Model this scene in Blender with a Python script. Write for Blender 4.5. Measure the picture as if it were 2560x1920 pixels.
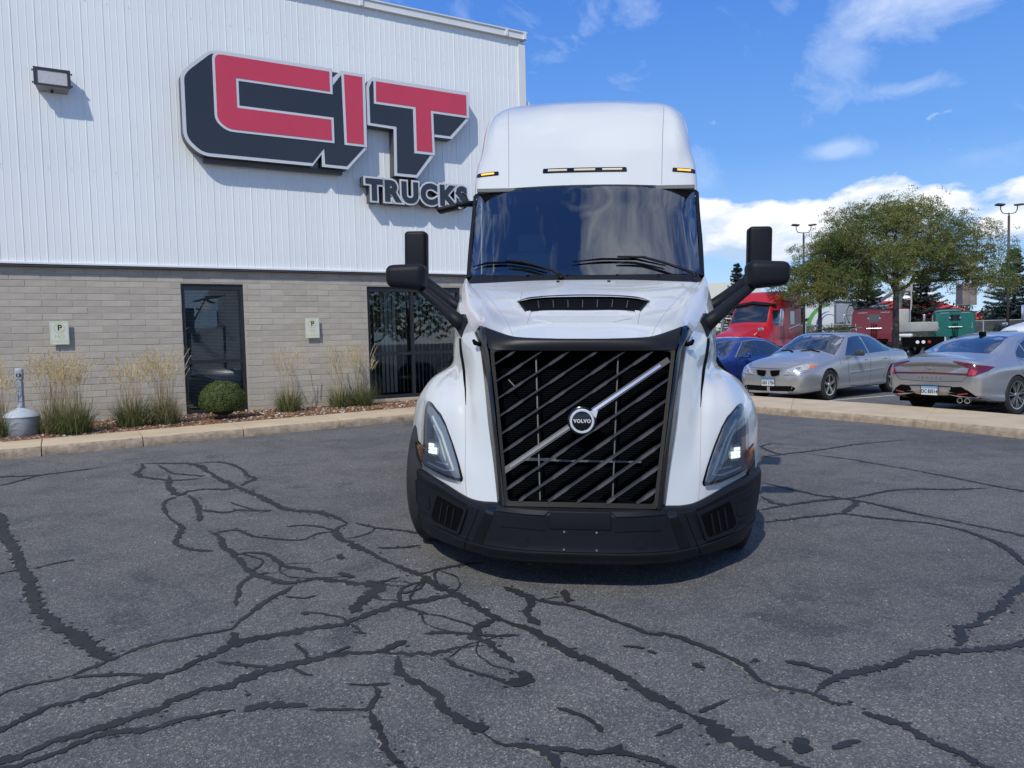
import bpy, bmesh, math, random
import numpy as np
from mathutils import Vector, Matrix, noise
from mathutils.bvhtree import BVHTree
from mathutils.geometry import delaunay_2d_cdt
R = math.radians
rnd = random.Random(7)
for o in list(bpy.data.objects): bpy.data.objects.remove(o)
scene = bpy.context.scene
COL = scene.collection

# ------------------------------------------------------------------ camera
cam_d = bpy.data.cameras.new('camera'); cam = bpy.data.objects.new('camera', cam_d); COL.objects.link(cam)
cam_d.sensor_fit = 'HORIZONTAL'; cam_d.sensor_width = 36.0; cam_d.lens = 36.0*1924/2560
cam_d.clip_start = 0.05; cam_d.clip_end = 3000
_p, _r = R(3.218), R(1.404)
_f = Vector((0, math.cos(_p), -math.sin(_p))); _u = Vector((0, math.sin(_p), math.cos(_p))); _x = Vector((1, 0, 0))
_xr = (_x*math.cos(_r) - _u*math.sin(_r)); _ur = (_u*math.cos(_r) + _x*math.sin(_r))
m = Matrix((( _xr.x, _ur.x, -_f.x, 0), (_xr.y, _ur.y, -_f.y, 0), (_xr.z, _ur.z, -_f.z, 1.5), (0, 0, 0, 1)))
cam.matrix_world = m
scene.camera = cam

# ------------------------------------------------------------------ sky, sun, exposure
SUN_AZ, SUN_EL = R(180+21), R(46)         # compass angle from +Y, clockwise (behind the camera, to its left)
world = bpy.data.worlds.new('World'); scene.world = world; world.use_nodes = True
def build_world():
    nt = world.node_tree; N = nt.nodes; L = nt.links; N.clear()
    out = N.new('ShaderNodeOutputWorld'); bg = N.new('ShaderNodeBackground'); L.new(bg.outputs[0], out.inputs[0])
    sky = N.new('ShaderNodeTexSky'); sky.sky_type = 'NISHITA'; sky.sun_disc = False
    sky.sun_elevation = SUN_EL; sky.sun_rotation = SUN_AZ; sky.air_density = 1.0; sky.dust_density = 0.3; sky.ozone_density = 2.0
    bg.inputs[1].default_value = 0.122
    def math_(op, a, b=None, c=None, clamp=False):
        n = N.new('ShaderNodeMath'); n.operation = op; n.use_clamp = clamp
        for i, v in enumerate((a, b, c)):
            if v is None: continue
            if isinstance(v, (int, float)): n.inputs[i].default_value = v
            else: L.new(v, n.inputs[i])
        return n.outputs[0]
    tc = N.new('ShaderNodeTexCoord'); sep = N.new('ShaderNodeSeparateXYZ'); L.new(tc.outputs['Generated'], sep.inputs[0])
    z = sep.outputs[2]
    el = math_('MULTIPLY', math_('ARCSINE', z), 180/math.pi)                 # elevation in degrees
    az = math_('MULTIPLY', math_('ARCTAN2', sep.outputs[0], sep.outputs[1]), 180/math.pi)
    def fbm(sx, sy, off, detail=6, rough=.55, dist=0.0, dz=0.0, shear=0.0):
        # coordinates on the sphere, squeezed in elevation
        comb = N.new('ShaderNodeCombineXYZ')
        nx = math_('MULTIPLY_ADD', sep.outputs[0], sx, off); ny = math_('MULTIPLY_ADD', sep.outputs[1], sx, off*.7)
        nz = math_('MULTIPLY_ADD', math_('ADD', z, dz), sy, 0.0)
        if shear: nx = math_('ADD', nx, math_('MULTIPLY', z, shear))
        L.new(nx, comb.inputs[0]); L.new(ny, comb.inputs[1]); L.new(nz, comb.inputs[2])
        t = N.new('ShaderNodeTexNoise'); t.inputs['Scale'].default_value = 1; t.inputs['Detail'].default_value = detail
        t.inputs['Roughness'].default_value = rough; t.inputs['Distortion'].default_value = dist
        L.new(comb.outputs[0], t.inputs['Vector']); return t.outputs[0]
    def curve(v, pts, lo, hi):
        mr = math_('DIVIDE', math_('SUBTRACT', v, lo), hi-lo, clamp=True)
        c = N.new('ShaderNodeFloatCurve'); cm = c.mapping.curves[0]
        while len(cm.points) < len(pts): cm.points.new(.5, .5)
        for p, (x, y) in zip(cm.points, pts):
            p.location = ((x-lo)/(hi-lo), y)
            p.handle_type = 'AUTO'
        c.mapping.update(); L.new(mr, c.inputs[1]); return c.outputs[0]
    # cumulus bank low above the horizon; its height wanders slowly with the direction
    azw = fbm(2.3, 0.0, 3.1, 2, .5)
    lift = math_('MULTIPLY', math_('SUBTRACT', azw, .5), 5.0)
    elw = math_('SUBTRACT', el, lift)
    bias = curve(elw, [(-5,.60),(0,.60),(1.6,.52),(3.0,.40),(4.2,.38),(5.4,.62),(7.4,.78),(9.0,.58),(10.4,.29),(13,.22),(20,.18),(30,.14)], -5, 30)
    def dens(dz):
        a = fbm(7.5, 17, 0.35, 7, .52, 0.25, dz); b = fbm(24, 45, 5.0, 4, .6, 0.0, dz)
        return math_('ADD', math_('MULTIPLY', a, .85), math_('MULTIPLY', b, .15))
    d0 = dens(0.0); d1 = dens(0.02)
    cov = math_('ADD', d0, math_('MULTIPLY', bias, .62))
    ca = math_('MULTIPLY', math_('SUBTRACT', cov, .80), 13.0, clamp=True)
    # light tops, grey-blue bases
    rel = math_('MULTIPLY', math_('SUBTRACT', d0, d1), 6.5)
    base = curve(elw, [(-5,.55),(0,.6),(3,.55),(4.4,.12),(5.8,.28),(7.4,.66),(9,.9),(30,1.0)], -5, 30)
    lit = math_('ADD', math_('ADD', base, rel), math_('MULTIPLY', math_('SUBTRACT', 1.05, cov), .9), clamp=True)
    lit = math_('MINIMUM', lit, 1.0)
    cc = N.new('ShaderNodeMix'); cc.data_type = 'RGBA'; L.new(lit, cc.inputs[0])
    cc.inputs[6].default_value = (3.6, 4.7, 6.4, 1); cc.inputs[7].default_value = (7.0, 7.25, 7.7, 1)
    # thin high streaks
    s1 = fbm(3.2, 4.2, 11.3, 8, .62, 0.6, 0.0, 2.4); s2 = fbm(1.1, 1.3, 4.4, 3, .5)
    s3 = fbm(11.0, 15.0, 7.7, 6, .60, .8, 0.0, 5.0)
    sm = math_('ADD', math_('ADD', math_('MULTIPLY', s1, .42), math_('MULTIPLY', s2, .28)), math_('MULTIPLY', s3, .30))
    def blob(a0, e0, sa_, se_, k, sh=0.0):
        de = math_('SUBTRACT', el, e0); da = math_('SUBTRACT', math_('SUBTRACT', az, a0), math_('MULTIPLY', de, sh))
        q = math_('ADD', math_('POWER', math_('ABSOLUTE', math_('DIVIDE', da, sa_)), 2), math_('POWER', math_('ABSOLUTE', math_('DIVIDE', de, se_)), 2))
        return math_('MULTIPLY', math_('EXPONENT', math_('MULTIPLY', q, -1)), k)
    for args in ((26.0, 20.3, 3.4, 2.8, .16, .9), (31, 20.8, 2.6, 1.8, .15, .4), (19.5, 21, 1.6, 2.0, .06, .9), (22.5, 23.5, 2.4, 1.2, .12, .3), (27, 15.4, 3.6, .6, .10, 0), (23.0, 12.1, 1.9, .6, .22, 0), (60, 82, 90, 12, .125, 0)):
        sm = math_('ADD', sm, blob(*args))
    lim = curve(el, [(-5,.0),(8,.0),(11,.3),(15,.5),(22,.62),(40,.85),(90,1)], -5, 90)
    sa = math_('MULTIPLY', math_('MULTIPLY', math_('SUBTRACT', sm, .495), 7.0, clamp=True), math_('MULTIPLY', lim, .8))
    # sky blue, slightly deeper than the raw model
    hs = N.new('ShaderNodeHueSaturation'); hs.inputs['Saturation'].default_value = 1.12; hs.inputs['Hue'].default_value = .507
    L.new(sky.outputs[0], hs.inputs['Color'])
    # clear early-autumn blue: pale at the horizon, deep overhead
    gr = N.new('ShaderNodeValToRGB'); e_ = gr.color_ramp.elements; L.new(math_('DIVIDE', el, 90, clamp=True), gr.inputs[0])
    st = [(0,(3.8,5.2,7.0)),(.06,(2.4,4.3,7.2)),(.14,(1.08,2.75,6.3)),(.25,(.55,1.85,5.6)),(.36,(.40,1.42,4.7)),(.6,(.30,1.1,4.0)),(1,(.28,.95,3.4))]
    while len(e_) < len(st): e_.new(.5)
    for x_, (p_, c_) in zip(e_, st): x_.position = p_; x_.color = (*c_, 1)
    bm = N.new('ShaderNodeMix'); bm.data_type = 'RGBA'; bm.inputs[0].default_value = .86; L.new(hs.outputs[0], bm.inputs[6]); L.new(gr.outputs[0], bm.inputs[7])
    m1 = N.new('ShaderNodeMix'); m1.data_type = 'RGBA'; L.new(sa, m1.inputs[0]); L.new(bm.outputs[2], m1.inputs[6]); m1.inputs[7].default_value = (7.0, 7.6, 8.4, 1)
    m2 = N.new('ShaderNodeMix'); m2.data_type = 'RGBA'; L.new(ca, m2.inputs[0]); L.new(m1.outputs[2], m2.inputs[6]); L.new(cc.outputs[2], m2.inputs[7])
    L.new(m2.outputs[2], bg.inputs[0])
build_world()
sd = bpy.data.lights.new('sun', 'SUN'); sd.energy = 2.7; sd.angle = R(0.9); sd.color = (1.0, .965, .87)
sun = bpy.data.objects.new('sun', sd); COL.objects.link(sun)
_s = Vector((math.sin(SUN_AZ)*math.cos(SUN_EL), math.cos(SUN_AZ)*math.cos(SUN_EL), math.sin(SUN_EL)))
sun.location = _s*60; sun.rotation_euler = _s.to_track_quat('Z', 'Y').to_euler()
vs = scene.view_settings; vs.view_transform = 'Standard'; vs.look = 'None'; vs.gamma = 1.0; vs.use_curve_mapping = False; vs.exposure = 0.24
scene.cycles.max_bounces = 8; scene.cycles.transparent_max_bounces = 12; scene.cycles.sample_clamp_indirect = 6

# ------------------------------------------------------------------ materials
MAT = {}
def mat(name, col, rough=.6, metal=0.0, spec=.5, coat=0.0, noise_s=0, noise_a=0.0, noise_a2=None, bump=0.0, bump_s=40.0, emit=None, emit_s=0.0, rand=0.0, coatr=.03):
    if name in MAT: return MAT[name]
    m = bpy.data.materials.new(name); m.use_nodes = True; nt = m.node_tree; N = nt.nodes; L = nt.links
    b = N['Principled BSDF']; c4 = (*col, 1)
    b.inputs['Base Color'].default_value = c4; b.inputs['Roughness'].default_value = rough; b.inputs['Metallic'].default_value = metal
    b.inputs['Specular IOR Level'].default_value = spec; b.inputs['Coat Weight'].default_value = coat; b.inputs['Coat Roughness'].default_value = coatr
    if emit: b.inputs['Emission Color'].default_value = (*emit, 1); b.inputs['Emission Strength'].default_value = emit_s
    tc = None
    if noise_a or bump:
        tc = N.new('ShaderNodeTexCoord')
    src = None
    if noise_a:
        t = N.new('ShaderNodeTexNoise'); t.inputs['Scale'].default_value = noise_s; t.inputs['Detail'].default_value = 6; t.inputs['Roughness'].default_value = .6
        L.new(tc.outputs['Object'], t.inputs['Vector'])
        mr = N.new('ShaderNodeMapRange'); mr.inputs[1].default_value = .3; mr.inputs[2].default_value = .7
        mr.inputs[3].default_value = 1-noise_a; mr.inputs[4].default_value = 1+(noise_a if noise_a2 is None else noise_a2)
        L.new(t.outputs[0], mr.inputs[0]); src = mr.outputs[0]
    if rand:
        oi = N.new('ShaderNodeObjectInfo'); mr2 = N.new('ShaderNodeMapRange'); mr2.inputs[3].default_value = 1-rand; mr2.inputs[4].default_value = 1+rand
        L.new(oi.outputs['Random'], mr2.inputs[0])
        if src is None: src = mr2.outputs[0]
        else:
            mu = N.new('ShaderNodeMath'); mu.operation = 'MULTIPLY'; L.new(src, mu.inputs[0]); L.new(mr2.outputs[0], mu.inputs[1]); src = mu.outputs[0]
    if src is not None:
        vm = N.new('ShaderNodeVectorMath'); vm.operation = 'SCALE'; vm.inputs[0].default_value = col; L.new(src, vm.inputs['Scale']); L.new(vm.outputs[0], b.inputs['Base Color'])
    if bump:
        t = N.new('ShaderNodeTexNoise'); t.inputs['Scale'].default_value = bump_s; t.inputs['Detail'].default_value = 4; L.new(tc.outputs['Object'], t.inputs['Vector'])
        bp = N.new('ShaderNodeBump'); bp.inputs['Strength'].default_value = bump; bp.inputs['Distance'].default_value = .01; L.new(t.outputs[0], bp.inputs['Height']); L.new(bp.outputs[0], b.inputs['Normal'])
    MAT[name] = m; return m
def glass_mat(name, tint, ior=1.5, rough=0.0, boost=1.0):
    """thin sheet: Fresnel reflection over tinted see-through"""
    if name in MAT: return MAT[name]
    m = bpy.data.materials.new(name); m.use_nodes = True; nt = m.node_tree; N = nt.nodes; L = nt.links; N.clear()
    out = N.new('ShaderNodeOutputMaterial'); fr = N.new('ShaderNodeFresnel'); fr.inputs[0].default_value = ior
    gl = N.new('ShaderNodeBsdfGlossy'); gl.inputs['Roughness'].default_value = rough
    tr = N.new('ShaderNodeBsdfTransparent'); tr.inputs[0].default_value = (*tint, 1); mx = N.new('ShaderNodeMixShader')
    mu = N.new('ShaderNodeMath'); mu.operation = 'MULTIPLY'; mu.use_clamp = True; mu.inputs[1].default_value = 1.9*boost; L.new(fr.outputs[0], mu.inputs[0])
    L.new(mu.outputs[0], mx.inputs[0]); L.new(tr.outputs[0], mx.inputs[1]); L.new(gl.outputs[0], mx.inputs[2]); L.new(mx.outputs[0], out.inputs[0])
    MAT[name] = m; return m

WHITE = mat('truck_white_paint', (.605,.615,.595), .22, coat=.8, noise_s=1.3, noise_a=.015)
MATTE = mat('matte_black_plastic', (.010,.011,.0145), .50, spec=.17, noise_s=3, noise_a=.12, bump=.08, bump_s=500)
GLOSSB = mat('gloss_black', (.004,.004,.006), .16, spec=.5, coat=.15)
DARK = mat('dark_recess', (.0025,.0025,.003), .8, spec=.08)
CHROME = mat('chrome', (.66,.68,.72), .16, metal=.85)
SILVERM = mat('brushed_silver', (.30,.31,.33), .42, metal=.85)
RUBBER = mat('tyre_rubber', (.018,.018,.019), .85, noise_s=9, noise_a=.25)
AMBER = mat('amber_lens', (.75,.16,.01), .25, coat=.6)
AMBERLED = mat('amber_led_lit', (.9,.4,.05), .3, emit=(1,.42,.05), emit_s=1.1)
LED = mat('lit_headlamp', (.9,.9,.9), .3, emit=(.86,1,.88), emit_s=1.0)

# ------------------------------------------------------------------ mesh helpers
def link(name, me, parent=None, kind=None, smooth=None):
    o = bpy.data.objects.new(name, me); COL.objects.link(o)
    if parent: o.parent = parent
    if kind: o['kind'] = kind
    if smooth is not None:
        me.polygons.foreach_set('use_smooth', [bool(smooth)]*len(me.polygons))
        if smooth and smooth is not True: me.set_sharp_from_angle(angle=R(smooth))
    return o
def mesh(name, vs_, fs, mt, parent=None, smooth=None, kind=None):
    me = bpy.data.meshes.new(name); me.from_pydata([tuple(v) for v in vs_], [], fs); 
    for x in (mt if isinstance(mt, (list, tuple)) else [mt]): me.materials.append(x)
    me.update(); return link(name, me, parent, kind, smooth)
def empty(name, loc=(0,0,0), rz=0.0, parent=None):
    o = bpy.data.objects.new(name, None); COL.objects.link(o); o.location = loc; o.rotation_euler = (0,0,rz); o.empty_display_size = .3
    if parent: o.parent = parent
    return o
def tag(o, label=None, cat=None, group=None, kind=None):
    if label: o['label'] = label
    if cat: o['category'] = cat
    if group: o['group'] = group
    if kind: o['kind'] = kind
    return o
def copy_tree(o, parent=None):
    c = o.copy(); COL.objects.link(c); c.parent = parent
    for ch in list(o.children): copy_tree(ch, c)
    return c
class MB:
    """collects shapes into one mesh"""
    def __init__(s): s.v = []; s.f = []; s.m = []
    def add(s, vs_, fs, mi=0):
        n = len(s.v); s.v += [tuple(v) for v in vs_]; s.f += [tuple(i+n for i in f) for f in fs]; s.m += [mi]*len(fs); return s
    def box(s, a, b, mi=0, M=None):
        x0,y0,z0 = a; x1,y1,z1 = b
        vs_ = [(x0,y0,z0),(x1,y0,z0),(x1,y1,z0),(x0,y1,z0),(x0,y0,z1),(x1,y0,z1),(x1,y1,z1),(x0,y1,z1)]
        if M is not None: vs_ = [tuple(M @ Vector(v)) for v in vs_]
        return s.add(vs_, [(0,3,2,1),(4,5,6,7),(0,1,5,4),(1,2,6,5),(2,3,7,6),(3,0,4,7)], mi)
    def cbox(s, c, d, mi=0, M=None): return s.box((c[0]-d[0]/2,c[1]-d[1]/2,c[2]-d[2]/2),(c[0]+d[0]/2,c[1]+d[1]/2,c[2]+d[2]/2), mi, M)
    def tube(s, path, r, n=8, mi=0, cap=True, flat=1.0):
        path = [Vector(p) for p in path]; rs = r if isinstance(r, (list, tuple)) else [r]*len(path)
        base = len(s.v); prev = None
        for i, p in enumerate(path):
            t = (path[min(i+1,len(path)-1)]-path[max(i-1,0)])
            if t.length < 1e-9: t = Vector((0,0,1))
            t.normalize()
            if prev is None:
                a = Vector((0,0,1)) if abs(t.z) < .9 else Vector((1,0,0)); u = t.cross(a).normalized()
            else: u = (prev - t*prev.dot(t)).normalized()
            prev = u; w = t.cross(u)
            for k in range(n):
                an = 2*math.pi*k/n; s.v.append(tuple(p + (u*math.cos(an)+w*math.sin(an)*flat)*rs[i]))
        for i in range(len(path)-1):
            for k in range(n):
                a = base+i*n+k; b = base+i*n+(k+1)%n; s.f.append((a,b,b+n,a+n)); s.m.append(mi)
        if cap:
            s.f.append(tuple(base+k for k in reversed(range(n)))); s.m.append(mi)
            e = base+(len(path)-1)*n; s.f.append(tuple(e+k for k in range(n))); s.m.append(mi)
        return s
    def lathe(s, prof, c=(0,0,0), axis='z', n=24, mi=0, cap=False):
        """prof: (r, h) pairs"""
        base = len(s.v)
        for (r, h) in prof:
            for k in range(n):
                an = 2*math.pi*k/n; a, b = r*math.cos(an), r*math.sin(an)
                v = {'z':(a,b,h),'x':(h,a,b),'y':(b,h,a)}[axis]; s.v.append((v[0]+c[0],v[1]+c[1],v[2]+c[2]))
        for i in range(len(prof)-1):
            for k in range(n):
                a = base+i*n+k; b = base+i*n+(k+1)%n; s.f.append((a,b,b+n,a+n)); s.m.append(mi)
        if cap:
            s.f.append(tuple(base+k for k in reversed(range(n)))); s.m.append(mi)
            e = base+(len(prof)-1)*n; s.f.append(tuple(e+k for k in range(n))); s.m.append(mi)
        return s
    def prism(s, pts, d0, d1, f, mi=0):
        """pts 2D polygon, f(p, d) -> 3D"""
        n = len(pts); tri = tri_poly(pts)
        vs_ = [f(p, d0) for p in pts]+[f(p, d1) for p in pts]
        fs = [tuple(t) for t in tri]+[tuple(n+i for i in reversed(t)) for t in tri]+[(i,(i+1)%n,n+(i+1)%n,n+i)[::-1] for i in range(n)]
        return s.add(vs_, fs, mi)
    def build(s, name, mt, parent=None, smooth=None, kind=None, fix=False):
        me = bpy.data.meshes.new(name); me.from_pydata(s.v, [], s.f)
        for x in (mt if isinstance(mt, (list, tuple)) else [mt]): me.materials.append(x)
        me.polygons.foreach_set('material_index', s.m); me.update()
        if fix: fixn(me)
        return link(name, me, parent, kind, smooth)
def fixn(me):
    bm = bmesh.new(); bm.from_mesh(me); bmesh.ops.recalc_face_normals(bm, faces=bm.faces); bm.to_mesh(me); bm.free(); me.update()
def tri_poly(pts):
    r = delaunay_2d_cdt([Vector((p[0],p[1])) for p in pts], [], [list(range(len(pts)))], 1, 1e-7)
    mp = []
    for v in r[0]:
        mp.append(min(range(len(pts)), key=lambda i: (pts[i][0]-v[0])**2+(pts[i][1]-v[1])**2))
    return [[mp[i] for i in f] for f in r[2]]
def rounded(pts, rads, seg=4):
    """2D polygon with rounded corners; rads a number or list"""
    out = []; n = len(pts)
    for i, p in enumerate(pts):
        r = rads if isinstance(rads, (int, float)) else rads[i]
        p = Vector(p[:2]); a = Vector(pts[i-1][:2])-p; b = Vector(pts[(i+1)%n][:2])-p
        if r <= 0: out.append(tuple(p)); continue
        r1 = min(r, a.length*.45, b.length*.45); s_ = p+a.normalized()*r1; e = p+b.normalized()*r1
        for k in range(seg+1):
            t = k/seg; out.append(tuple(s_*(1-t)**2+p*2*t*(1-t)+e*t*t))
    return out
def rbox(name, c, d, r, mt, parent=None, M=None, seg=3, taper=None):
    """bevelled box as an object"""
    bm = bmesh.new(); bmesh.ops.create_cube(bm, size=1)
    for v in bm.verts:
        v.co = Vector((v.co.x*d[0], v.co.y*d[1], v.co.z*d[2]))
        if taper: v.co = taper(v.co)
    bmesh.ops.bevel(bm, geom=bm.edges[:], offset=r, segments=seg, profile=.5, affect='EDGES')
    for v in bm.verts:
        v.co = v.co+Vector(c)
        if M is not None: v.co = M @ v.co
    me = bpy.data.meshes.new(name); bm.to_mesh(me); bm.free(); me.materials.append(mt)
    return link(name, me, parent, None, 40)
def cr(pts, t):
    """Catmull-Rom through a list of arrays at parameter t in [0, n-1]"""
    n = len(pts); i = min(int(t), n-2); f = t-i
    p1 = pts[i]; p2 = pts[i+1]; p0 = pts[i-1] if i > 0 else 2*p1-p2; p3 = pts[i+2] if i+2 < n else 2*p2-p1
    return .5*((2*p1)+(-p0+p2)*f+(2*p0-5*p1+4*p2-p3)*f*f+(-p0+3*p1-3*p2+p3)*f**3)
def grid_pts(rows, k=6, kv=None):
    """rows of control points -> dense grid through them"""
    A = np.array(rows, float); kv = kv or k; nr, nc = A.shape[:2]
    tu = [i/k for i in range((nc-1)*k+1)]; tv = [i/kv for i in range((nr-1)*kv+1)]
    B = np.array([[cr([A[r, c] for c in range(nc)], t) for t in tu] for r in range(nr)])
    return np.array([[cr([B[r, j] for r in range(nr)], t) for j in range(len(tu))] for t in tv])
def grid_faces(nv, nu, flip=False):
    f = []
    for i in range(nv-1):
        for j in range(nu-1):
            a = i*nu+j; q = (a, a+1, a+1+nu, a+nu); f.append(q[::-1] if flip else q)
    return f
def sym(rows):
    """half rows (centre first) -> full rows, left to right"""
    return [[(-p[0],)+tuple(p[1:]) for p in reversed(r[1:])]+[tuple(p) for p in r] for r in rows]
def surf(name, rows, mt, parent, k=6, kv=None, flip=False, thick=0.0, smooth=True, kind=None):
    P = grid_pts(rows, k, kv); nv, nu = P.shape[:2]
    o = mesh(name, P.reshape(-1, 3), grid_faces(nv, nu, flip), mt, parent, smooth, kind)
    if thick:
        md = o.modifiers.new('thick', 'SOLIDIFY'); md.thickness = thick; md.offset = -1
    return o
def bvh_of(*objs):
    vs_ = []; fs = []
    for o in objs:
        n = len(vs_); vs_ += [v.co.copy() for v in o.data.vertices]; fs += [tuple(i+n for i in p.vertices) for p in o.data.polygons]
    return BVHTree.FromPolygons(vs_, fs)
def in_poly(p, poly):
    c = False; j = len(poly)-1
    for i in range(len(poly)):
        if (poly[i][1] > p[1]) != (poly[j][1] > p[1]) and p[0] < (poly[j][0]-poly[i][0])*(p[1]-poly[i][1])/(poly[j][1]-poly[i][1])+poly[i][0]: c = not c
        j = i
    return c
def drape(name, poly, bvh, org, d, mt, parent, off=.004, thick=.004, step=.05, smooth=True, ref=None):
    """polygon in 2D laid onto a surface: org(p)->ray origin, d ray direction, normal made to face -d"""
    d = Vector(d).normalized()
    # densify boundary
    b = []
    for i in range(len(poly)):
        a = Vector(poly[i][:2]); c = Vector(poly[(i+1) % len(poly)][:2]); n = max(1, int((c-a).length/step))
        b += [a+(c-a)*(k/n) for k in range(n)]
    xs = [p.x for p in b]; ys = [p.y for p in b]; inner = []
    x = min(xs)+step*.6
    while x < max(xs):
        y = min(ys)+step*.55
        while y < max(ys):
            if in_poly((x, y), b) and min((Vector((x, y))-q).length for q in b) > step*.35: inner.append(Vector((x, y)))
            y += step
        x += step
    r = delaunay_2d_cdt(b+inner, [], [list(range(len(b)))], 1, 1e-7)
    top = []; bot = []; last = None
    hits = []
    for v in r[0]:
        o_ = Vector(org(v)); h = bvh.ray_cast(o_, d)
        hits.append((h[0], h[1]) if h[0] is not None else None)
    good = [(i, h) for i, h in enumerate(hits) if h]
    if not good: return None
    for i, v in enumerate(r[0]):
        h = hits[i]
        if h is None:
            j, g = min(good, key=lambda q: (r[0][q[0]]-v).length)
            o_ = Vector(org(v)); co = o_+d*((g[0]-Vector(org(r[0][j]))).dot(d)); nn = g[1]
        else: co, nn = h
        if nn.dot(d) > 0: nn = -nn
        if nn.dot(d) > -.25: nn = (nn-d*.5).normalized()
        top.append(co+nn*off); bot.append(co+nn*(off-thick))
    n = len(top); fs = []
    for f in r[2]:
        a, b_, c = (top[i] for i in f[:3]); nn = (b_-a).cross(c-a)
        f = list(f) if nn.dot(d) < 0 else list(reversed(f))
        fs.append(tuple(f))
    ed = {}
    for f in fs:
        for i in range(len(f)):
            e = (f[i], f[(i+1) % len(f)]); ed[e] = 1
    side = [(b_, a, a+n, b_+n) for (a, b_) in ed if (b_, a) not in ed]
    return mesh(name, top+bot, fs+side, mt, parent, 35 if smooth else None)
def text_mesh(body, size=1.0, offset=0.0, extrude=0.0, sx=1.0, bold_space=1.0, align='CENTER'):
    cu = bpy.data.curves.new('t', 'FONT'); cu.body = body; cu.size = size; cu.offset = offset; cu.extrude = extrude
    cu.align_x = align; cu.align_y = 'CENTER'; cu.space_character = bold_space; cu.resolution_u = 4; cu.fill_mode = 'BOTH'
    o = bpy.data.objects.new('t', cu); COL.objects.link(o); bpy.context.view_layer.update()
    me = bpy.data.meshes.new_from_object(o.evaluated_get(bpy.context.evaluated_depsgraph_get()))
    bpy.data.objects.remove(o); bpy.data.curves.remove(cu)
    V_ = [(v.co.x*sx, v.co.y, v.co.z) for v in me.vertices]; F_ = [tuple(p.vertices) for p in me.polygons]; bpy.data.meshes.remove(me)
    return V_, F_
def put_text(name, body, size, M, mt, parent, offset=0.0, extrude=.002, sx=1.0, space=1.0):
    V_, F_ = text_mesh(body, size, offset, extrude, sx, space)
    return mesh(name, [M @ Vector(v) for v in V_], F_, mt, parent)
def frame_M(o, x, y, z):
    x = Vector(x).normalized(); y = Vector(y).normalized(); z = Vector(z).normalized(); o = Vector(o)
    return Matrix(((x.x,y.x,z.x,o.x),(x.y,y.y,z.y,o.y),(x.z,y.z,z.z,o.z),(0,0,0,1)))
def quads(name, C, U, V, mt, parent=None, kind=None, smooth=False):
    """many small quads: centres C, half axes U, V (n x 3 arrays)"""
    C, U, V = (np.asarray(a, np.float32) for a in (C, U, V)); n = len(C)
    P = np.stack([C-U-V*.2, C-V, C+U-V*.1, C+V], 1).reshape(-1, 3)
    me = bpy.data.meshes.new(name); me.vertices.add(4*n); me.vertices.foreach_set('co', P.ravel())
    me.loops.add(4*n); me.loops.foreach_set('vertex_index', np.arange(4*n, dtype=np.int32))
    me.polygons.add(n); me.polygons.foreach_set('loop_start', np.arange(0, 4*n, 4, dtype=np.int32)); me.polygons.foreach_set('loop_total', np.full(n, 4, np.int32))
    for x in (mt if isinstance(mt, (list, tuple)) else [mt]): me.materials.append(x)
    me.update(calc_edges=True); me.validate()
    return link(name, me, parent, kind, smooth)

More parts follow.
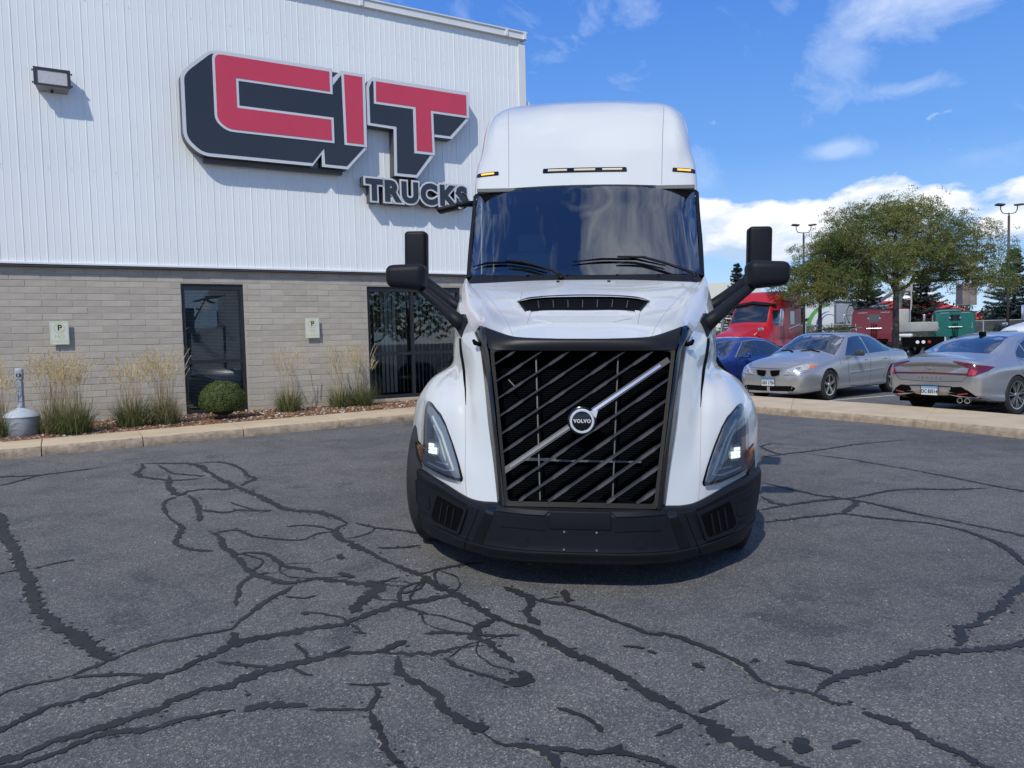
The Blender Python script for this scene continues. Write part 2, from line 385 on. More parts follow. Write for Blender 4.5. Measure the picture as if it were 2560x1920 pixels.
# ------------------------------------------------------------------ ground
WD = Vector((math.sin(R(59.576)), math.cos(R(59.576)), 0)); WN = Vector((WD.y, -WD.x, 0)); WP = Vector((-7.8, 11.431, 0))
def sst(a, b, x):
    t = min(max((x-a)/(b-a), 0), 1); return t*t*(3-2*t)
def gz(X, Y):
    w = (X-WP.x)*WN.x+(Y-WP.y)*WN.y
    return .25*min(max((11.4-w)/8.9, 0), 1)*(1-sst(0, 5, X))
def asphalt_mat():
    m = bpy.data.materials.new('worn_asphalt'); m.use_nodes = True; nt = m.node_tree; N = nt.nodes; L = nt.links; b = N['Principled BSDF']
    tc = N.new('ShaderNodeTexCoord')
    def nz(s, d, r=.6, dist=0):
        t = N.new('ShaderNodeTexNoise'); t.inputs['Scale'].default_value = s; t.inputs['Detail'].default_value = d; t.inputs['Roughness'].default_value = r
        t.inputs['Distortion'].default_value = dist; L.new(tc.outputs['Object'], t.inputs['Vector']); return t.outputs[0]
    def ramp(v, st):
        r = N.new('ShaderNodeValToRGB'); e = r.color_ramp.elements
        while len(e) < len(st): e.new(.5)
        for x, (p, c) in zip(e, st): x.position = p; x.color = (*c, 1)
        L.new(v, r.inputs[0]); return r.outputs[0]
    def mix(f, a, c, mode='MIX'):
        n = N.new('ShaderNodeMix'); n.data_type = 'RGBA'; n.blend_type = mode
        if isinstance(f, float): n.inputs[0].default_value = f
        else: L.new(f, n.inputs[0])
        L.new(a, n.inputs[6]); L.new(c, n.inputs[7]); return n.outputs[2]
    big = ramp(nz(.35, 5, .55, .4), [(.3,(.108,.107,.107)),(.5,(.134,.132,.130)),(.72,(.162,.157,.150))])
    mid = ramp(nz(2.6, 6, .65), [(.3,(.72,.74,.78)),(.5,(1,1,1)),(.75,(1.22,1.2,1.14))])
    c = mix(1.0, big, mid, 'MULTIPLY')
    # stones showing through the worn binder
    vo = N.new('ShaderNodeTexVoronoi'); vo.inputs['Scale'].default_value = 150; vo.inputs['Randomness'].default_value = 1; L.new(tc.outputs['Object'], vo.inputs['Vector'])
    st = ramp(vo.outputs['Color'], [(.0,(.45,.45,.47)),(.45,(.80,.80,.81)),(.70,(1.15,1.14,1.12)),(.86,(2.0,1.95,1.85)),(1,(3.6,3.5,3.3))])
    vo3 = N.new('ShaderNodeTexVoronoi'); vo3.inputs['Scale'].default_value = 60; L.new(tc.outputs['Object'], vo3.inputs['Vector'])
    st3 = ramp(vo3.outputs['Color'], [(.0,(.75,.75,.76)),(.6,(1,1,1)),(.9,(1.15,1.14,1.1)),(1,(2.3,2.2,2.0))])
    c = mix(.85, c, mix(1.0, c, st, 'MULTIPLY')); c = mix(.6, c, mix(1.0, c, st3, 'MULTIPLY'))
    # pale dusty streaks and darker damp-looking seal coat remains
    dust = ramp(nz(1.1, 8, .7, 1.2), [(.58,(0,0,0)),(.72,(.35,.35,.35))])
    dc = N.new('ShaderNodeRGB'); dc.outputs[0].default_value = (.20,.19,.17,1)
    c = mix(dust, c, dc.outputs[0])
    dk = ramp(nz(.8, 7, .68, .8), [(.60,(1,1,1)),(.66,(.66,.68,.72))]); c = mix(1.0, c, dk, 'MULTIPLY')
    fine = ramp(nz(9, 8, .75, 2.0), [(.62,(0,0,0)),(.70,(.30,.30,.30))]); c = mix(fine, c, dc.outputs[0])
    L.new(c, b.inputs['Base Color']); b.inputs['Roughness'].default_value = .88; b.inputs['Specular IOR Level'].default_value = .32
    bp = N.new('ShaderNodeBump'); bp.inputs['Strength'].default_value = .75; bp.inputs['Distance'].default_value = .006
    ad = N.new('ShaderNodeMath'); ad.operation = 'ADD'; L.new(vo.outputs['Distance'], ad.inputs[0]); L.new(nz(60, 4), ad.inputs[1]); L.new(ad.outputs[0], bp.inputs['Height'])
    L.new(bp.outputs[0], b.inputs['Normal']); return m
ASPH = asphalt_mat()
GRASSM = mat('mown_grass', (.055,.085,.025), .9, noise_s=.6, noise_a=.35)
CONC = mat('tan_concrete', (.53,.415,.27), .85, noise_s=2.2, noise_a=.13, bump=.35, bump_s=60)
CONCE = mat('rough_concrete_edge', (.33,.26,.185), .9, noise_s=9, noise_a=.35, bump=.9, bump_s=45)
TAR = mat('crack_sealant', (.026,.0265,.028), .68, spec=.35, noise_s=5, noise_a=.3, bump=.25, bump_s=90)
RESID = mat('pale_crack_dust', (.19,.175,.145), .95, noise_s=14, noise_a=.4)
def rng(a, b, s): return list(np.arange(a, b, s))
gx = [-900,-400,-200,-100,-50,-30,-20,-15]+rng(-12, 14, .5)+[14,17,20,25,30,40,50,70,100,150,250,450,900]
gy = [-600,-200,-60,-20,-8,-5]+rng(-4, 24, .5)+[24,27,30,35,40,45,50,55,62,62.5,70,90,130,200,400,900,1600]
vs_ = [(x, y, gz(x, y)) for y in gy for x in gx]; nx = len(gx)
me = bpy.data.meshes.new('ground'); me.from_pydata(vs_, [], grid_faces(len(gy), nx)); me.materials.append(ASPH); me.materials.append(GRASSM)
mi = [1 if gy[i] >= 62 or abs(gx[j]) > 60 and gx[j] < 0 else 0 for i in range(len(gy)-1) for j in range(nx-1)]
me.polygons.foreach_set('material_index', mi)
ground = link('ground', me, None, 'structure', True)
gb = bvh_of(ground)
def gh(x, y):
    h = gb.ray_cast(Vector((x, y, 5)), Vector((0, 0, -1))); return h[0].z if h[0] else 0.0
CRACKS = [[0.05,[[-5.441,7.199],[-5.218,6.998],[-4.997,6.795],[-4.745,6.632],[-4.485,6.484],[-4.255,6.291],[-3.883,5.782],[-3.624,5.464],[-3.325,5.074],[-3.16,4.874],[-2.961,4.603],[-2.799,4.398],[-2.729,4.284],[-2.535,4.071],[-2.382,3.939],[-2.227,3.815],[-2.092,3.699],[-1.97,3.577],[-1.918,3.562],[-1.898,3.588]]],[0.03,[[-1.898,3.588],[-1.857,3.666],[-1.756,3.746],[-1.614,3.829],[-1.492,3.885],[-1.471,3.962],[-1.459,4.108],[-1.425,4.283],[-1.376,4.433],[-1.341,4.553]]],[0.03,[[-2.687,1.816],[-2.578,2.096],[-2.408,2.343],[-2.315,2.628],[-2.314,2.928],[-2.22,3.213],[-2.166,3.286],[-2.089,3.328],[-2.01,3.371],[-1.989,3.429],[-1.941,3.5],[-1.923,3.55]]],[0.025,[[-2.003,3.36],[-1.909,3.381],[-1.755,3.389],[-1.669,3.364]]],[0.1,[[-1.679,3.341],[-1.632,3.351],[-1.594,3.385]]],[0.045,[[-1.637,3.363],[-1.546,3.419],[-1.51,3.515],[-1.457,3.577],[-1.406,3.682],[-1.318,3.763],[-1.194,3.818],[-1.037,3.903],[-0.922,3.931],[-0.854,4.025],[-0.771,4.123],[-0.668,4.207],[-0.532,4.275],[-0.405,4.346],[-0.355,4.403]]],[0.04,[[-2.372,1.492],[-2.209,1.744],[-2.142,2.036],[-2.124,2.335],[-2.11,2.635],[-2.029,2.924],[-1.988,3.003],[-1.95,3.096],[-1.856,3.154],[-1.789,3.214],[-1.74,3.255],[-1.658,3.341],[-1.616,3.385]]],[0.045,[[-3.351,2.482],[-3.051,2.479],[-2.751,2.469],[-2.461,2.547],[-2.165,2.594],[-1.889,2.712],[-1.827,2.748],[-1.788,2.827],[-1.722,2.867],[-1.645,2.925],[-1.579,2.977],[-1.531,3.031],[-1.471,3.067],[-1.447,3.145],[-1.372,3.225],[-1.276,3.266],[-1.203,3.353],[-1.112,3.432],[-0.991,3.502],[-0.896,3.563],[-0.767,3.586],[-0.621,3.582],[-0.508,3.566],[-0.365,3.589],[-0.279,3.64],[-0.166,3.664]]],[0.03,[[-3.097,1.929],[-2.814,2.029],[-2.572,2.205],[-2.306,2.345],[-2.086,2.549],[-1.813,2.673],[-1.731,2.731],[-1.653,2.824],[-1.59,2.889],[-1.507,2.905],[-1.432,2.921],[-1.363,2.972],[-1.284,3.007],[-1.212,3.043],[-1.162,3.06]]],[0.04,[[-1.123,3.06],[-1.075,3.087],[-0.98,3.095],[-0.87,3.083]]],[0.022,[[-0.863,3.054],[-0.777,3.056],[-0.68,3.05],[-0.615,3.058],[-0.608,3.127],[-0.605,3.198],[-0.642,3.262]]],[0.032,[[-0.613,3.049],[-0.578,2.956],[-0.532,2.851],[-0.501,2.77],[-0.444,2.677],[-0.422,2.64],[-0.256,2.39],[-0.103,2.132],[0.065,1.883],[0.177,1.605],[0.348,1.358]]],[0.018,[[-0.747,3.276],[-0.642,3.262],[-0.562,3.276]]],[0.05,[[-0.573,3.555],[-0.54,3.407],[-0.486,3.314],[-0.426,3.247],[-0.347,3.161],[-0.318,3.062],[-0.235,2.967],[-0.158,2.895],[-0.148,2.86]]],[0.012,[[-0.148,2.86],[-0.075,2.777],[-0.003,2.759]]],[0.04,[[-4.256,8.728],[-3.981,8.712],[-3.594,8.618],[-3.243,8.124],[-2.883,7.625],[-2.601,7.286],[-2.343,6.976],[-2.058,6.602],[-1.887,6.428],[-1.696,6.38],[-1.529,6.255],[-1.318,5.987]]],[0.04,[[-1.318,5.987],[-1.364,5.784],[-1.279,5.558],[-1.162,5.404],[-1.008,5.203],[-0.865,5.016],[-0.716,4.841],[-0.595,4.701],[-0.509,4.569],[-0.413,4.444],[-0.294,4.287],[-0.195,4.141],[-0.115,4.005],[0.01,3.876]]],[0.05,[[-0.073,3.971],[0.025,3.875],[0.117,3.769],[0.191,3.642],[0.262,3.535],[0.343,3.471],[0.407,3.373],[0.484,3.259],[0.546,3.152],[0.606,3.057],[0.673,2.975]]],[0.07,[[0.673,2.975],[0.732,2.879],[0.779,2.789],[0.836,2.72],[0.899,2.654],[0.962,2.576],[0.995,2.517],[1.145,2.257],[1.348,2.036],[1.61,1.89],[1.848,1.707],[2.115,1.571]]],[0.03,[[-4.256,8.728],[-4.09,8.435],[-4.006,8.101],[-3.814,7.906],[-3.561,7.774],[-3.404,7.743],[-3.218,7.815]]],[0.02,[[-4.029,8.642],[-3.652,8.146],[-3.455,8.035],[-3.218,7.936]]],[0.035,[[-3.621,8.018],[-3.36,7.428],[-3.11,7.06],[-3.085,7.207],[-2.945,7.303],[-2.754,7.273],[-2.708,7.397]]],[0.025,[[-3.089,7.011],[-3.116,6.78],[-2.886,6.311],[-2.608,5.934],[-2.53,5.73],[-2.448,5.48],[-2.301,5.331],[-2.185,5.288],[-2.102,5.285]]],[0.03,[[-3.021,7.056],[-2.857,6.814],[-2.641,6.38],[-2.526,6.072]]],[0.03,[[-2.654,6.461],[-2.441,6.371],[-2.33,6.447],[-2.14,6.415],[-2.048,6.435]]],[0.02,[[-2.521,6.754],[-2.298,6.528],[-2.14,6.415]]],[0.022,[[-3.624,8.692],[-3.352,8.75],[-3.006,8.375],[-2.792,7.975],[-2.643,7.786],[-2.668,7.614],[-2.662,7.394]]],[0.032,[[-2.353,5.822],[-2.168,5.591],[-2.061,5.351],[-1.918,5.181],[-1.765,4.923],[-1.649,4.757],[-1.517,4.664],[-1.381,4.596],[-1.292,4.636],[-1.23,4.677],[-1.07,4.608],[-0.933,4.561],[-0.851,4.58],[-0.724,4.683]]],[0.07,[[-0.916,4.624],[-0.829,4.456],[-0.87,4.304],[-0.893,4.092]]],[0.02,[[-2.287,5.721],[-2.144,5.814],[-1.944,5.644],[-1.704,5.543],[-1.548,5.537],[-1.484,5.691],[-1.357,5.75]]],[0.022,[[-1.783,5.901],[-1.635,5.93],[-1.471,5.855],[-1.357,5.75]]],[0.03,[[-1.918,5.181],[-1.806,5.231],[-1.642,5.119],[-1.526,4.94],[-1.367,4.863],[-1.283,4.768]]],[0.022,[[-1.644,4.743],[-1.67,4.605],[-1.626,4.402],[-1.573,4.215]]],[0.02,[[-1.644,4.743],[-1.566,4.8]]],[0.05,[[-1.457,3.854],[-1.403,3.737],[-1.346,3.708]]],[0.02,[[-1.41,3.512],[-1.313,3.485],[-1.217,3.459],[-1.105,3.444]]],[0.02,[[-1.04,3.443],[-0.97,3.382],[-0.921,3.358]]],[0.02,[[-1.102,3.701],[-1.033,3.619],[-1.001,3.54]]],[0.02,[[-0.899,3.576],[-0.846,3.641],[-0.818,3.667]]],[0.03,[[-0.68,3.597],[-0.62,3.648],[-0.552,3.729]]],[0.02,[[-0.841,3.838],[-0.766,3.821]]],[0.03,[[-1.207,5.157],[-1.168,5.052]]],[0.03,[[-1.109,4.785],[-1.05,4.715],[-1.001,4.692]]],[0.03,[[-1.174,4.117],[-1.132,4.082]]],[0.015,[[-1.342,4.363],[-1.225,4.333],[-1.156,4.38]]],[0.022,[[-0.655,4.207],[-0.685,4.413],[-0.646,4.532],[-0.568,4.592],[-0.511,4.59]]],[0.02,[[-0.653,4.189],[-0.568,4.134],[-0.477,4.064]]],[0.04,[[-0.115,3.988],[-0.197,3.881],[-0.216,3.763],[-0.143,3.677],[-0.085,3.569],[-0.018,3.467]]],[0.022,[[-0.479,3.805],[-0.362,3.819],[-0.241,3.799],[-0.123,3.775],[0.009,3.78]]],[0.025,[[-0.348,3.524],[-0.275,3.424],[-0.166,3.352],[-0.061,3.282],[-0.01,3.237]]],[0.05,[[-0.067,3.26],[-0.005,3.281],[0.022,3.382]]],[0.04,[[-0.026,3.238],[0.026,3.28],[0.067,3.301]]],[0.02,[[-1.262,5.985],[-1.07,5.839],[-0.879,5.765],[-0.706,5.661]]],[0.02,[[-0.597,4.723],[-0.518,4.812],[-0.375,4.901],[-0.226,4.97]]],[0.02,[[-0.978,5.312],[-0.813,5.306],[-0.671,5.358]]],[0.012,[[-3.136,4.921],[-3.07,5.016],[-2.97,5.113]]],[0.012,[[-3.948,3.489],[-3.861,3.776],[-3.722,4.042],[-3.579,4.306],[-3.44,4.572],[-3.291,4.832],[-3.214,4.9]]],[0.02,[[-5.93,6.34],[-5.801,6.611],[-5.59,6.824],[-5.377,7.036],[-5.247,7.306],[-5.099,7.567],[-5.055,7.791],[-4.996,8.09],[-4.802,8.272],[-4.511,8.598]]],[0.02,[[-6.866,7.834],[-6.567,7.849],[-6.287,7.958],[-5.988,7.975],[-5.688,7.963],[-5.392,8.012],[-5.162,8.037],[-5.012,8.116]]],[0.02,[[-1.164,3.179],[-1.143,3.189]]],[0.03,[[2.419,7.542],[2.586,7.26],[2.752,6.944],[2.984,6.742],[3.12,6.505],[3.26,6.196],[3.406,5.949],[3.54,5.719],[3.662,5.471],[3.74,5.181],[3.901,4.928],[4.132,4.737],[4.288,4.48],[4.501,4.269]]],[0.025,[[2.033,6.344],[2.32,6.517],[2.654,6.699],[3.069,6.839],[3.444,7.089],[3.778,7.184],[4.087,7.142],[4.51,7.184]]],[0.03,[[1.878,5.918],[2.146,6.027],[2.433,6.14],[2.674,6.216],[2.902,6.05],[3.188,5.885],[3.33,5.662],[3.36,5.427],[3.36,5.241],[3.256,4.861],[3.176,4.572],[3.107,4.28],[3.103,3.98],[3.061,3.683],[2.982,3.393]]],[0.03,[[2.674,6.216],[2.902,6.511],[3.012,6.713]]],[0.03,[[2.22,6.889],[2.25,6.606],[2.336,6.561]]],[0.02,[[3.62,9.351],[3.909,9.021],[4.118,8.587],[4.349,8.036],[4.513,7.484],[4.678,6.996],[4.769,6.71],[4.886,6.434],[4.984,6.15],[5.161,5.908],[5.246,5.62]]],[0.02,[[2.916,9.076],[3.342,9.377],[3.841,9.689],[4.578,10.203],[5.385,10.555]]],[0.02,[[3.215,9.966],[3.227,9.464],[3.308,9.282]]],[0.02,[[3.199,9.964],[3.489,10.322],[3.61,10.217]]],[0.05,[[4.256,5.053],[3.967,4.974],[3.689,4.861],[3.403,4.769],[3.147,4.613],[2.944,4.392],[2.786,4.259],[2.631,4.079],[2.461,3.948],[2.302,3.826],[2.226,3.799],[2.146,3.651],[2.081,3.569]]],[0.045,[[3.799,4.093],[3.527,3.967],[3.228,3.94],[2.946,3.839],[2.666,3.731],[2.405,3.583],[2.194,3.534],[2.05,3.516],[1.905,3.511],[1.766,3.453],[1.64,3.371],[1.525,3.328],[1.389,3.276],[1.283,3.191],[1.229,3.107]]],[0.03,[[0.058,4.277],[0.162,4.237],[0.239,4.199],[0.35,4.126],[0.474,3.99],[0.59,3.862],[0.649,3.786],[0.74,3.769],[0.837,3.682],[0.934,3.571],[0.993,3.467],[1.021,3.382],[1.029,3.273],[1.086,3.201],[1.169,3.153],[1.229,3.107],[1.271,3.043],[1.336,3.019]]],[0.03,[[1.343,2.95],[1.371,2.93],[1.455,2.843],[1.488,2.738],[1.536,2.671],[1.573,2.593],[1.594,2.548],[1.686,2.263],[1.803,1.986],[1.818,1.686],[1.933,1.409],[2.106,1.164]]],[0.025,[[1.218,3.446],[1.31,3.39],[1.378,3.3]]],[0.03,[[1.074,3.465],[1.097,3.452]]],[0.05,[[-0.077,4.494],[0.032,4.353],[0.082,4.203],[0.053,4.066],[0.11,3.904]]],[0.04,[[0.281,4.424],[0.281,4.234]]],[0.018,[[0.145,3.042],[0.227,2.994],[0.284,2.919],[0.312,2.846]]],[0.03,[[1.123,2.69],[1.179,2.72],[1.248,2.741]]],[0.018,[[0.502,2.811],[0.564,2.851],[0.627,2.893]]],[0.018,[[0.712,2.982],[0.759,3.019],[0.863,3.084]]],[0.03,[[-0.063,2.769],[0.05,2.748],[0.107,2.69],[0.129,2.627],[0.182,2.332],[0.243,2.038],[0.346,1.756],[0.533,1.521],[0.697,1.271]]],[0.032,[[0.05,2.756],[0.144,2.736],[0.228,2.708],[0.322,2.711],[0.371,2.758]]],[0.032,[[0.322,2.711],[0.379,2.693],[0.441,2.659],[0.513,2.603],[0.697,2.366],[0.88,2.128],[1.063,1.891],[1.313,1.725],[1.593,1.617]]],[0.05,[[1.02,2.777],[1.027,2.727],[0.995,2.665]]],[0.018,[[0.497,3.635],[0.563,3.62],[0.605,3.605]]],[0.018,[[0.612,3.579],[0.652,3.552]]],[0.02,[[0.791,3.436],[0.843,3.387]]]]

def ribbon(w, pts, r, taper=True, jag=.45, shift=(0, 0)):
    P = [np.array(p) for p in pts]; L_ = sum(np.linalg.norm(P[i+1]-P[i]) for i in range(len(P)-1)); n = max(6, int(L_/.018))
    C = [cr(P, (len(P)-1)*i/n) for i in range(n+1)]; a = []; b = []
    ph = r.uniform(0, 99)
    for i, c in enumerate(C):
        t = C[min(i+1, n)]-C[max(i-1, 0)]; t = t/(np.linalg.norm(t)+1e-9); nn = np.array((-t[1], t[0]))
        ti = i/n; e = min(1, ti*10+.15, (1-ti)*10+.15) if taper else 1
        big = 1+.55*noise.noise(Vector((c[0]*2.3, c[1]*2.3, ph)))
        wob = .25*w*noise.noise(Vector((c[0]*7, c[1]*7, ph+5)))
        for s_, out in ((1, a), (-1, b)):
            j = 1+jag*(noise.noise(Vector((c[0]*30, c[1]*30, ph+s_*9)))+.8*noise.noise(Vector((c[0]*85, c[1]*85, ph+s_*3))))
            q = c+nn*(s_*w*.5*e*max(.12, big*j)+wob); out.append((q[0]+shift[0], q[1]+shift[1]))
    return a, b
rc = random.Random(3)
def along(pts, t):
    i = min(int(t*(len(pts)-1)), len(pts)-2); f = t*(len(pts)-1)-i; return (pts[i][0]*(1-f)+pts[i+1][0]*f, pts[i][1]*(1-f)+pts[i+1][1]*f)
base_ = [c for c in CRACKS if c[0] > .018]; links = 0
for _ in range(4000):                # finer cracks tying the main ones together into a web
    if links > 20: break
    c1, c2 = rc.choice(base_), rc.choice(base_)
    p, q = along(c1[1], rc.random()), along(c2[1], rc.random()); d = math.dist(p, q)
    if c1 is c2 or not .14 < d < .5 or p[1] < 3.7 or p[0] > 1.5: continue
    n = max(3, int(d/.07)); nx_, ny_ = -(q[1]-p[1])/d, (q[0]-p[0])/d; amp = rc.uniform(-.22, .22)*d; P = []
    for k in range(n+1):
        t = k/n; o_ = amp*math.sin(math.pi*t)+(rc.uniform(-.016, .016) if 0 < k < n else 0); P.append((p[0]+(q[0]-p[0])*t+nx_*o_, p[1]+(q[1]-p[1])*t+ny_*o_))
    CRACKS.append((rc.uniform(.006, .015), P)); links += 1
fleck = MB()
for ci, (w, pts) in enumerate(CRACKS):
    far_ = 1+.13*max(0, min(8, sum(p[1] for p in pts)/len(pts)-3.2)); zz = .0045+.00002*ci
    a, b = ribbon(w*1.02*far_, pts, rc, jag=.95); n = len(a)
    v_ = [(x, y, gh(x, y)+zz) for x, y in a]+[(x, y, gh(x, y)+zz) for x, y in b]
    mesh('crack_sealant', v_, [(i, n+i, n+i+1, i+1) for i in range(n-1)], TAR, ground)
    if w > .018:
        for i in range(0, n, 2):         # crumbs of sealant that missed the line
            if rc.random() < .30:
                s_ = rc.choice((a, b)); o_ = b if s_ is a else a; q = np.array(s_[i]); d = q-np.array(o_[i]); d = d/(np.linalg.norm(d)+1e-9)
                c = q+d*rc.uniform(.002, .028)*far_+np.array((rc.gauss(0,.006), rc.gauss(0,.006))); m_ = rc.randrange(4, 7); r0 = rc.uniform(.0025, .0085)*far_; z_ = gh(*c)+zz
                fleck.add([(c[0]+r0*rc.uniform(.6,1.4)*math.cos(2*math.pi*k/m_)*1.5, c[1]+r0*rc.uniform(.6,1.4)*math.sin(2*math.pi*k/m_), z_) for k in range(m_)], [tuple(range(m_))])
        for _ in range(2):               # pale dust gathered along the edges
            k0 = int(n*rc.uniform(0, .8)); k1 = min(n-1, k0+int(n*rc.uniform(.08, .3)))
            if k1-k0 > 5:
                s_ = rc.choice((a, b)); o_ = b if s_ is a else a; vv = []
                for i in range(k0, k1):
                    q = np.array(s_[i]); d = q-np.array(o_[i]); d = d/(np.linalg.norm(d)+1e-9); e = max(0, .15+1.3*noise.noise(Vector((q[0]*16, q[1]*16, 4)))+.6*noise.noise(Vector((q[0]*60, q[1]*60, 4))))
                    q2 = q+d*.024*e; q0 = q-d*.006; vv += [(*q0, gh(*q0)+.0022), (*q2, gh(*q2)+.0022)]
                m_ = len(vv)//2; mesh('crack_dust', vv, [(2*i, 2*i+2, 2*i+3, 2*i+1) for i in range(m_-1)], RESID, ground)
fleck.build('sealant_crumbs', TAR, ground, kind='stuff')
# stray pebbles and a dry leaf or two
pb = MB(); rp = random.Random(5)
for i in range(420):
    x = rp.uniform(-6, 9); y = rp.uniform(2.4, 13)
    w_ = (x-WP.x)*WN.x+(y-WP.y)*WN.y
    if w_ < 2.6 or y > 9.5-(x-7)*1.9 and x > 4.6: continue
    s_ = rp.uniform(.003, .008); z = gh(x, y); pb.cbox((x, y, z+s_*.35), (s_*rp.uniform(.8,1.6), s_, s_*.8), 0, None)
pb.build('pebbles', mat('pebble', (.33,.31,.28), .8, noise_s=80, noise_a=.4), ground, kind='stuff')
# painted bay lines in the car park
WP_ = mat('worn_white_line', (.55,.53,.47), .8, noise_s=11, noise_a=.3)
def bay_line(p, q, w=.1):
    p = Vector(p); q = Vector(q); d = (q-p).normalized(); n = Vector((-d.y, d.x))*w/2
    mesh('bay_line', [(*(p+n), gh(*p)+.005), (*(p-n), gh(*p)+.005), (*(q-n), gh(*q)+.005), (*(q+n), gh(*q)+.005)], [(0, 1, 2, 3)], WP_, ground)

# ------------------------------------------------------------------ kerbed walk along the building
def bl(s, w, z): return WP+WD*s+WN*w+Vector((0, 0, z))
bld = empty('dealership_building', tuple(WP)); bld.matrix_world = frame_M(WP, WD, -WN, (0, 0, 1))
tag(bld, 'large building with white ribbed siding over tan block wall behind the white truck', 'building')
walk = empty('concrete_walk', tuple(WP)); walk.matrix_world = bld.matrix_world; walk['kind'] = 'structure'
rw = random.Random(11)
joints = [-9.3,-7.9,-6.4,-4.9,-3.4,-2.0,-.55,.70,1.83,3.12,4.55,6.0,7.5,9.0,10.5]
def wf(s): return 2.93-.105*(min(s, 8)-.3)      # walk front edge, metres out from the wall
def wb(s): return 2.08-.15*(min(s, 8)-.3)       # walk back edge
def slab(s0, s1, d0=.0):
    # profile across the walk: (metres in from the front, or negative from the back, height)
    pr = [(.0,-.05),(.0,.02),(.01,.085),(.04,.118),(.09,.13),(.35,.134),(-.09,.138),(-.02,.13),(-.01,-.05)]
    n = max(3, int((s1-s0)/.06)); V_ = []
    for i in range(n+1):
        s = s0+(s1-s0)*i/n
        for q, (b, z) in enumerate(pr):
            fr = 1 if q < 4 else 0; w_ = wf(s)-b if b >= 0 else wb(s)-b
            j = .018*noise.noise(Vector((s*3.1, b, z*9)))*fr+.012*fr*noise.noise(Vector((s*14, z*20, 2)))
            V_.append((s, -w_+j, z+.24+j*.3*(z > .05)))
    k = len(pr); F_ = []; mi = []
    for i in range(n):
        for j in range(k-1):
            F_.append((i*k+j, i*k+j+1, (i+1)*k+j+1, (i+1)*k+j)); mi.append(1 if j < 3 else 0)
    F_.append(tuple(range(k))); mi.append(0); F_.append(tuple(n*k+q for q in reversed(range(k)))); mi.append(0)
    me = bpy.data.meshes.new('slab'); me.from_pydata(V_, [], F_); me.materials.append(CONC); me.materials.append(CONCE)
    me.polygons.foreach_set('material_index', mi); fixn(me); link('slab', me, walk, None, 40)
for i in range(len(joints)-1): slab(joints[i]+.006, joints[i+1]-.006)
mesh('slab_joint_filler', [(-9.3,-wf(-9.3)+.03,.345),(8,-wf(8)+.03,.345),(8,-wb(8)-.02,.345),(-9.3,-wb(-9.3)-.02,.345)], [(0,1,2,3)], CONCE, walk)
# planting bed
MUL = mat('bark_mulch', (.16,.085,.05), .95, noise_s=14, noise_a=.5, bump=1.0, bump_s=40)
bed = mesh('planting_bed', [(-9.3,-wb(-9.3)-.005,.36),(8,-wb(8)-.005,.36),(8,.05,.39),(-9.3,.05,.39)], [(0,1,2,3)], MUL, walk); bed['kind'] = 'structure'
chips = [MB(), MB(), MB()]
for i in range(5200):
    s = rw.uniform(-2, 8.0); b = -rw.uniform(.0, wb(s)); z = .362+.018*(1.72+b); L_ = rw.uniform(.012, .05)
    M_ = Matrix.Translation((s, b, z+.004)) @ Matrix.Rotation(rw.uniform(0, 6.3), 4, 'Z') @ Matrix.Rotation(rw.uniform(-.6, .6), 4, 'Y')
    t = rw.random(); k = 0 if t < .5 else (1 if t < .85 else 2)
    chips[k].box((-L_/2, -L_*.28, -.004), (L_/2, L_*.28, L_*.28), 0, M_)
for c_, mt_, nm in zip(chips, (mat('chip_brown', (.20,.10,.055), .95, noise_s=20, noise_a=.4), mat('chip_tan', (.34,.20,.11), .9, noise_s=20, noise_a=.3), mat('stone_pale', (.55,.50,.42), .8, noise_s=20, noise_a=.2)), ('mulch_chips','mulch_chips','bed_stones')):
    c_.build(nm, mt_, walk, kind='stuff')
# ------------------------------------------------------------------ raised kerb island on the right
isl = empty('kerb_island', (0,0,0)); isl['kind'] = 'structure'
fa = [Vector((2.6,18.6)),Vector((3.7,16.6)),Vector((4.62,14.74)),Vector((5.97,12.50)),Vector((6.95,10.35)),Vector((8.1,7.6)),Vector((9.3,4.6)),Vector((10.5,1.6))]
ba = [Vector((4.0,19.6)),Vector((4.75,18.5)),Vector((5.47,17.3)),Vector((7.15,14.44)),Vector((8.12,12.17)),Vector((9.2,9.3)),Vector((10.5,6.0)),Vector((11.9,2.6))]
def lerp_line(L_, t):
    return Vector(cr([np.array(p) for p in L_], t))
ts = [0, 1.1, 2.35, 3.35, 4.2, 5.4, 7]
for a, c in zip(ts[:-1], ts[1:]):
    n = 48; V_ = []; pr = [(-.02,-.05),(-.012,.06),(.01,.10),(.05,.125),(.12,.13),(.9,.135),(.985,.125),(1.0,.02),(1.0,-.05)]
    for i in range(n+1):
        t = a+.001+(c-a-.002)*i/n; f = lerp_line(fa, t); b = lerp_line(ba, t); d = (b-f)
        for q, z in pr:
            j = .014*noise.noise(Vector((t*9, z*9, 1)))*(q < .2)+.012*noise.noise(Vector((t*40, z*20, 5)))*(q < .04)
            u = f+d.normalized()*(q*d.length if q > .5 else q+j); V_.append((u.x, u.y, z+gz(u.x, u.y)))
    k = len(pr); F_ = []; mi = []
    for i in range(n):
        for j in range(k-1): F_.append((i*k+j, i*k+j+1, (i+1)*k+j+1, (i+1)*k+j)); mi.append(1 if j < 3 else 0)
    F_ += [tuple(range(k)), tuple(n*k+q for q in reversed(range(k)))]; mi += [0, 0]
    me = bpy.data.meshes.new('slab'); me.from_pydata(V_, [], F_); me.materials.append(CONC); me.materials.append(CONCE)
    me.polygons.foreach_set('material_index', mi); fixn(me); link('slab', me, isl, None, 40)

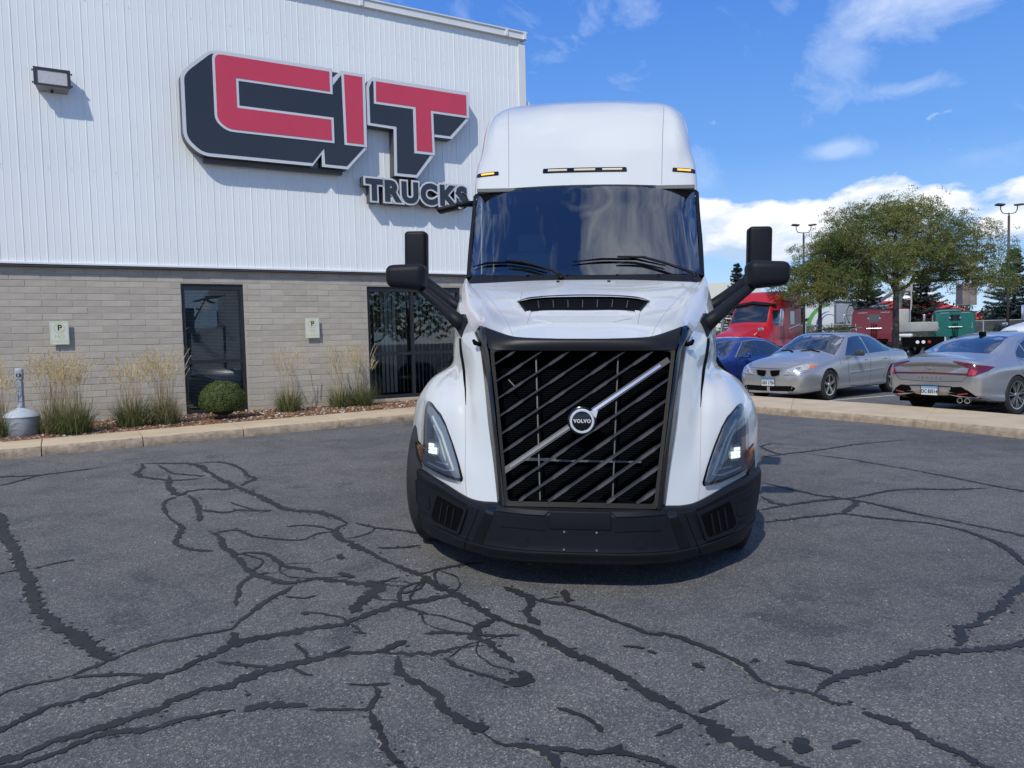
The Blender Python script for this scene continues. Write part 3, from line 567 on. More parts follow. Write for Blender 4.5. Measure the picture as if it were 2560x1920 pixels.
# ------------------------------------------------------------------ building (local frame: s along the wall, b into it, z up)
BZ0, BZ1, ROOF = .30, 2.80, 7.78
BLK = mat('tan_block', (.45,.405,.335), .9, noise_s=7, noise_a=.07, bump=.4, bump_s=140, rand=.085)
BLKS = [mat('tan_block_b%d' % i, c, .9, noise_s=7, noise_a=.09, bump=.5, bump_s=140) for i, c in enumerate(((.45,.405,.335),(.405,.368,.312),(.465,.425,.362)))]
MORT = mat('mortar', (.395,.355,.295), .95, noise_s=30, noise_a=.1)
SID = mat('white_siding', (.83,.85,.83), .40, spec=.4, noise_s=.9, noise_a=.045, rand=.02)
TRIM = mat('white_trim', (.74,.74,.72), .45, noise_s=2, noise_a=.04)
BRZ = mat('dark_bronze_frame', (.018,.02,.024), .45, spec=.5)
WGL = glass_mat('window_glass', (.80,.83,.83), 1.5, 0.0, 1.0)
# mortar backing with openings
def wall_panels(holes, s0, s1, z0, z1, b0, b1, mt, name):
    xs = sorted(set([s0, s1]+[h[0] for h in holes]+[h[1] for h in holes])); m_ = MB()
    for a, c in zip(xs[:-1], xs[1:]):
        hs = [h for h in holes if h[0] <= a+1e-6 and h[1] >= c-1e-6]; z = z0
        for h in sorted(hs, key=lambda h: h[2]):
            if h[2] > z: m_.box((a, b0, z), (c, b1, h[2]))
            z = h[3]
        if z < z1: m_.box((a, b0, z), (c, b1, z1))
    return m_.build(name, mt, bld)
W1 = (2.735, 3.73, .385, 2.58); W2 = (5.955, 7.90, .44, 2.58)
wall_panels([W1, W2], -9.2, 9.44, BZ0-.3, 2.84, .0035, .24, MORT, 'block_wall_backing')
CH, BL = .1016, .4064
bm_me = {}
def block_mesh(L_):
    k = round(L_, 3)
    if k not in bm_me:
        b = MB(); h = .0925; e = .003
        V_ = [(0,.02,0),(L_,.02,0),(L_,.02,h),(0,.02,h),(0,.0+e,0),(L_,e,0),(L_,e,h),(0,e,h),(e,0,e),(L_-e,0,e),(L_-e,0,h-e),(e,0,h-e)]
        F_ = [(8,9,10,11),(4,5,9,8),(5,6,10,9),(6,7,11,10),(7,4,8,11),(0,1,5,4),(1,2,6,5),(2,3,7,6),(3,0,4,7)]
        me = bpy.data.meshes.new('block'); me.from_pydata(V_, [], F_); me.materials.append(BLK); fixn(me); bm_me[k] = me
    return bm_me[k]
rb = random.Random(4); cand = []; z = 2.80-CH; row = 0
while z > .2:
    s = -9.2+(BL/2 if row % 2 else 0)
    while s < 9.44:
        a, c = s, s+BL
        segs = [(a, c)]
        for (h0, h1, zz0, zz1) in (W1, W2):
            if z+CH*.5 > zz0 and z+CH*.5 < zz1:
                ns = []
                for (p, q) in segs:
                    if q <= h0 or p >= h1: ns.append((p, q))
                    else:
                        if p < h0-.03: ns.append((p, h0))
                        if q > h1+.03: ns.append((h1, q))
                segs = ns
        for (p, q) in segs:
            if q > 9.44: q = 9.44
            if q-p > .05: cand.append((p, q, z))
        s += BL
    z -= CH; row += 1
vis = sorted([c for c in cand if c[1] > .15 and c[2] > .35], key=lambda c: c[0]); near = set(vis[:298])
far = MB()
for c in cand:
    p, q, z = c; j = rb.uniform(-.002, .002)
    if c in near:
        o = bpy.data.objects.new('block', block_mesh(q-p-.009)); COL.objects.link(o); o.parent = bld; o.location = (p+.0045, j, z+.0045)
    else:
        mi = rb.choice((0,0,1,1,2)); L_ = q-p-.009; e = .004; h = .0925; s0 = p+.0045; z0 = z+.0045
        V_ = [(s0,.02+j,z0),(s0+L_,.02+j,z0),(s0+L_,.02+j,z0+h),(s0,.02+j,z0+h),(s0,j,z0),(s0+L_,j,z0),(s0+L_,j,z0+h),(s0,j,z0+h)]
        far.add(V_, [(4,5,6,7),(0,1,5,4),(1,2,6,5),(2,3,7,6),(3,0,4,7)], mi)
far.build('blocks', BLKS, bld, kind='stuff', fix=True)
# window sills, reveals
sl = MB(); sl.box((W1[0]-.03,-.025,W1[2]-.05),(W1[1]+.03,.16,W1[2])); sl.box((W2[0]-.03,-.03,W2[2]-.07),(W2[1]+.03,.16,W2[2])); sl.build('window_sill', CONC, bld)
def frame_member(par, a, c): return MB().box(a, c).build('frame_member', BRZ, par)
def window(h, vm, hm, bw=.055):
    s0, s1, z0, z1 = h; f = empty('window', (s0, .03, z0), parent=bld); W_ = s1-s0; H_ = z1-z0
    frame_member(f, (0,0,0), (bw,.1,H_)); frame_member(f, (W_-bw,0,0), (W_,.1,H_)); frame_member(f, (bw,0.001,0), (W_-bw,.1,bw*1.5)); frame_member(f, (bw,.001,H_-bw*1.7), (W_-bw,.1,H_))
    for v in vm: frame_member(f, (v-z0*0-bw/2,.004,bw*1.5), (v+bw/2,.095,H_-bw*1.7))
    edges = [bw]+[v for v in vm]+[W_-bw]
    for i in range(len(edges)-1):
        a = edges[i]+(bw/2 if i else 0); c = edges[i+1]-(bw/2 if i < len(edges)-2 else 0)
        frame_member(f, (a,.007,hm-bw/2), (c,.09,hm+bw/2))
        for (q0, q1) in ((bw*1.5, hm-bw/2), (hm+bw/2, H_-bw*1.7)):
            MB().box((a,.05,q0),(c,.056,q1)).build('pane', WGL, f)
    return f
f1 = window(W1, [], 1.275-W1[2]); f2 = window(W2, [6.87-W2[0]], 1.31-W2[2])
# the rooms behind
ROOM = mat('dim_room', (.05,.052,.055), .9)
for h in (W1, W2):
    r_ = MB(); s0, s1, z0, z1 = h; s0 -= .5; s1 += .5
    r_.box((s0,1.6,z0-.2),(s1,1.62,z1+.2)); r_.box((s0,.25,z0-.22),(s1,1.6,z0-.2)); r_.box((s0,.25,z1+.2),(s1,1.6,z1+.22)); r_.box((s0-.02,.25,z0-.2),(s0,1.6,z1+.2)); r_.box((s1,.25,z0-.2),(s1+.02,1.6,z1+.2))
    r_.build('room_wall', ROOM, bld)
BLD_ = mat('blind_slat', (.80,.80,.76), .6)
b_ = MB(); z = W1[2]+.12
while z < W1[3]-.10:
    M_ = Matrix.Translation((0, .155, z)) @ Matrix.Rotation(R(28), 4, 'X'); b_.box((W1[0]+.07,-.012,-.0006),(W1[1]-.07,.012,.0006), 0, M_); z += .0245
b_.build('blind_slats', BLD_, f1, kind='stuff'); bpy.data.objects['blind_slats'].location = (-W1[0], -.03, -W1[2])
CUR = mat('vertical_blind', (.72,.72,.66), .7, rand=.2)
s = W2[0]+.10; k = 0
while s < W2[1]-.06:
    wd_ = .085; M_ = Matrix.Translation((s-W2[0], .15, .12)) @ Matrix.Rotation(R(62+rb.uniform(-7,7)+(-30 if 3 <= k <= 6 else 0)), 4, 'Z')
    o = MB().box((-wd_/2,-.0015,0),(wd_/2,.0015,2.0), 0, M_).build('blind_slat', CUR, f2); s += .082; k += 1
# siding: ribbed sheets, each 0.305 m wide, lapped
def siding_profile():
    w = .3048; pts = []
    for k in range(3):
        x = k*.1016; pts += [(x, -.004),(x+.006,-.010),(x+.018,-.010),(x+.024,-.004)] if k == 0 else [(x,-.004),(x+.004,-.0072),(x+.012,-.0072),(x+.016,-.004)]
    return pts+[(w-.0005, -.004)]
SP = siding_profile(); V_ = []; F_ = []
for (x, b) in SP: V_ += [(x, b, 0), (x, b, ROOF-2.86)]
n = len(SP); F_ = [(2*i, 2*i+2, 2*i+3, 2*i+1) for i in range(n-1)]
sm_ = bpy.data.meshes.new('siding_sheet'); sm_.from_pydata(V_, [], F_); sm_.materials.append(SID)
k = 0; s = -9.2
while s < 9.3:
    o = bpy.data.objects.new('siding_sheet', sm_); COL.objects.link(o); o.parent = bld; o.location = (s, -.055+rb.uniform(-.0012,.0012), 2.862); s += .3048; k += 1
    if s+.3048 > 9.44: break
MB().box((-9.2,-.05,2.85),(9.44,.2,ROOF-.02)).build('siding_backing', TRIM, bld)
# lapped horizontal end joints and base flashing
fl = MB(); fl.box((-9.2,-.095,2.835),(9.5,-.01,2.862)); fl.build('base_flashing', mat('flashing_white', (.8,.8,.8), .35), bld)
MB().box((-9.2,-.085,2.80),(9.45,.012,2.833)).build('soffit_strip', mat('soffit_dark', (.05,.052,.058), .7), bld)
# corner trim and roof fascia in lengths
ct = MB(); ct.box((9.34,-.085,4.3),(9.50,.10,7.58)); ct.build('corner_trim', TRIM, bld)
MB().box((9.36,-.075,2.863),(9.49,.10,4.297)).build('corner_trim', TRIM, bld)
s = -9.2; 
while s < 9.3:
    e = min(s+3.05, 9.53); c_ = MB().box((s,-.13,ROOF-.13),(e-.004,.3,ROOF)).box((s,-.15,ROOF-.012),(e-.004,.3,ROOF+.012)).box((s,-.14,ROOF-.142),(e-.004,-.06,ROOF-.131)); c_.build('roof_fascia', TRIM, bld)
    MB().box((e-.09,-.153,ROOF-.134),(e-.03,.3,ROOF+.016)).build('fascia_splice', TRIM, bld); s = e+.0
# body of the building: end wall and roof
MB().box((9.44,.10,.2),(9.47,14,ROOF-.02)).box((-9.2,.3,ROOF-.05),(9.47,14,ROOF-.03)).box((-9.2,13.97,.2),(9.44,14,ROOF-.05)).box((-9.23,.1,.2),(-9.2,14,ROOF-.05)).build('end_walls_and_roof', SID, bld)
gt = MB(); gt.box((9.47,-.02,6.22),(9.62,.16,6.44)); gt.tube([(9.55,.07,6.22),(9.55,.07,.5)], .05, 8); gt.build('downspout', TRIM, bld)
# rust streaks / screws: small fixings in rows
sc_ = MB(); ss_ = -1.0
for i in range(34):
    for zz in (4.3, 6.9): sc_.cbox((.33+i*.3048, -.0685, zz), (.01,.006,.01))
sc_.build('siding_screws', mat('screw_grey', (.6,.6,.6), .5), bld, kind='stuff')

# wall-pack lamp
wp = empty('wall_lamp', (0,0,0)); wp.matrix_world = bld.matrix_world @ Matrix.Translation((.83,-.06,5.40)); tag(wp, 'black framed rectangular flood lamp on the white siding left of the big sign', 'wall lamp')
HG = mat('lamp_housing_grey', (.33,.33,.34), .5)
h_ = MB(); h_.add([(.04,-.0,.02),(.42,0,.02),(.42,0,.30),(.04,0,.30),(0,-.20,.07),(.46,-.20,.07),(.46,-.13,.34),(0,-.13,.34)], [(3,2,1,0),(4,5,6,7),(0,1,5,4),(1,2,6,5),(2,3,7,6),(3,0,4,7)]); h_.build('housing', HG, wp, fix=True)
def lp(x, t, d): return (x, -.20+.07*t-d*.968, .07+.27*t-d*.25)
fr = MB()
for (x0,x1,t0,t1) in ((-.01,.47,-.05,.09),(-.01,.47,.9,1.03),(-.01,.035,.09,.9),(.425,.47,.09,.9)):
    A = [lp(x0,t0,0),lp(x1,t0,0),lp(x1,t1,0),lp(x0,t1,0),lp(x0,t0,.03),lp(x1,t0,.03),lp(x1,t1,.03),lp(x0,t1,.03)]
    fr.add(A, [(3,2,1,0),(4,5,6,7),(0,1,5,4),(1,2,6,5),(2,3,7,6),(3,0,4,7)])
fr.build('door_frame', BRZ, wp, fix=True)
mesh('lens', [lp(.035,.09,.012),lp(.425,.09,.012),lp(.425,.9,.012),lp(.035,.9,.012)], [(0,1,2,3)], mat('prismatic_lens', (.42,.42,.42), .35, coat=.3, noise_s=30, noise_a=.08), wp)
lt = MB()
for z_ in (.10,.28):
    for x_ in (-.022,.482): lt.cbox((x_,-.17,z_),(.02,.03,.02))
lt.lathe([(.02,0),(.02,-.03),(.001,-.034)], (.22,-.08,.03), 'z', 12); lt.build('latch', BRZ, wp)
wp2 = empty('wall_lamp', (0,0,0)); 
# ------------------------------------------------------------------ big channel-letter sign
#SIGN#
SGR = mat('sign_grey_return', (.07,.072,.078), .5); SLG = mat('sign_light_edge', (.62,.63,.65), .4); SBK = mat('sign_black_face', (.022,.026,.032), .35, coat=.3, noise_s=2, noise_a=.06)
SRD = mat('sign_red_face', (.60,.045,.085), .38, coat=.25, noise_s=1.5, noise_a=.05)
sg = empty('company_sign', (0,0,0)); sg.matrix_world = bld.matrix_world @ Matrix.Translation((4.5,-.07,4.6)); tag(sg, 'huge red and black block letter company sign mounted on the white siding', 'sign')
MS = Matrix.Translation((-4.5, .07, -4.6))
def plate(pts, w0, w1, nm, mt_, par=None, rad=0.0):
    pts = rounded(pts, rad) if rad else pts
    m_ = MB().prism(pts, w0, w1, lambda p, d: tuple(MS @ Vector((p[0], -d, p[1])))); return m_.build(nm, mt_, par or sg, fix=True)
OUT1s = [(3.32,6.37),(5.35,6.37),(5.345,6.21),(5.50,6.36),(5.95,6.36),(5.95,5.06),(5.57,4.635),(5.10,4.64),(5.10,4.86),(4.93,4.635),(3.10,4.635),(2.84,4.87),(2.84,5.90),(2.93,6.02)]
BLK1s = [(3.30,6.28),(3.36,6.31),(5.28,6.22),(5.285,6.0),(5.50,6.28),(5.90,6.30),(5.90,5.07),(5.55,4.69),(5.155,4.69),(5.145,4.96),(4.93,4.69),(3.12,4.69),(2.895,4.90),(2.895,5.87),(2.97,5.98)]
GCs = [(3.335,6.345),(5.335,6.345),(5.335,5.92),(3.735,5.92),(3.735,5.515),(5.335,5.515),(5.335,5.07),(3.52,5.07),(3.335,5.22)]
RCs = [(3.375,6.305),(5.285,6.305),(5.285,5.96),(3.695,5.96),(3.695,5.475),(5.29,5.475),(5.29,5.11),(3.54,5.11),(3.375,5.24)]
GIs = [(5.505,6.345),(5.945,6.345),(5.935,5.062),(5.52,5.062)]; RIs = [(5.55,6.30),(5.89,6.30),(5.88,5.105),(5.563,5.105)]
OUT2s = [(6.09,6.335),(8.05,6.335),(8.05,5.83),(7.66,5.40),(7.29,5.40),(7.29,5.07),(6.91,4.60),(6.455,4.60),(6.47,5.45),(5.965,5.465),(5.965,6.15),(6.0,6.25)]
BLK2s = [(6.07,6.25),(6.12,6.28),(7.95,6.28),(7.98,5.83),(7.62,5.45),(7.24,5.45),(7.225,5.09),(6.89,4.655),(6.51,4.655),(6.525,5.50),(6.018,5.51),(6.018,6.14)]
GTs = [(6.105,6.31),(8.045,6.31),(8.04,5.835),(7.275,5.835),(7.285,5.05),(6.865,5.05),(6.865,5.86),(6.10,5.86)]
RTs = [(6.145,6.265),(7.985,6.265),(7.985,5.88),(7.225,5.88),(7.235,5.10),(6.915,5.10),(6.915,5.905),(6.14,5.905)]
def letter(outs, blks, gs, rs):
    b_ = plate(outs, .085, .300, 'letter_box', SGR); plate(outs, .3005, .306, 'light_border', SLG, b_); plate(blks, .3062, .310, 'black_face', SBK, b_)
    for g_ in gs: plate(g_, .3102, .318, 'face_outline', SLG, b_, .0 if len(g_) != 9 else 0)
    for r_ in rs: plate(r_, .3182, .322, 'red_face', SRD, b_)
def rnd_c(P, i, r): return rounded(P, [r if k in i else 0 for k in range(len(P))], 6)
letter(rnd_c(OUT1s, (0,10,11,12,13), .16), rnd_c(BLK1s, (0,1,11,12,13,14), .12), [rnd_c(GCs, (0,7,8), .14), GIs], [rnd_c(RCs, (0,7,8), .11), RIs])
letter(OUT2s, BLK2s, [GTs], [RTs])
MB().box((3.15,-.20,4.56),(5.50,-.09,4.63), 0, MS).build('raceway', SGR, sg); MB().box((6.75,-.2,4.52),(6.98,-.09,4.60), 0, MS).build('raceway', SGR, sg)
MB().box((5.35,-.22,6.27),(5.52,-.1,6.345), 0, MS).build('raceway', SGR, sg)
# TRUCKS lettering, outlined
tk = empty('lettering_sign', (0,0,0)); tk.matrix_world = bld.matrix_world @ Matrix.Translation((6.93,-.07,4.30)); tag(tk, 'small black TRUCKS lettering with pale outline under the big sign', 'sign')
MT = Matrix.Translation((0.0, 0, 0)) @ Matrix(((1,0,0,0),(0,0,-1,0),(0,1,0,0),(0,0,0,1)))
def tw(nm, off, y, ext, mt_, par, body='TRUCKS'):
    V_, F_ = text_mesh(body, .52, off, ext, 1.0, 1.12)
    xs = [v[0] for v in V_]; return V_, F_
ref, _ = text_mesh('TRUCKS', .50, .0, 0, 1.0, 1.20); wx = max(v[0] for v in ref)-min(v[0] for v in ref); cxr = (max(v[0] for v in ref)+min(v[0] for v in ref))/2; sxx = 2.02/wx
for nm, off, yy, ext, mt_ in (('letter_backs', .062, -.115, .09, SGR), ('letter_outlines', .062, -.2105, .004, SLG), ('letter_faces', .028, -.219, .0035, SBK)):
    V_, F_ = text_mesh('TRUCKS', .50, off, ext, 1.0, 1.20)
    mesh(nm, [((v[0]-cxr)*sxx, yy-v[2], v[1]*1.0) for v in V_], F_, mt_, tk)

# ------------------------------------------------------------------ no-parking plates
SW = mat('faded_sign_white', (.66,.69,.66), .4, noise_s=5, noise_a=.06); SY = mat('faded_yellow_print', (.62,.62,.26), .5); SK = mat('sign_black_print', (.02,.02,.02), .5); SY2 = mat('very_faded_yellow', (.68,.68,.42), .5)
def no_parking(s, z, label, W_=.255, H_=.36):
    n_ = empty('no_parking_sign', (0,0,0)); n_.matrix_world = bld.matrix_world @ Matrix.Translation((s,-.055,z)); tag(n_, label, 'sign', 'no parking signs on the block wall')
    f = lambda p, d: (p[0], -d, p[1])
    MB().prism(rounded([(-W_/2,-H_/2),(W_/2,-H_/2),(W_/2,H_/2),(-W_/2,H_/2)], .012), .0, .003, f).build('plate', SW, n_, fix=True)
    st = MB(); st.box((-.02,0,-.12),(.02,.055,-.08)); st.box((-.02,0,.08),(.02,.055,.12)); st.build('bracket', SGR, n_)
    b_ = MB()
    for a, c in (((-W_/2+.006,-H_/2+.006),(W_/2-.006,-H_/2+.014)),((-W_/2+.006,H_/2-.014),(W_/2-.006,H_/2-.006)),((-W_/2+.006,-H_/2+.014),(-W_/2+.014,H_/2-.014)),((W_/2-.014,-H_/2+.014),(W_/2-.006,H_/2-.014))): b_.box((a[0],-.0045,a[1]),(c[0],-.0035,c[1]))
    b_.build('border_print', SY, n_)
    c_ = MB(); N_ = 40; V_ = []; cz = .075
    for k in range(N_):
        an = 2*math.pi*k/N_; V_ += [(.078*math.cos(an), -.0045, cz+.078*math.sin(an)), (.060*math.cos(an), -.0045, cz+.060*math.sin(an))]
    c_.add(V_, [(2*k, 2*k+1, (2*k+3) % (2*N_), (2*k+2) % (2*N_)) for k in range(N_)])
    c_.add([(-.050,-.0045,cz+.038),(-.038,-.0045,cz+.050),(.050,-.0045,cz-.038),(.038,-.0045,cz-.050)], [(0,1,2,3)][::-1]); c_.build('circle_print', SY, n_)
    for t, sz, x, zz, mt_, yy in (('P', .12, .006, cz, SK, -.0055), ('NO', .085, 0, -.055, SY, -.0045), ('PARKING', .055, 0, -.125, SY2, -.0045)):
        put_text('print', t, sz, Matrix.Translation((x, yy, zz)) @ Matrix(((1,0,0,0),(0,0,-1,0),(0,1,0,0),(0,0,0,1))), mt_, n_, offset=.0025, extrude=.0002)
    return n_
no_parking(.965, 1.79, 'faded no parking sign on the block wall under the flood lamp')
no_parking(4.885, 1.815, 'faded no parking sign on the block wall between the two windows')
bpy.data.objects.remove(wp2)

# ------------------------------------------------------------------ the white tractor unit (local: x to the viewer's right, y back from the nose, z up)
trk = empty('semi_truck', (0,0,0)); tag(trk, 'white sleeper semi truck with slanted black grille facing the camera, headlamps lit', 'truck')
_y, _ro = R(5.7), R(1.4)
tu = Vector((math.cos(_y), -math.sin(_y), 0)); tv = Vector((math.sin(_y), math.cos(_y), 0)); tw_ = Vector((0, 0, 1))
tu2 = tu*math.cos(_ro)-tw_*math.sin(_ro); tw2 = tw_*math.cos(_ro)+tu*math.sin(_ro)
trk.matrix_world = frame_M((.36, 4.35, .03), tu2, tv, tw2)
# --- hood: rows front to back
c3 = [(.698,.66,1.51),(.752,.84,1.552),(.812,1.05,1.617),(.862,1.22,1.675),(.915,1.45,1.758),(.965,1.75,1.87),(.982,2.02,1.972)]
hood_rows = [
 [(0,.42,1.473),(.22,.425,1.475),(.431,.455,1.487),(.56,.52,1.523),(.645,.60,1.550),(.698,.66,1.51)],
 [(0,.62,1.550),(.24,.625,1.552),(.475,.66,1.553),(.60,.74,1.583),(.69,.80,1.588),c3[1]],
 [(0,.86,1.625),(.27,.865,1.627),(.53,.90,1.615),(.65,.96,1.64),(.745,1.01,1.647),c3[2]],
 [(0,1.10,1.712),(.30,1.105,1.712),(.60,1.13,1.683),(.71,1.16,1.70),(.80,1.20,1.705),c3[3]],
 [(0,1.35,1.80),(.33,1.355,1.80),(.70,1.38,1.775),(.79,1.40,1.785),(.862,1.43,1.785),c3[4]],
 [(0,1.60,1.875),(.37,1.61,1.873),(.80,1.65,1.855),(.87,1.68,1.865),(.925,1.72,1.885),c3[5]],
 [(0,1.85,1.944),(.42,1.86,1.94),(.905,1.90,1.922),(.935,1.93,1.935),(.962,1.98,1.968),c3[6]]]
hood = surf('hood', sym(hood_rows), WHITE, trk, 6, 6)
# --- fender and hood side
def fend(sx):
    rows = [
     [(.489,.125,.502),(.60,.19,.494),(.70,.27,.503),(.871,.45,.551),(1.03,.64,.59),(1.17,.88,.618),(1.19,1.2,.64)],
     [(.513,.19,.65),(.61,.255,.65),(.70,.315,.65),(.84,.43,.67),(1.01,.60,.70),(1.18,.91,.72),(1.20,1.24,.75)],
     [(.54,.26,.80),(.625,.33,.80),(.70,.39,.80),(.82,.45,.81),(1.0,.60,.82),(1.186,.95,.83),(1.20,1.28,.87)],
     [(.565,.32,.93),(.645,.39,.93),(.715,.45,.93),(.83,.49,.94),(1.0,.62,.95),(1.186,1.0,.95),(1.19,1.31,.97)],
     [(.587,.375,1.06),(.665,.44,1.06),(.738,.52,1.062),(.84,.55,1.06),(1.0,.70,1.07),(1.165,1.06,1.06),(1.16,1.34,1.06)],
     [(.607,.43,1.19),(.69,.52,1.19),(.772,.66,1.2),(.85,.70,1.175),(.96,.84,1.19),(1.09,1.17,1.19),(1.08,1.38,1.18)],
     [(.617,.46,1.27),(.703,.57,1.28),(.795,.77,1.29),(.85,.88,1.255),(.91,1.03,1.27),(.972,1.28,1.28),(.965,1.42,1.28)],
     [(.64,.515,1.38),(.72,.64,1.40),(.825,.87,1.405),(.875,1.02,1.39),(.925,1.17,1.39),(.972,1.38,1.39),(.975,1.52,1.39)],
     [(.665,.585,1.46),(.738,.74,1.49),(.84,1.0,1.52),(.885,1.14,1.54),(.935,1.32,1.57),(.995,1.58,1.62),(1.0,1.80,1.66)],
     c3]
    rows = [[(sx*x, y, z) for x, y, z in r] for r in rows]
    return surf('fender', rows, WHITE, trk, 6, 5, flip=(sx < 0))
fL, fR = fend(-1), fend(1)
# rear part of the fender arch and flank down to the step
for sx in (-1, 1):
    rows = [[(1.19,1.2,.64),(1.20,1.5,1.04),(1.13,1.75,1.08),(1.10,1.95,.95),(1.12,2.05,.55)],
            [(1.16,1.34,1.06),(1.12,1.5,1.12),(1.06,1.75,1.14),(1.06,2.0,1.05),(1.08,2.12,.55)],
            [(.975,1.52,1.39),(.985,1.62,1.39),(.99,1.8,1.38),(1.0,2.05,1.3),(1.05,2.16,.55)],
            [(1.0,1.80,1.66),(1.0,1.86,1.66),(1.0,1.95,1.6),(1.01,2.1,1.45),(1.04,2.2,.55)]]
    surf('flank_panel', [[(sx*x, y, z) for x, y, z in r] for r in rows], WHITE, trk, 4, 4, flip=(sx < 0))
# --- bumper
bt = [(0,.03,.492),(.3,.04,.494),(.489,.10,.502),(.60,.165,.494),(.70,.245,.503),(.871,.425,.551),(1.03,.615,.59),(1.172,.865,.618),(1.195,1.1,.63)]
def off_(P, dy, dz, dx=0): return [(x+dx*(x > .3), y+dy, z+dz) for x, y, z in P]
bump_rows = [
 off_(bt, .055, -.004), off_(bt, .01, .003), off_(bt, -.022, -.008, .006), off_(bt, -.030, -.025, .010),
 [(0,-.005,.455),(.3,.005,.456),(.495,.06,.462),(.61,.13,.46),(.715,.22,.47),(.885,.405,.51),(1.045,.59,.545),(1.192,.86,.57),(1.215,1.1,.585)],
 [(0,0,.38),(.3,.01,.38),(.5,.06,.385),(.62,.135,.385),(.73,.235,.39),(.895,.425,.42),(1.05,.605,.44),(1.19,.875,.46),(1.21,1.1,.47)],
 [(0,.0,.255),(.3,.01,.255),(.5,.06,.257),(.6,.12,.258),(.70,.205,.26),(.87,.39,.265),(1.03,.585,.27),(1.165,.88,.28),(1.18,1.05,.29)],
 [(0,-.012,.245),(.3,-.002,.245),(.5,.048,.247),(.6,.108,.248),(.70,.192,.25),(.87,.378,.255),(1.03,.575,.26),(1.165,.87,.265),(1.18,1.04,.275)],
 [(0,.01,.20),(.3,.02,.20),(.5,.07,.20),(.6,.13,.205),(.70,.21,.205),(.86,.40,.20),(1.01,.60,.20),(1.14,.88,.205),(1.155,1.03,.21)],
 [(0,.05,.166),(.3,.06,.167),(.5,.11,.172),(.6,.165,.176),(.70,.245,.18),(.85,.43,.165),(.99,.62,.16),(1.11,.88,.165),(1.12,1.0,.17)],
 [(0,.35,.17),(.3,.36,.17),(.5,.40,.175),(.6,.42,.178),(.66,.45,.18),(.75,.55,.17),(.85,.70,.165),(.95,.9,.17),(.96,1.0,.17)]]
bumper = surf('bumper', sym(bump_rows), MATTE, trk, 5, 3, flip=True)
bb = bvh_of(bumper); fb = bvh_of(fL, fR, hood)
FR = lambda p: (p[0], -1.5, p[1])
def mir(P): return [(-x, z) for x, z in P][::-1]
def dr(nm, P, bv, mt_, par=trk, **k): return drape(nm, P, bv, FR, (0,1,0), mt_, par, **k)
SEAM = mat('panel_seam', (.004,.004,.004), .9, spec=.1)
def stroke(P, w):
    a = []; b = []
    for i, p in enumerate(P):
        p = Vector(p); t = (Vector(P[min(i+1,len(P)-1)])-Vector(P[max(i-1,0)])).normalized(); n = Vector((-t.y, t.x))*w/2; a.append(tuple(p+n)); b.append(tuple(p-n))
    return a+b[::-1]
for s_ in (-1, 1):
    g_ = (lambda P: [(x, z) for x, z in P]) if s_ > 0 else mir
    dr('gloss_insert', g_([(.49,.488),(.545,.482),(.645,.262),(.575,.262)]), bb, GLOSSB, step=.03, off=.003)
    dr('bumper_seam', g_(stroke([(.592,.492),(.64,.37),(.69,.25)], .005)), bb, SEAM, off=.0015, thick=.001, step=.02)
    dr('bumper_seam', g_(stroke([(.695,.25),(.705,.20),(.702,.17)], .005)), bb, SEAM, off=.0015, thick=.001, step=.02)
    dr('bumper_seam', g_(stroke([(0.0,.250),(.3,.251),(.5,.253),(.70,.256),(.87,.261),(1.03,.266),(1.16,.275)], .004)), bb, SEAM, off=.0015, thick=.001, step=.02)
    # corner vent: raised frame, recess, louvres
    V1 = [(.695,.437),(.905,.477),(.955,.325),(.93,.302),(.75,.290)]
    dr('vent_frame', g_(rounded([(.672,.452),(.90,.498),(1.10,.535),(1.12,.41),(1.075,.345),(.975,.335),(.925,.280),(.735,.272)], .02, 3)), bb, MATTE, step=.03, off=.012, thick=.02)
    v_ = dr('vent_recess', g_(rounded(V1, .014, 3)), bb, DARK, step=.03, off=.0135, thick=.002)
    for k in range(3):
        x0 = .748+.048*k; 
        dr('vent_louvre', g_(stroke([(x0+.012, .43+.006*k), (x0+.040, .302+.004*k)], .008)), bb, MATTE, step=.02, off=.020, thick=.008)
    dr('blank_cover', g_(rounded([(1.072,.462),(.972,.445),(.962,.372),(.985,.368),(1.06,.382)], .012, 3)), bb, MATTE, step=.03, off=.018, thick=.006)
    # character crease and shadow line on the centre section
    dr('bumper_crease', g_([(.178,.480),(.485,.487),(.482,.468),(.205,.462)]), bb, MATTE, step=.03, off=.010, thick=.012)
    dr('bumper_crease', g_(stroke([(.20,.378),(.35,.386),(.46,.384)], .010)), bb, MATTE, step=.03, off=.006, thick=.008)
rbox('plate_mount', (0,.004,.436), (.348,.03,.106), .004, mat('plate_black_plastic', (.012,.013,.015), .5, spec=.2), trk, Matrix.Translation((0,.004,.436)) @ Matrix.Rotation(R(6), 4, 'X') @ Matrix.Translation((0,-.004,-.436)))
for (x, z) in ((-.09,.366),(.094,.366),(-.092,.257+.006),(.095,.257+.006)):
    MB().lathe([(.0001,-.012),(.006,-.011),(.008,-.004),(.008,.004)], (x, .003, z), 'y', 10).build('plate_screw', SILVERM, trk, 40)
# --- grille: plane leaning back
def gy_(z): return .06+(z-.526)*.414
def gx_(z): return .420+(z-.526)*.146
def gp(x, z, d=0): return (x, gy_(z)-d*.924+0, z-d*.38*0)
GF = [(-.420,.526),(.420,.526),(.547,1.395),(-.547,1.395)]
gr = MB()
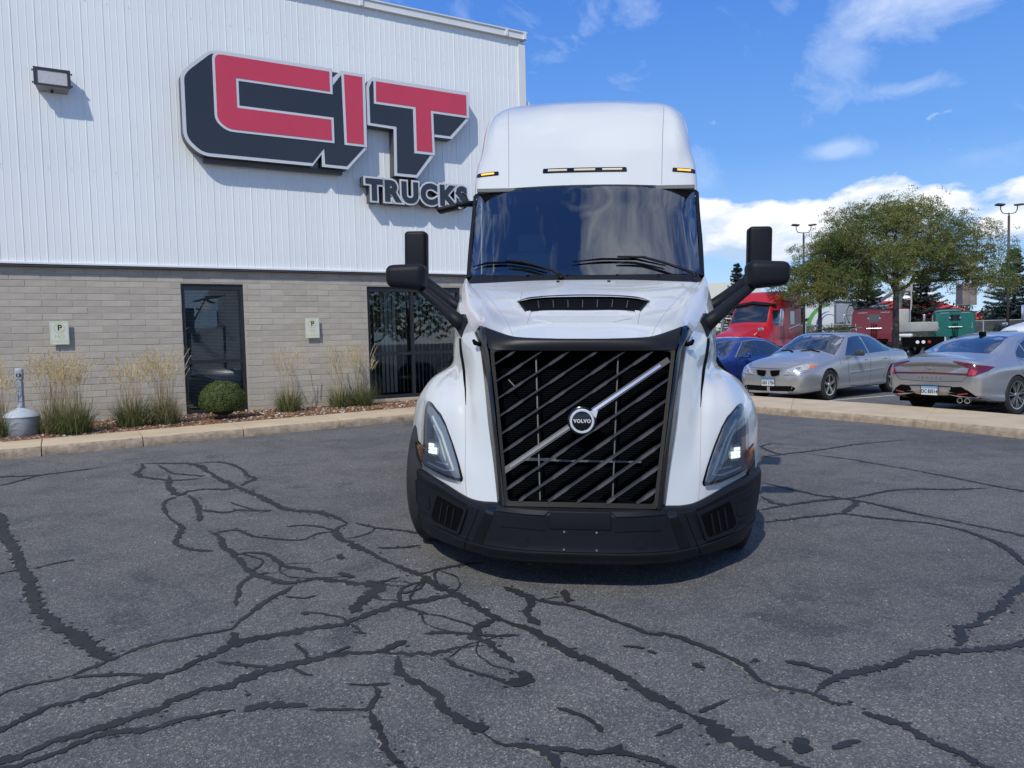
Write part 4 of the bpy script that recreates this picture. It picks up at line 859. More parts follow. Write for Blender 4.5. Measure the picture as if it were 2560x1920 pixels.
# radiator, fins and frame behind
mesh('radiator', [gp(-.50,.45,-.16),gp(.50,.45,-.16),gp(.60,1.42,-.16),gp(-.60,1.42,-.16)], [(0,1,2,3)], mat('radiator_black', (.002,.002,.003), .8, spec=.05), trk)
fn = MB(); z = .54
while z < 1.39:
    fn.box((-.53,gy_(z)+.14,z),(.53,gy_(z)+.145,z+.003)); z += .013
fn.build('radiator_fins', mat('fin_dark', (.004,.005,.007), .8, spec=.05), trk, kind='stuff')
cbm = MB(); cbm.box((-.38,gy_(.74)+.10,.735),(-.15,gy_(.74)+.115,.752)); cbm.build('cross_bar', SILVERM, trk); MB().box((-.15,gy_(.74)+.10,.732),(.36,gy_(.74)+.115,.742)).build('cross_bar', mat('bar_grey',(.12,.12,.13),.4), trk)
# back shell so nothing shows through
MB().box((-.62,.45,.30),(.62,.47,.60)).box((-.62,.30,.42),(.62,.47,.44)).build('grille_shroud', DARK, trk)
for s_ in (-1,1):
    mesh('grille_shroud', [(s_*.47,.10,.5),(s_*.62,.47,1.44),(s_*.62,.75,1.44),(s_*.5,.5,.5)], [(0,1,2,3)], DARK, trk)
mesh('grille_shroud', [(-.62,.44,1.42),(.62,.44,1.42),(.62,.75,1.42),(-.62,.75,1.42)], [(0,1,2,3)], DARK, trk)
# diagonal blades
SL = .667; VS = .1135; Z0 = .9905
BLAM = mat('grille_blade', (.036,.038,.042), .42, spec=.3); BLAT = mat('grille_blade_facet', (.12,.124,.13), .45, spec=.4)
def clipx(c):
    """x-range of line z=c+SL*x inside the opening"""
    lo, hi = -9, 9; xs = [i/400 for i in range(-240, 241)]
    ok = [x for x in xs if .526 < c+SL*x < 1.395 and abs(x) < gx_(c+SL*x)]
    return (ok[0]-.004, ok[-1]+.004) if ok else None
ca, sa = math.cos(math.atan(SL)), math.sin(math.atan(SL))
for k in range(-6, 7):
    c = Z0+VS*k; r_ = clipx(c)
    if not r_ or k == 0: continue
    x0, x1 = r_; m_ = MB()
    cuts = [x0]; wide = []
    for cxw in (-.375,-.125,.125,.375):
        q = cxw-(.02*k*.3); a, b = q-.060, q+.048
        if b > x0+.01 and a < x1-.01: wide.append((max(a,x0), min(b,x1)))
    st = sorted([x0, x1]+[v for w in wide for v in (w[0], w[0]+.018, w[1]-.018, w[1])]); st = [v for i, v in enumerate(st) if i == 0 or v-st[i-1] > .002]
    def wid(x):
        for a, b in wide:
            if a+.017 <= x <= b-.017: return .0085
            if a-.001 <= x <= b+.001: return .0045 if (abs(x-a) < .004 or abs(x-b) < .004) else .0085
        return .0036
    V_ = []
    for x in st:
        z = c+SL*x; w = wid(x); V_ += [(x-sa*w*.0, gy_(z+w)-.002, z+w*1.05), (x, gy_(z-w)-.010, z-w*1.05), (x, gy_(z-w)+.030, z-w*.8+.006), (x, gy_(z+w)+.030, z+w*.8+.006)]
    n = len(st); F_ = []; mi = []
    for i in range(n-1):
        for q in range(4):
            a = i*4+q; b = i*4+(q+1) % 4; F_.append((a, b, b+4, a+4)); mi.append(1 if q == 0 and wid((st[i]+st[i+1])/2) > .01 else 0)
    me = bpy.data.meshes.new('grille_blade'); me.from_pydata(V_, [], F_); me.materials.append(BLAM); me.materials.append(BLAT); me.polygons.foreach_set('material_index', mi); fixn(me)
    link('grille_blade', me, trk)
for x_lo, x_hi in ((-.235,-.285),(.185,.225),(-.40,-.45)):
    z0_, z1_ = (.53, 1.385) if x_lo != -.40 else (1.17, 1.22)
    MB().add([(x_lo-.004,gy_(z0_)+.02,z0_),(x_lo+.004,gy_(z0_)+.02,z0_),(x_hi+.004,gy_(z1_)+.02,z1_),(x_hi-.004,gy_(z1_)+.02,z1_),(x_lo-.004,gy_(z0_)+.05,z0_),(x_lo+.004,gy_(z0_)+.05,z0_),(x_hi+.004,gy_(z1_)+.05,z1_),(x_hi-.004,gy_(z1_)+.05,z1_)], [(3,2,1,0)[::-1],(4,5,6,7),(0,1,5,4),(1,2,6,5),(2,3,7,6),(3,0,4,7)]).build('grille_upright', BLAM, trk, fix=True)
# bright diagonal strip in two halves on a black carrier
def strip(x0, x1, w, mt_, nm, d):
    P = []
    for x in (x0, x1):
        z = Z0+.002+SL*x; P += [(x-sa*w+0*w, gy_(z+ca*w)-d, z+ca*w), (x+sa*w, gy_(z-ca*w)-d, z-ca*w)]
    P += [(p[0], p[1]+.03, p[2]) for p in P]
    MB().add(P, [(0,1,3,2),(4,6,7,5),(0,2,6,4),(1,5,7,3),(0,4,5,1),(2,3,7,6)]).build(nm, mt_, trk, fix=True)
strip(-.455,-.05,.017,BLAM,'strip_carrier',.004); strip(.05,.53,.017,BLAM,'strip_carrier',.004)
strip(-.415,-.055,.0080,mat('dulled_glare_grey', (.17,.175,.19), .5, spec=.3),'bright_strip',.010); strip(.06,.478,.0080,CHROME,'bright_strip',.010)  # lower half of the chrome darkened in colour to hold back sun glare
# emblem
ec = (.006, gy_(.982)-.030, .982)
em = MB().lathe([(.001,-.004),(.070,-.004),(.086,.004),(.090,.02),(.088,.05)], ec, 'y', 40).build('emblem_base', GLOSSB, trk, 40)
def erel(x, z, d): return (ec[0]+x, ec[1]-d, ec[2]+z)
V_ = []; N_ = 48
for k in range(N_):
    an = 2*math.pi*k/N_
    for r_, d in ((.058,.006),(.060,.011),(.070,.011),(.074,.005)): V_.append(erel(r_*math.cos(an), r_*math.sin(an), d))
MB().add(V_, [(4*k+q, 4*k+q+1, (4*k+q+5) % (4*N_), (4*k+q+4) % (4*N_)) for k in range(N_) for q in range(3)]).build('emblem_ring', mat('emblem_bright', (.80,.82,.86), .25, metal=.45), em, 50, fix=True)
MB().prism([(.046,.062),(.094,.066),(.082,.020),(.071,.031),(.058,.048)], .004, .012, lambda p, d: erel(p[0], p[1], d)).build('emblem_arrow', MAT['emblem_bright'], em, fix=True)
V_, F_ = text_mesh('VOLVO', .0285, .0012, .0012, 1.0, 1.12); wx = max(v[0] for v in V_)-min(v[0] for v in V_); cx_ = (max(v[0] for v in V_)+min(v[0] for v in V_))/2
q_ = MB().add([erel((v[0]-cx_)*.104/wx, v[1], .0065+v[2]) for v in V_], F_)
for x in (-.046,-.026,.022,.004): q_.box(*(lambda a: (a, (a[0]+.010, a[1]+.003, a[2]+.0025)))(erel(x-.005, .0075 if x not in (.004,) else -.0095, .0085)))
q_.build('emblem_lettering', MAT['emblem_bright'], em)
# grille frame: matte surround
def ring(nm, outer, inner, mt_, d0, d1):
    n = len(outer); V_ = [(x, y-d1, z) for x, y, z in outer]+[(x, y-d1, z) for x, y, z in inner]+[(x, y-d0, z) for x, y, z in outer]+[(x, y-d0, z) for x, y, z in inner]
    F_ = []
    for i in range(n):
        j = (i+1) % n; F_ += [(i, j, n+j, n+i), (n+i, n+j, 3*n+j, 3*n+i), (2*n+i, 2*n+j, j, i)]
    return mesh(nm, V_, F_, mt_, trk)
inn = rounded([(-.420,.526),(.420,.526),(.547,1.395),(-.547,1.395)], .022, 4); out_ = rounded([(-.438,.500),(.438,.500),(.572,1.412),(-.572,1.412)], .018, 4)
fr_ = ring('grille_frame', [(x, gy_(z), z) for x, z in out_], [(x, gy_(z)+.002, z) for x, z in inn], mat('frame_black', (.004,.0045,.006), .45, spec=.12), -.06, .006); fixn(fr_.data)
top_rows = sym([[(0,.40,1.395+.004),(.3,.40,1.40),(.46,.405,1.402),(.545,.415,1.405),(.578,.425,1.410)],
                [(0,.395,1.43),(.3,.397,1.432),(.455,.41,1.44),(.56,.45,1.46),(.60,.475,1.470)],
                [(0,.402,1.462),(.3,.408,1.465),(.445,.43,1.476),(.555,.495,1.508),(.618,.55,1.533)],
                [(0,.424,1.474),(.3,.428,1.477),(.435,.455,1.489),(.555,.522,1.525),(.628,.58,1.551)]])
surf('grille_top_panel', top_rows, mat('matte_black_satin', (.010,.011,.014), .40, spec=.22), trk, 5, 4, flip=False)
for s_ in (-1, 1):
    rows = [[(.438,.045,.497),(.462,.068,.497),(.489,.118,.500)],
            [(.470,.115,.72),(.492,.140,.72),(.524,.208,.72)],
            [(.505,.195,.95),(.53,.225,.95),(.569,.315,.95)],
            [(.540,.290,1.19),(.567,.315,1.19),(.606,.420,1.19)],
            [(.575,.385,1.38),(.603,.425,1.38),(.640,.505,1.38)],
            [(.603,.455,1.46),(.645,.505,1.462),(.672,.578,1.462)],
            [(.623,.535,1.535),(.665,.575,1.525),(.697,.640,1.508)],
            [(.630,.575,1.550),(.665,.618,1.556),(.697,.655,1.515)]]
    surf('gloss_side_panel', [[(s_*x, y-.006, z) for x, y, z in r] for r in rows], GLOSSB, trk, 3, 4, flip=(s_ < 0))
    bm_ = MB(); bm_.tube([(s_*.650,.505,1.435),(s_*.680,.53,1.445),(s_*.695,.55,1.462)], [.012,.016,.010], 8); bm_.build('hood_bump_stop', DARK, trk, True)
    # slit between nose panel and fender
    P = [(.7385,1.045),(.752,1.14),(.778,1.25),(.815,1.36),(.850,1.475)]; w_ = [.002,.008,.017,.022,.018]
    poly = [(x-w*.35, z) for (x, z), w in zip(P, w_)]+[(x+w, z) for (x, z), w in list(zip(P, w_))[::-1]]
    dr('side_air_slit', [(x, z) for x, z in poly] if s_ > 0 else mir(poly), fb, DARK, step=.02, off=.003, thick=.003)
# --- hood scoop
hb = bvh_of(hood)
DOWN = lambda p: (p[0], p[1], 3)
def drd(nm, P, mt_, **k): return drape(nm, P, hb, DOWN, (0,0,-1), mt_, trk, **k)
sc_out = rounded([(-.392,.975),(.392,.975),(.462,1.20),(.40,1.235),(.0,1.262),(-.40,1.235),(-.462,1.20)], .03, 3)
drd('scoop_surround', sc_out, MATTE, off=.008, thick=.02, step=.05)
sc_in = rounded([(-.385,.985),(.385,.985),(.435,1.16),(.0,1.185),(-.435,1.16)], .03, 3)
drd('scoop_opening', sc_in, DARK, off=.011, thick=.003, step=.05)
for i in range(7):
    x = -.30+.1*i; t = drd('scoop_rib', [(x-.003,1.0),(x+.003,1.0),(x*1.06+.003,1.168),(x*1.06-.003,1.168)], mat('scoop_rib_grey',(.05,.052,.056),.45), off=.014, thick=.006, step=.03)
hood_lip = surf('scoop_hood_lip', sym([[(0,1.185,1.780),(.2,1.18,1.776),(.36,1.165,1.765),(.45,1.16,1.744)],[(0,1.215,1.790),(.2,1.212,1.786),(.38,1.20,1.772),(.47,1.19,1.744)],[(0,1.275,1.785),(.2,1.27,1.782),(.40,1.25,1.762),(.475,1.235,1.742)]]), mat('matte_black_satin', (.016,.018,.022), .42), trk, 4, 3)
# pressed creases on the hood
for s_ in (-1, 1):
    P = [(.432,.47),(.475,.66),(.53,.90),(.60,1.13),(.70,1.38),(.80,1.65),(.895,1.88)]
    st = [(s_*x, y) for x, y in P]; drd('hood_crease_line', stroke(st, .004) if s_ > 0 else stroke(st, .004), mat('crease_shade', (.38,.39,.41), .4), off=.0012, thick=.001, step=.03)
    for (a, b_, w0) in (((.385,.97),(.36,.70),.030), ((.475,1.22),(.46,1.48),.022)):
        q = [(s_*(a[0]-w0), a[1]),(s_*(a[0]+.004), a[1]),(s_*b_[0], b_[1])]
        drd('hood_pressing', q if s_ > 0 else q[::-1], WHITE, off=.010, thick=.012, step=.03)
drd('hood_pressing', [(-.33,.80),(-.30,.955),(.30,.955),(.33,.80),(.20,.70),(-.20,.70)][::-1], WHITE, off=.007, thick=.01, step=.04)
# --- headlamps
HB_ = [(1.018,1.056),(.985,1.044),(.908,.984),(.868,.925),(.808,.800),(.760,.69),(.728,.606),(.733,.588),(.745,.583),(.86,.590),(1.038,.626),(1.075,.655),(1.105,.70),(1.127,.785),(1.118,.789),(1.062,.758),(1.050,.765),(1.048,.80),(1.046,.986),(1.042,1.045)]
HOUS = mat('lamp_housing_smoke', (.24,.27,.31), .28, coat=.6, spec=.6); REFL = mat('lamp_reflector_grey', (.42,.45,.50), .22, metal=.4); DRL = mat('drl_light_guide', (.78,.82,.86), .28, coat=.5)
LENSM = glass_mat('lamp_lens', (.86,.88,.90), 1.45, 0.0, 1.0)
for s_ in (-1, 1):
    g_ = (lambda P: list(P)) if s_ > 0 else mir
    hl = dr('headlight', g_(rounded(HB_, .006, 2)), fb, GLOSSB, step=.035, off=.003, thick=.02)
    ctr = Vector((.93, .78)); sh = lambda P, f: [tuple(ctr+(Vector(p)-ctr)*f) for p in P]
    inner_ = [(1.012,1.030),(.975,1.020),(.918,.972),(.878,.918),(.818,.793),(.771,.685),(.748,.612),(.76,.602),(.86,.608),(1.035,.642),(1.064,.668),(1.030,.72),(1.032,.80),(1.030,.985)]
    dr('lamp_housing', g_(inner_), fb, HOUS, hl, step=.035, off=.006, thick=.002)
    dr('daytime_strip', g_(stroke([(.966,.965),(.895,.86),(.845,.75),(.795,.645),(.86,.634),(1.0,.662)], .013)), fb, DRL, hl, step=.02, off=.010, thick=.004)
    dr('daytime_strip', g_(stroke([(.955,.91),(.905,.82),(.865,.715),(.838,.672),(.93,.680)], .008)), fb, DRL, hl, step=.02, off=.010, thick=.004)
    dr('reflector_wall', g_([(1.018,.985),(.978,.96),(.962,.85),(.985,.80),(1.020,.80)]), fb, REFL, hl, step=.03, off=.009, thick=.003)
    dr('reflector_bowl', g_(rounded([(.918,.815),(.998,.822),(1.012,.765),(.995,.712),(.915,.705),(.900,.75)], .02, 3)), fb, REFL, hl, step=.02, off=.012, thick=.006)
    rl_ = random.Random(3)
    for i in range(3):
        for j in range(3):
            if (i, j) == (0, 2): continue
            x = .928+i*.023; z = .736+j*.023; a = .0095
            dr('lamp_element', g_(rounded([(x-a,z-a),(x+a,z-a),(x+a,z+a),(x-a,z+a)], .004, 2)), fb, LED, hl, step=.02, off=.016, thick=.004)
    dr('turn_signal', g_([(1.110,.768),(1.100,.715),(1.080,.675),(1.052,.655),(1.040,.700),(1.046,.725),(1.072,.742)]), fb, AMBER, hl, step=.02, off=.010, thick=.004)
    dr('turn_signal_reflector', g_([(1.100,.745),(1.085,.70),(1.062,.685),(1.062,.72)]), fb, mat('amber_bright',(.95,.33,.05),.2), hl, step=.02, off=.012, thick=.002)
    dr('lamp_lens', g_([(x*.998+.0015, z) for x, z in HB_]), fb, LENSM, hl, step=.04, off=.022, thick=.002)
    q_ = MB(); 
# --- cowl and wipers
cow = surf('cowl', sym([[(0,1.835,1.935),(.42,1.845,1.93),(.90,1.885,1.912),(.925,1.92,1.93)],[(0,1.86,1.962),(.42,1.87,1.958),(.90,1.93,1.94),(.935,1.97,1.955)],[(0,1.915,1.99),(.45,1.94,1.993),(.86,2.03,1.998),(.93,2.07,2.005)]]), MATTE, trk, 5, 3)
for x in (-.72,-.45,-.13,.27,.60,.80):
    MB().lathe([(.0001,.0085),(.010,.006),(.013,0)], (x, 1.90+.07*abs(x)**2, 1.983), 'z', 10).build('cowl_fastener', DARK, trk, True)
# --- windscreen
ws_rows = sym([
 [(0,1.90,1.985),(.3,1.915,1.987),(.6,1.96,1.992),(.82,2.015,1.998),(.945,2.07,2.003)],
 [(0,2.15,2.27),(.3,2.165,2.27),(.61,2.205,2.27),(.84,2.265,2.27),(.962,2.33,2.27)],
 [(0,2.40,2.57),(.3,2.41,2.57),(.62,2.45,2.567),(.85,2.51,2.56),(.975,2.575,2.55)],
 [(0,2.60,2.832),(.3,2.61,2.831),(.62,2.645,2.822),(.86,2.695,2.805),(.985,2.745,2.790)]])
WSG = glass_mat('windscreen_glass', (.58,.66,.61), 1.52, 0.0, 2.3)
wsP = ws_rows
ws = surf('windshield', ws_rows, WSG, trk, 6, 6)
wb_ = bvh_of(ws)
# black ceramic band round the glass
BAND = mat('ceramic_band', (.012,.013,.014), .25, coat=.6)
dr('glass_band', [(-.93,1.99),(-.6,1.98),(0,1.975),(.6,1.98),(.93,1.99),(.93,2.012),(.6,2.035),(0,2.035),(-.6,2.035),(-.93,2.012)], wb_, BAND, off=-.006, thick=.002, step=.06)
dr('glass_band', [(-.98,2.79),(-.6,2.824),(0,2.834),(.6,2.824),(.98,2.79),(.965,2.765),(.6,2.795),(0,2.80),(-.6,2.795),(-.965,2.765)][::-1], wb_, BAND, off=-.006, thick=.002, step=.06)
for s_ in (-1, 1):
    P = [(.918,2.0),(.945,2.0),(.986,2.79),(.968,2.79),(.952,2.40)]
    dr('glass_band', P if s_ > 0 else mir(P), wb_, BAND, off=-.006, thick=.002, step=.05)
def wiper(P, arm, nm='wiper'):
    w = empty(nm, (0,0,0), parent=trk)
    def hit(p):
        h = wb_.ray_cast(Vector((p[0], -1, p[1])), Vector((0,1,0))); 
        return (h[0]+h[1]*(-.02 if h[1].y > 0 else .02)) if h[0] is not None else Vector((p[0], 1.86, p[1]))
    V_ = [hit(p) for p in P]; bl_ = MB(); bl_.tube(V_, [.004]+[.010]*(len(V_)-2)+[.005], 6); bl_.build('wiper_blade', DARK, w, True)
    A = [hit(p)+Vector((0,-.035,.005)) for p in arm]; am = MB(); am.tube(A, [.008]+[.012]*(len(A)-2)+[.017], 6); am.build('wiper_arm', MATTE, w, True)
    MB().lathe([(.024,0),(.024,.02),(.012,.03),(.001,.031)], tuple(A[-1]+Vector((0,.02,-.02))), 'z', 12).build('wiper_hub', MATTE, w, True)
wiper([(-.925,2.065),(-.80,2.092),(-.62,2.092),(-.45,2.065),(-.30,2.02)], [(-.64,2.10),(-.50,2.085),(-.36,2.045),(-.24,2.00),(-.18,1.972)])
wiper([(-.09,2.085),(.15,2.108),(.42,2.105),(.66,2.05)], [(.27,2.118),(.48,2.115),(.66,2.062),(.82,2.002),(.87,1.975)])
# --- roof cap
rr = [
 [(0,2.592,2.838),(.3,2.602,2.837),(.6,2.632,2.831),(.75,2.66,2.826),(.88,2.69,2.818),(1.0,2.75,2.803),(1.022,2.95,2.80),(1.04,3.4,2.80)],
 [(0,2.70,2.985),(.3,2.708,2.985),(.6,2.74,2.985),(.75,2.77,2.985),(.885,2.81,2.985),(1.008,2.895,2.988),(1.036,3.10,2.99),(1.05,3.5,3.0)],
 [(0,2.80,3.13),(.3,2.808,3.13),(.6,2.84,3.13),(.75,2.87,3.13),(.88,2.915,3.13),(1.0,3.02,3.132),(1.030,3.2,3.14),(1.05,3.6,3.15)],
 [(0,2.90,3.26),(.3,2.908,3.26),(.6,2.935,3.26),(.75,2.965,3.26),(.885,3.0,3.26),(.985,3.12,3.26),(1.018,3.35,3.27),(1.05,3.7,3.28)],
 [(0,3.12,3.51),(.3,3.13,3.51),(.6,3.15,3.505),(.75,3.18,3.50),(.885,3.205,3.495),(.982,3.33,3.49),(1.016,3.55,3.50),(1.05,3.9,3.5)],
 [(0,3.36,3.735),(.3,3.37,3.735),(.6,3.40,3.725),(.75,3.43,3.72),(.875,3.46,3.705),(.963,3.56,3.69),(1.01,3.78,3.70),(1.04,4.1,3.67)],
 [(0,3.64,3.872),(.3,3.65,3.872),(.6,3.68,3.86),(.74,3.69,3.855),(.85,3.72,3.835),(.935,3.79,3.80),(1.003,3.97,3.79),(1.04,4.3,3.74)],
 [(0,4.05,3.945),(.3,4.06,3.944),(.60,4.08,3.938),(.75,4.10,3.925),(.865,4.13,3.90),(.955,4.18,3.865),(1.02,4.30,3.81),(1.05,4.5,3.75)],
 [(0,5.9,4.03),(.3,5.9,4.03),(.60,5.9,4.02),(.78,5.9,4.0),(.90,5.9,3.97),(1.0,5.9,3.92),(1.05,5.9,3.86),(1.09,5.9,3.78)]]
roof = surf('roof_cap', sym(rr), WHITE, trk, 5, 5)
rbv = bvh_of(roof)
for s_ in (-1, 1):
    P = stroke([(.682,2.845),(.70,3.1),(.725,3.4),(.755,3.64),(.772,3.775)], .006)
    dr('roof_seam', P if s_ > 0 else mir(P), rbv, SEAM if False else mat('roof_seam_grey', (.30,.31,.33), .6), off=.0015, thick=.001, step=.04)
def lampbar(x0, x1, z0, z1, cells, lit, tilt=0):
    P = rounded([(x0,z0),(x1,z0+tilt),(x1-.004,z1+tilt),(x0+.004,z1)], .010, 3); L_ = dr('marker_lamp', P, rbv, GLOSSB, step=.03, off=.008, thick=.014)
    for (a, b) in cells:
        za, zb = z0+(z1-z0)*.28+tilt*((a+b)/2-x0)/(x1-x0), z0+(z1-z0)*.72+tilt*((a+b)/2-x0)/(x1-x0)
        dr('marker_lens', rounded([(a,za),(b,za),(b,zb),(a,zb)], .005, 2), rbv, AMBERLED if lit else mat('marker_clear', (.62,.50,.32), .25, coat=.6), L_, step=.03, off=.011, thick=.003)
        n = max(3, int((b-a)/.016))
        for i in range(n):
            x = a+(b-a)*(i+.5)/n; zc = (za+zb)/2
            dr('marker_led', [(x-.0035,zc-.005),(x+.0035,zc-.005),(x+.0035,zc+.005),(x-.0035,zc+.005)], rbv, AMBERLED if lit else mat('led_off', (.85,.80,.70), .3), L_, step=.02, off=.0135, thick=.002)
lampbar(-.378,.378,2.966,3.010,[(-.33,-.158),(-.095,.095),(.158,.335)], False)
lampbar(-1.0,-.785,2.972,3.010,[(-.955,-.83)], True, -.0); lampbar(.785,1.0,2.972,3.010,[(.83,.955)], True)
# hood latches, tow-hole covers and washer nozzles
for s_ in (-1, 1):
    P = rounded([(.80,1.30),(.845,1.31),(.85,1.375),(.808,1.37)], .01); 
    drd('washer_nozzle', [(s_*.20-.012,1.755),(s_*.20+.012,1.755),(s_*.20+.012,1.785),(s_*.20-.012,1.785)], MATTE, off=.008, thick=.01, step=.02)
    dr('tow_cover', (lambda Q: Q if s_ > 0 else mir(Q))(rounded([(.30,.325),(.37,.325),(.37,.275),(.30,.275)], .008)), bb, MATTE, off=.004, thick=.004, step=.03)
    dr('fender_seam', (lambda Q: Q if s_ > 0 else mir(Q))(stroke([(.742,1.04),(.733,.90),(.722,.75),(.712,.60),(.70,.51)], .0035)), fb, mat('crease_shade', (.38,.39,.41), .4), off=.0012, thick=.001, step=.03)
# --- cab sides, pillars, doors
CABIN = mat('cab_interior_dark', (.04,.043,.045), .9); CABG = mat('cab_interior_grey', (.17,.175,.17), .9)
for s_ in (-1, 1):
    F = lambda P: [(s_*x, y, z) for x, y, z in P]
    surf('pillar', [F([(.945,2.065,1.99),(.985,2.10,1.985),(.995,2.22,1.985)]), F([(.970,2.34,2.28),(1.005,2.36,2.28),(1.012,2.44,2.28)]), F([(.985,2.575,2.55),(1.012,2.59,2.55),(1.02,2.64,2.55)]), F([(.988,2.74,2.795),(1.018,2.755,2.79),(1.025,2.80,2.79)])], MATTE, trk, 3, 4, flip=(s_ < 0))
    mesh('door', F([(.998,2.22,1.985),(1.04,3.35,1.985),(1.04,3.35,.75),(1.03,2.2,.75)]), [(0,1,2,3)], WHITE, trk)
    mesh('door_glass', F([(.998,2.22,1.985),(1.04,3.20,1.985),(1.04,3.20,2.72),(1.02,2.78,2.72)]), [(0,1,2,3)], glass_mat('door_glass', (.62,.72,.68), 1.5), trk)
    mesh('door_frame', F([(1.04,3.20,1.985),(1.04,3.42,1.985),(1.04,3.42,2.80),(1.04,3.20,2.72)]), [(0,1,2,3)], WHITE, trk)
    mesh('door_header', F([(1.02,2.78,2.72),(1.04,3.2,2.72),(1.04,3.42,2.80),(1.025,2.80,2.80)]), [(0,1,2,3)], MATTE, trk)
    MB().box((s_*1.035 if s_ < 0 else 1.035, 3.42, .85), (s_*1.035+s_*.05 if s_ > 0 else -.985, 6.2, 3.78)) if False else None
    sp = MB(); x0, x1 = sorted((s_*.99, s_*1.045)); sp.box((x0,3.44,.80),(x1,6.15,3.05)); sp.build('sleeper_side', WHITE, trk)
    tk_ = MB(); tk_.lathe([(.0001,2.75),(.30,2.76),(.33,2.80),(.33,4.25),(.30,4.29),(.0001,4.3)], (s_*.88, 0, .62), 'y', 24); tk_.build('fuel_tank', SILVERM, trk, 40)
    # door mirror
    dmr = empty('door_mirror', (0,0,0), parent=trk)
    rbox('mirror_head', (s_*1.552, 2.74, 2.215), (.205,.16,.50), .035, MATTE, dmr, seg=4)
    a_ = MB(); a_.tube([(s_*1.02,2.42,1.70),(s_*1.20,2.52,1.82),(s_*1.38,2.66,1.945),(s_*1.47,2.73,2.02)], [.065,.06,.055,.045], 10, flat=.8); a_.build('mirror_arm', MATTE, dmr, True)
    rbox('mirror_bracket', (s_*1.02, 2.40, 1.72), (.06,.2,.24), .02, MATTE, dmr)
    # hood mirror
    hm = empty('hood_mirror', (0,0,0), parent=trk)
    def tp(co, s_=s_):
        k = co.z*(-.22); x = co.x*s_
        w = 1+.10*(co.x*s_*0) ; f = .86 if co.y > 0 else 1.0
        return Vector((co.x*(1+.05*(co.z > 0)) + (co.z*.06)*s_*-1*0, co.y, co.z*(1-.10*(co.x*s_ > 0))-.016*(co.x*s_ > 0)*(co.z < 0)*-1))
    rbox('mirror_head', (s_*1.300, 1.28, 1.924), (.285,.21,.20), .055, MATTE, hm, seg=5, taper=tp)
    a_ = MB(); a_.tube([(s_*1.215,1.29,1.86),(s_*1.165,1.27,1.82),(s_*1.04,1.19,1.725),(s_*.93,1.12,1.635),(s_*.835,1.04,1.565)], [.036,.040,.045,.055,.066], 12, flat=.85); a_.build('mirror_arm', MATTE, hm, True)
    ft = MB(); f2 = [(.772,.99,1.56),(.845,1.06,1.648),(.895,1.10,1.61),(.90,1.10,1.55),(.838,.99,1.472)]
    ft.add([(s_*x, y-.035, z) for x, y, z in f2]+[(s_*(x-.01), y+.10, z) for x, y, z in f2], [(0,1,2,3,4),(5,9,8,7,6)]+[(i,(i+1) % 5,5+(i+1) % 5,5+i) for i in range(5)]); ft.build('mirror_foot', MATTE, hm, fix=True)
# look-down mirror above the passenger door
ld = empty('kerb_mirror', (0,0,0), parent=trk)
MB().tube([(-1.01,2.78,2.72),(-1.10,2.74,2.715),(-1.17,2.70,2.70)], [.03,.026,.02], 8).build('mirror_arm', MATTE, ld, True)
rbox('mirror_head', (-1.25,2.70,2.665), (.19,.14,.045), .02, MATTE, ld, Matrix.Translation((-1.25,2.70,2.665)) @ Matrix.Rotation(R(-12), 4, 'Y') @ Matrix.Translation((1.25,-2.70,-2.665)))
MB().box((-1.09,6.15,.8),(1.09,6.2,3.80)).build('sleeper_back', WHITE, trk)
MB().box((-1.0,2.1,.70),(1.0,6.15,.85)).build('cab_floor', CABIN, trk)
# interior
cb = MB(); cb.box((-.98,4.0,.85),(.98,4.05,2.85)); cb.build('bunk_curtain', CABIN, trk)
MB().box((-.97,2.64,2.80),(.97,4.0,2.83)).build('headliner', CABG, trk)
surf('dashboard', sym([[(0,1.95,1.90),(.5,1.98,1.90),(.9,2.08,1.90)],[(0,2.2,1.97),(.5,2.2,1.98),(.9,2.25,1.97)],[(0,2.5,1.93),(.5,2.48,1.99),(.9,2.5,1.95)],[(0,2.55,1.5),(.5,2.55,1.5),(.9,2.55,1.5)]]), CABIN, trk, 3, 3)
for s_ in (-1, 1):
    st_ = empty('seat', (0,0,0), parent=trk)
    rbox('seat_back', (s_*.52,3.35,1.95), (.50,.16,.75), .06, CABG, st_); rbox('headrest', (s_*.52,3.38,2.42), (.28,.12,.20), .05, CABG, st_); rbox('seat_cushion', (s_*.52,3.05,1.55), (.52,.5,.16), .05, CABG, st_)
sw = MB(); V_ = []
Mw = Matrix.Translation((.50,2.62,2.06)) @ Matrix.Rotation(R(-48), 4, 'X')
ring_p = [tuple(Mw @ Vector((.225*math.cos(2*math.pi*k/28), 0, .225*math.sin(2*math.pi*k/28)))) for k in range(29)]
sw.tube(ring_p, .016, 8, cap=False); sw.tube([tuple(Mw @ Vector((-.22,0,0))), tuple(Mw @ Vector((0,.03,0))), tuple(Mw @ Vector((.22,0,0)))], .02, 6); sw.tube([tuple(Mw @ Vector((0,0,0))), (.50,2.5,1.8)], .03, 8)
sw.build('steering_wheel', mat('wheel_grey', (.09,.095,.10), .5), trk, True)
for x0, x1 in ((-.52,-.16),(.17,.50)):      # papers lying on the dash
    mesh('dash_paper', [(x0,2.03,1.995),(x1,2.03,1.995),(x1,2.16,2.0),(x0,2.16,2.0)], [(0,1,2,3)], mat('paper_grey', (.30,.29,.27), .8), trk)
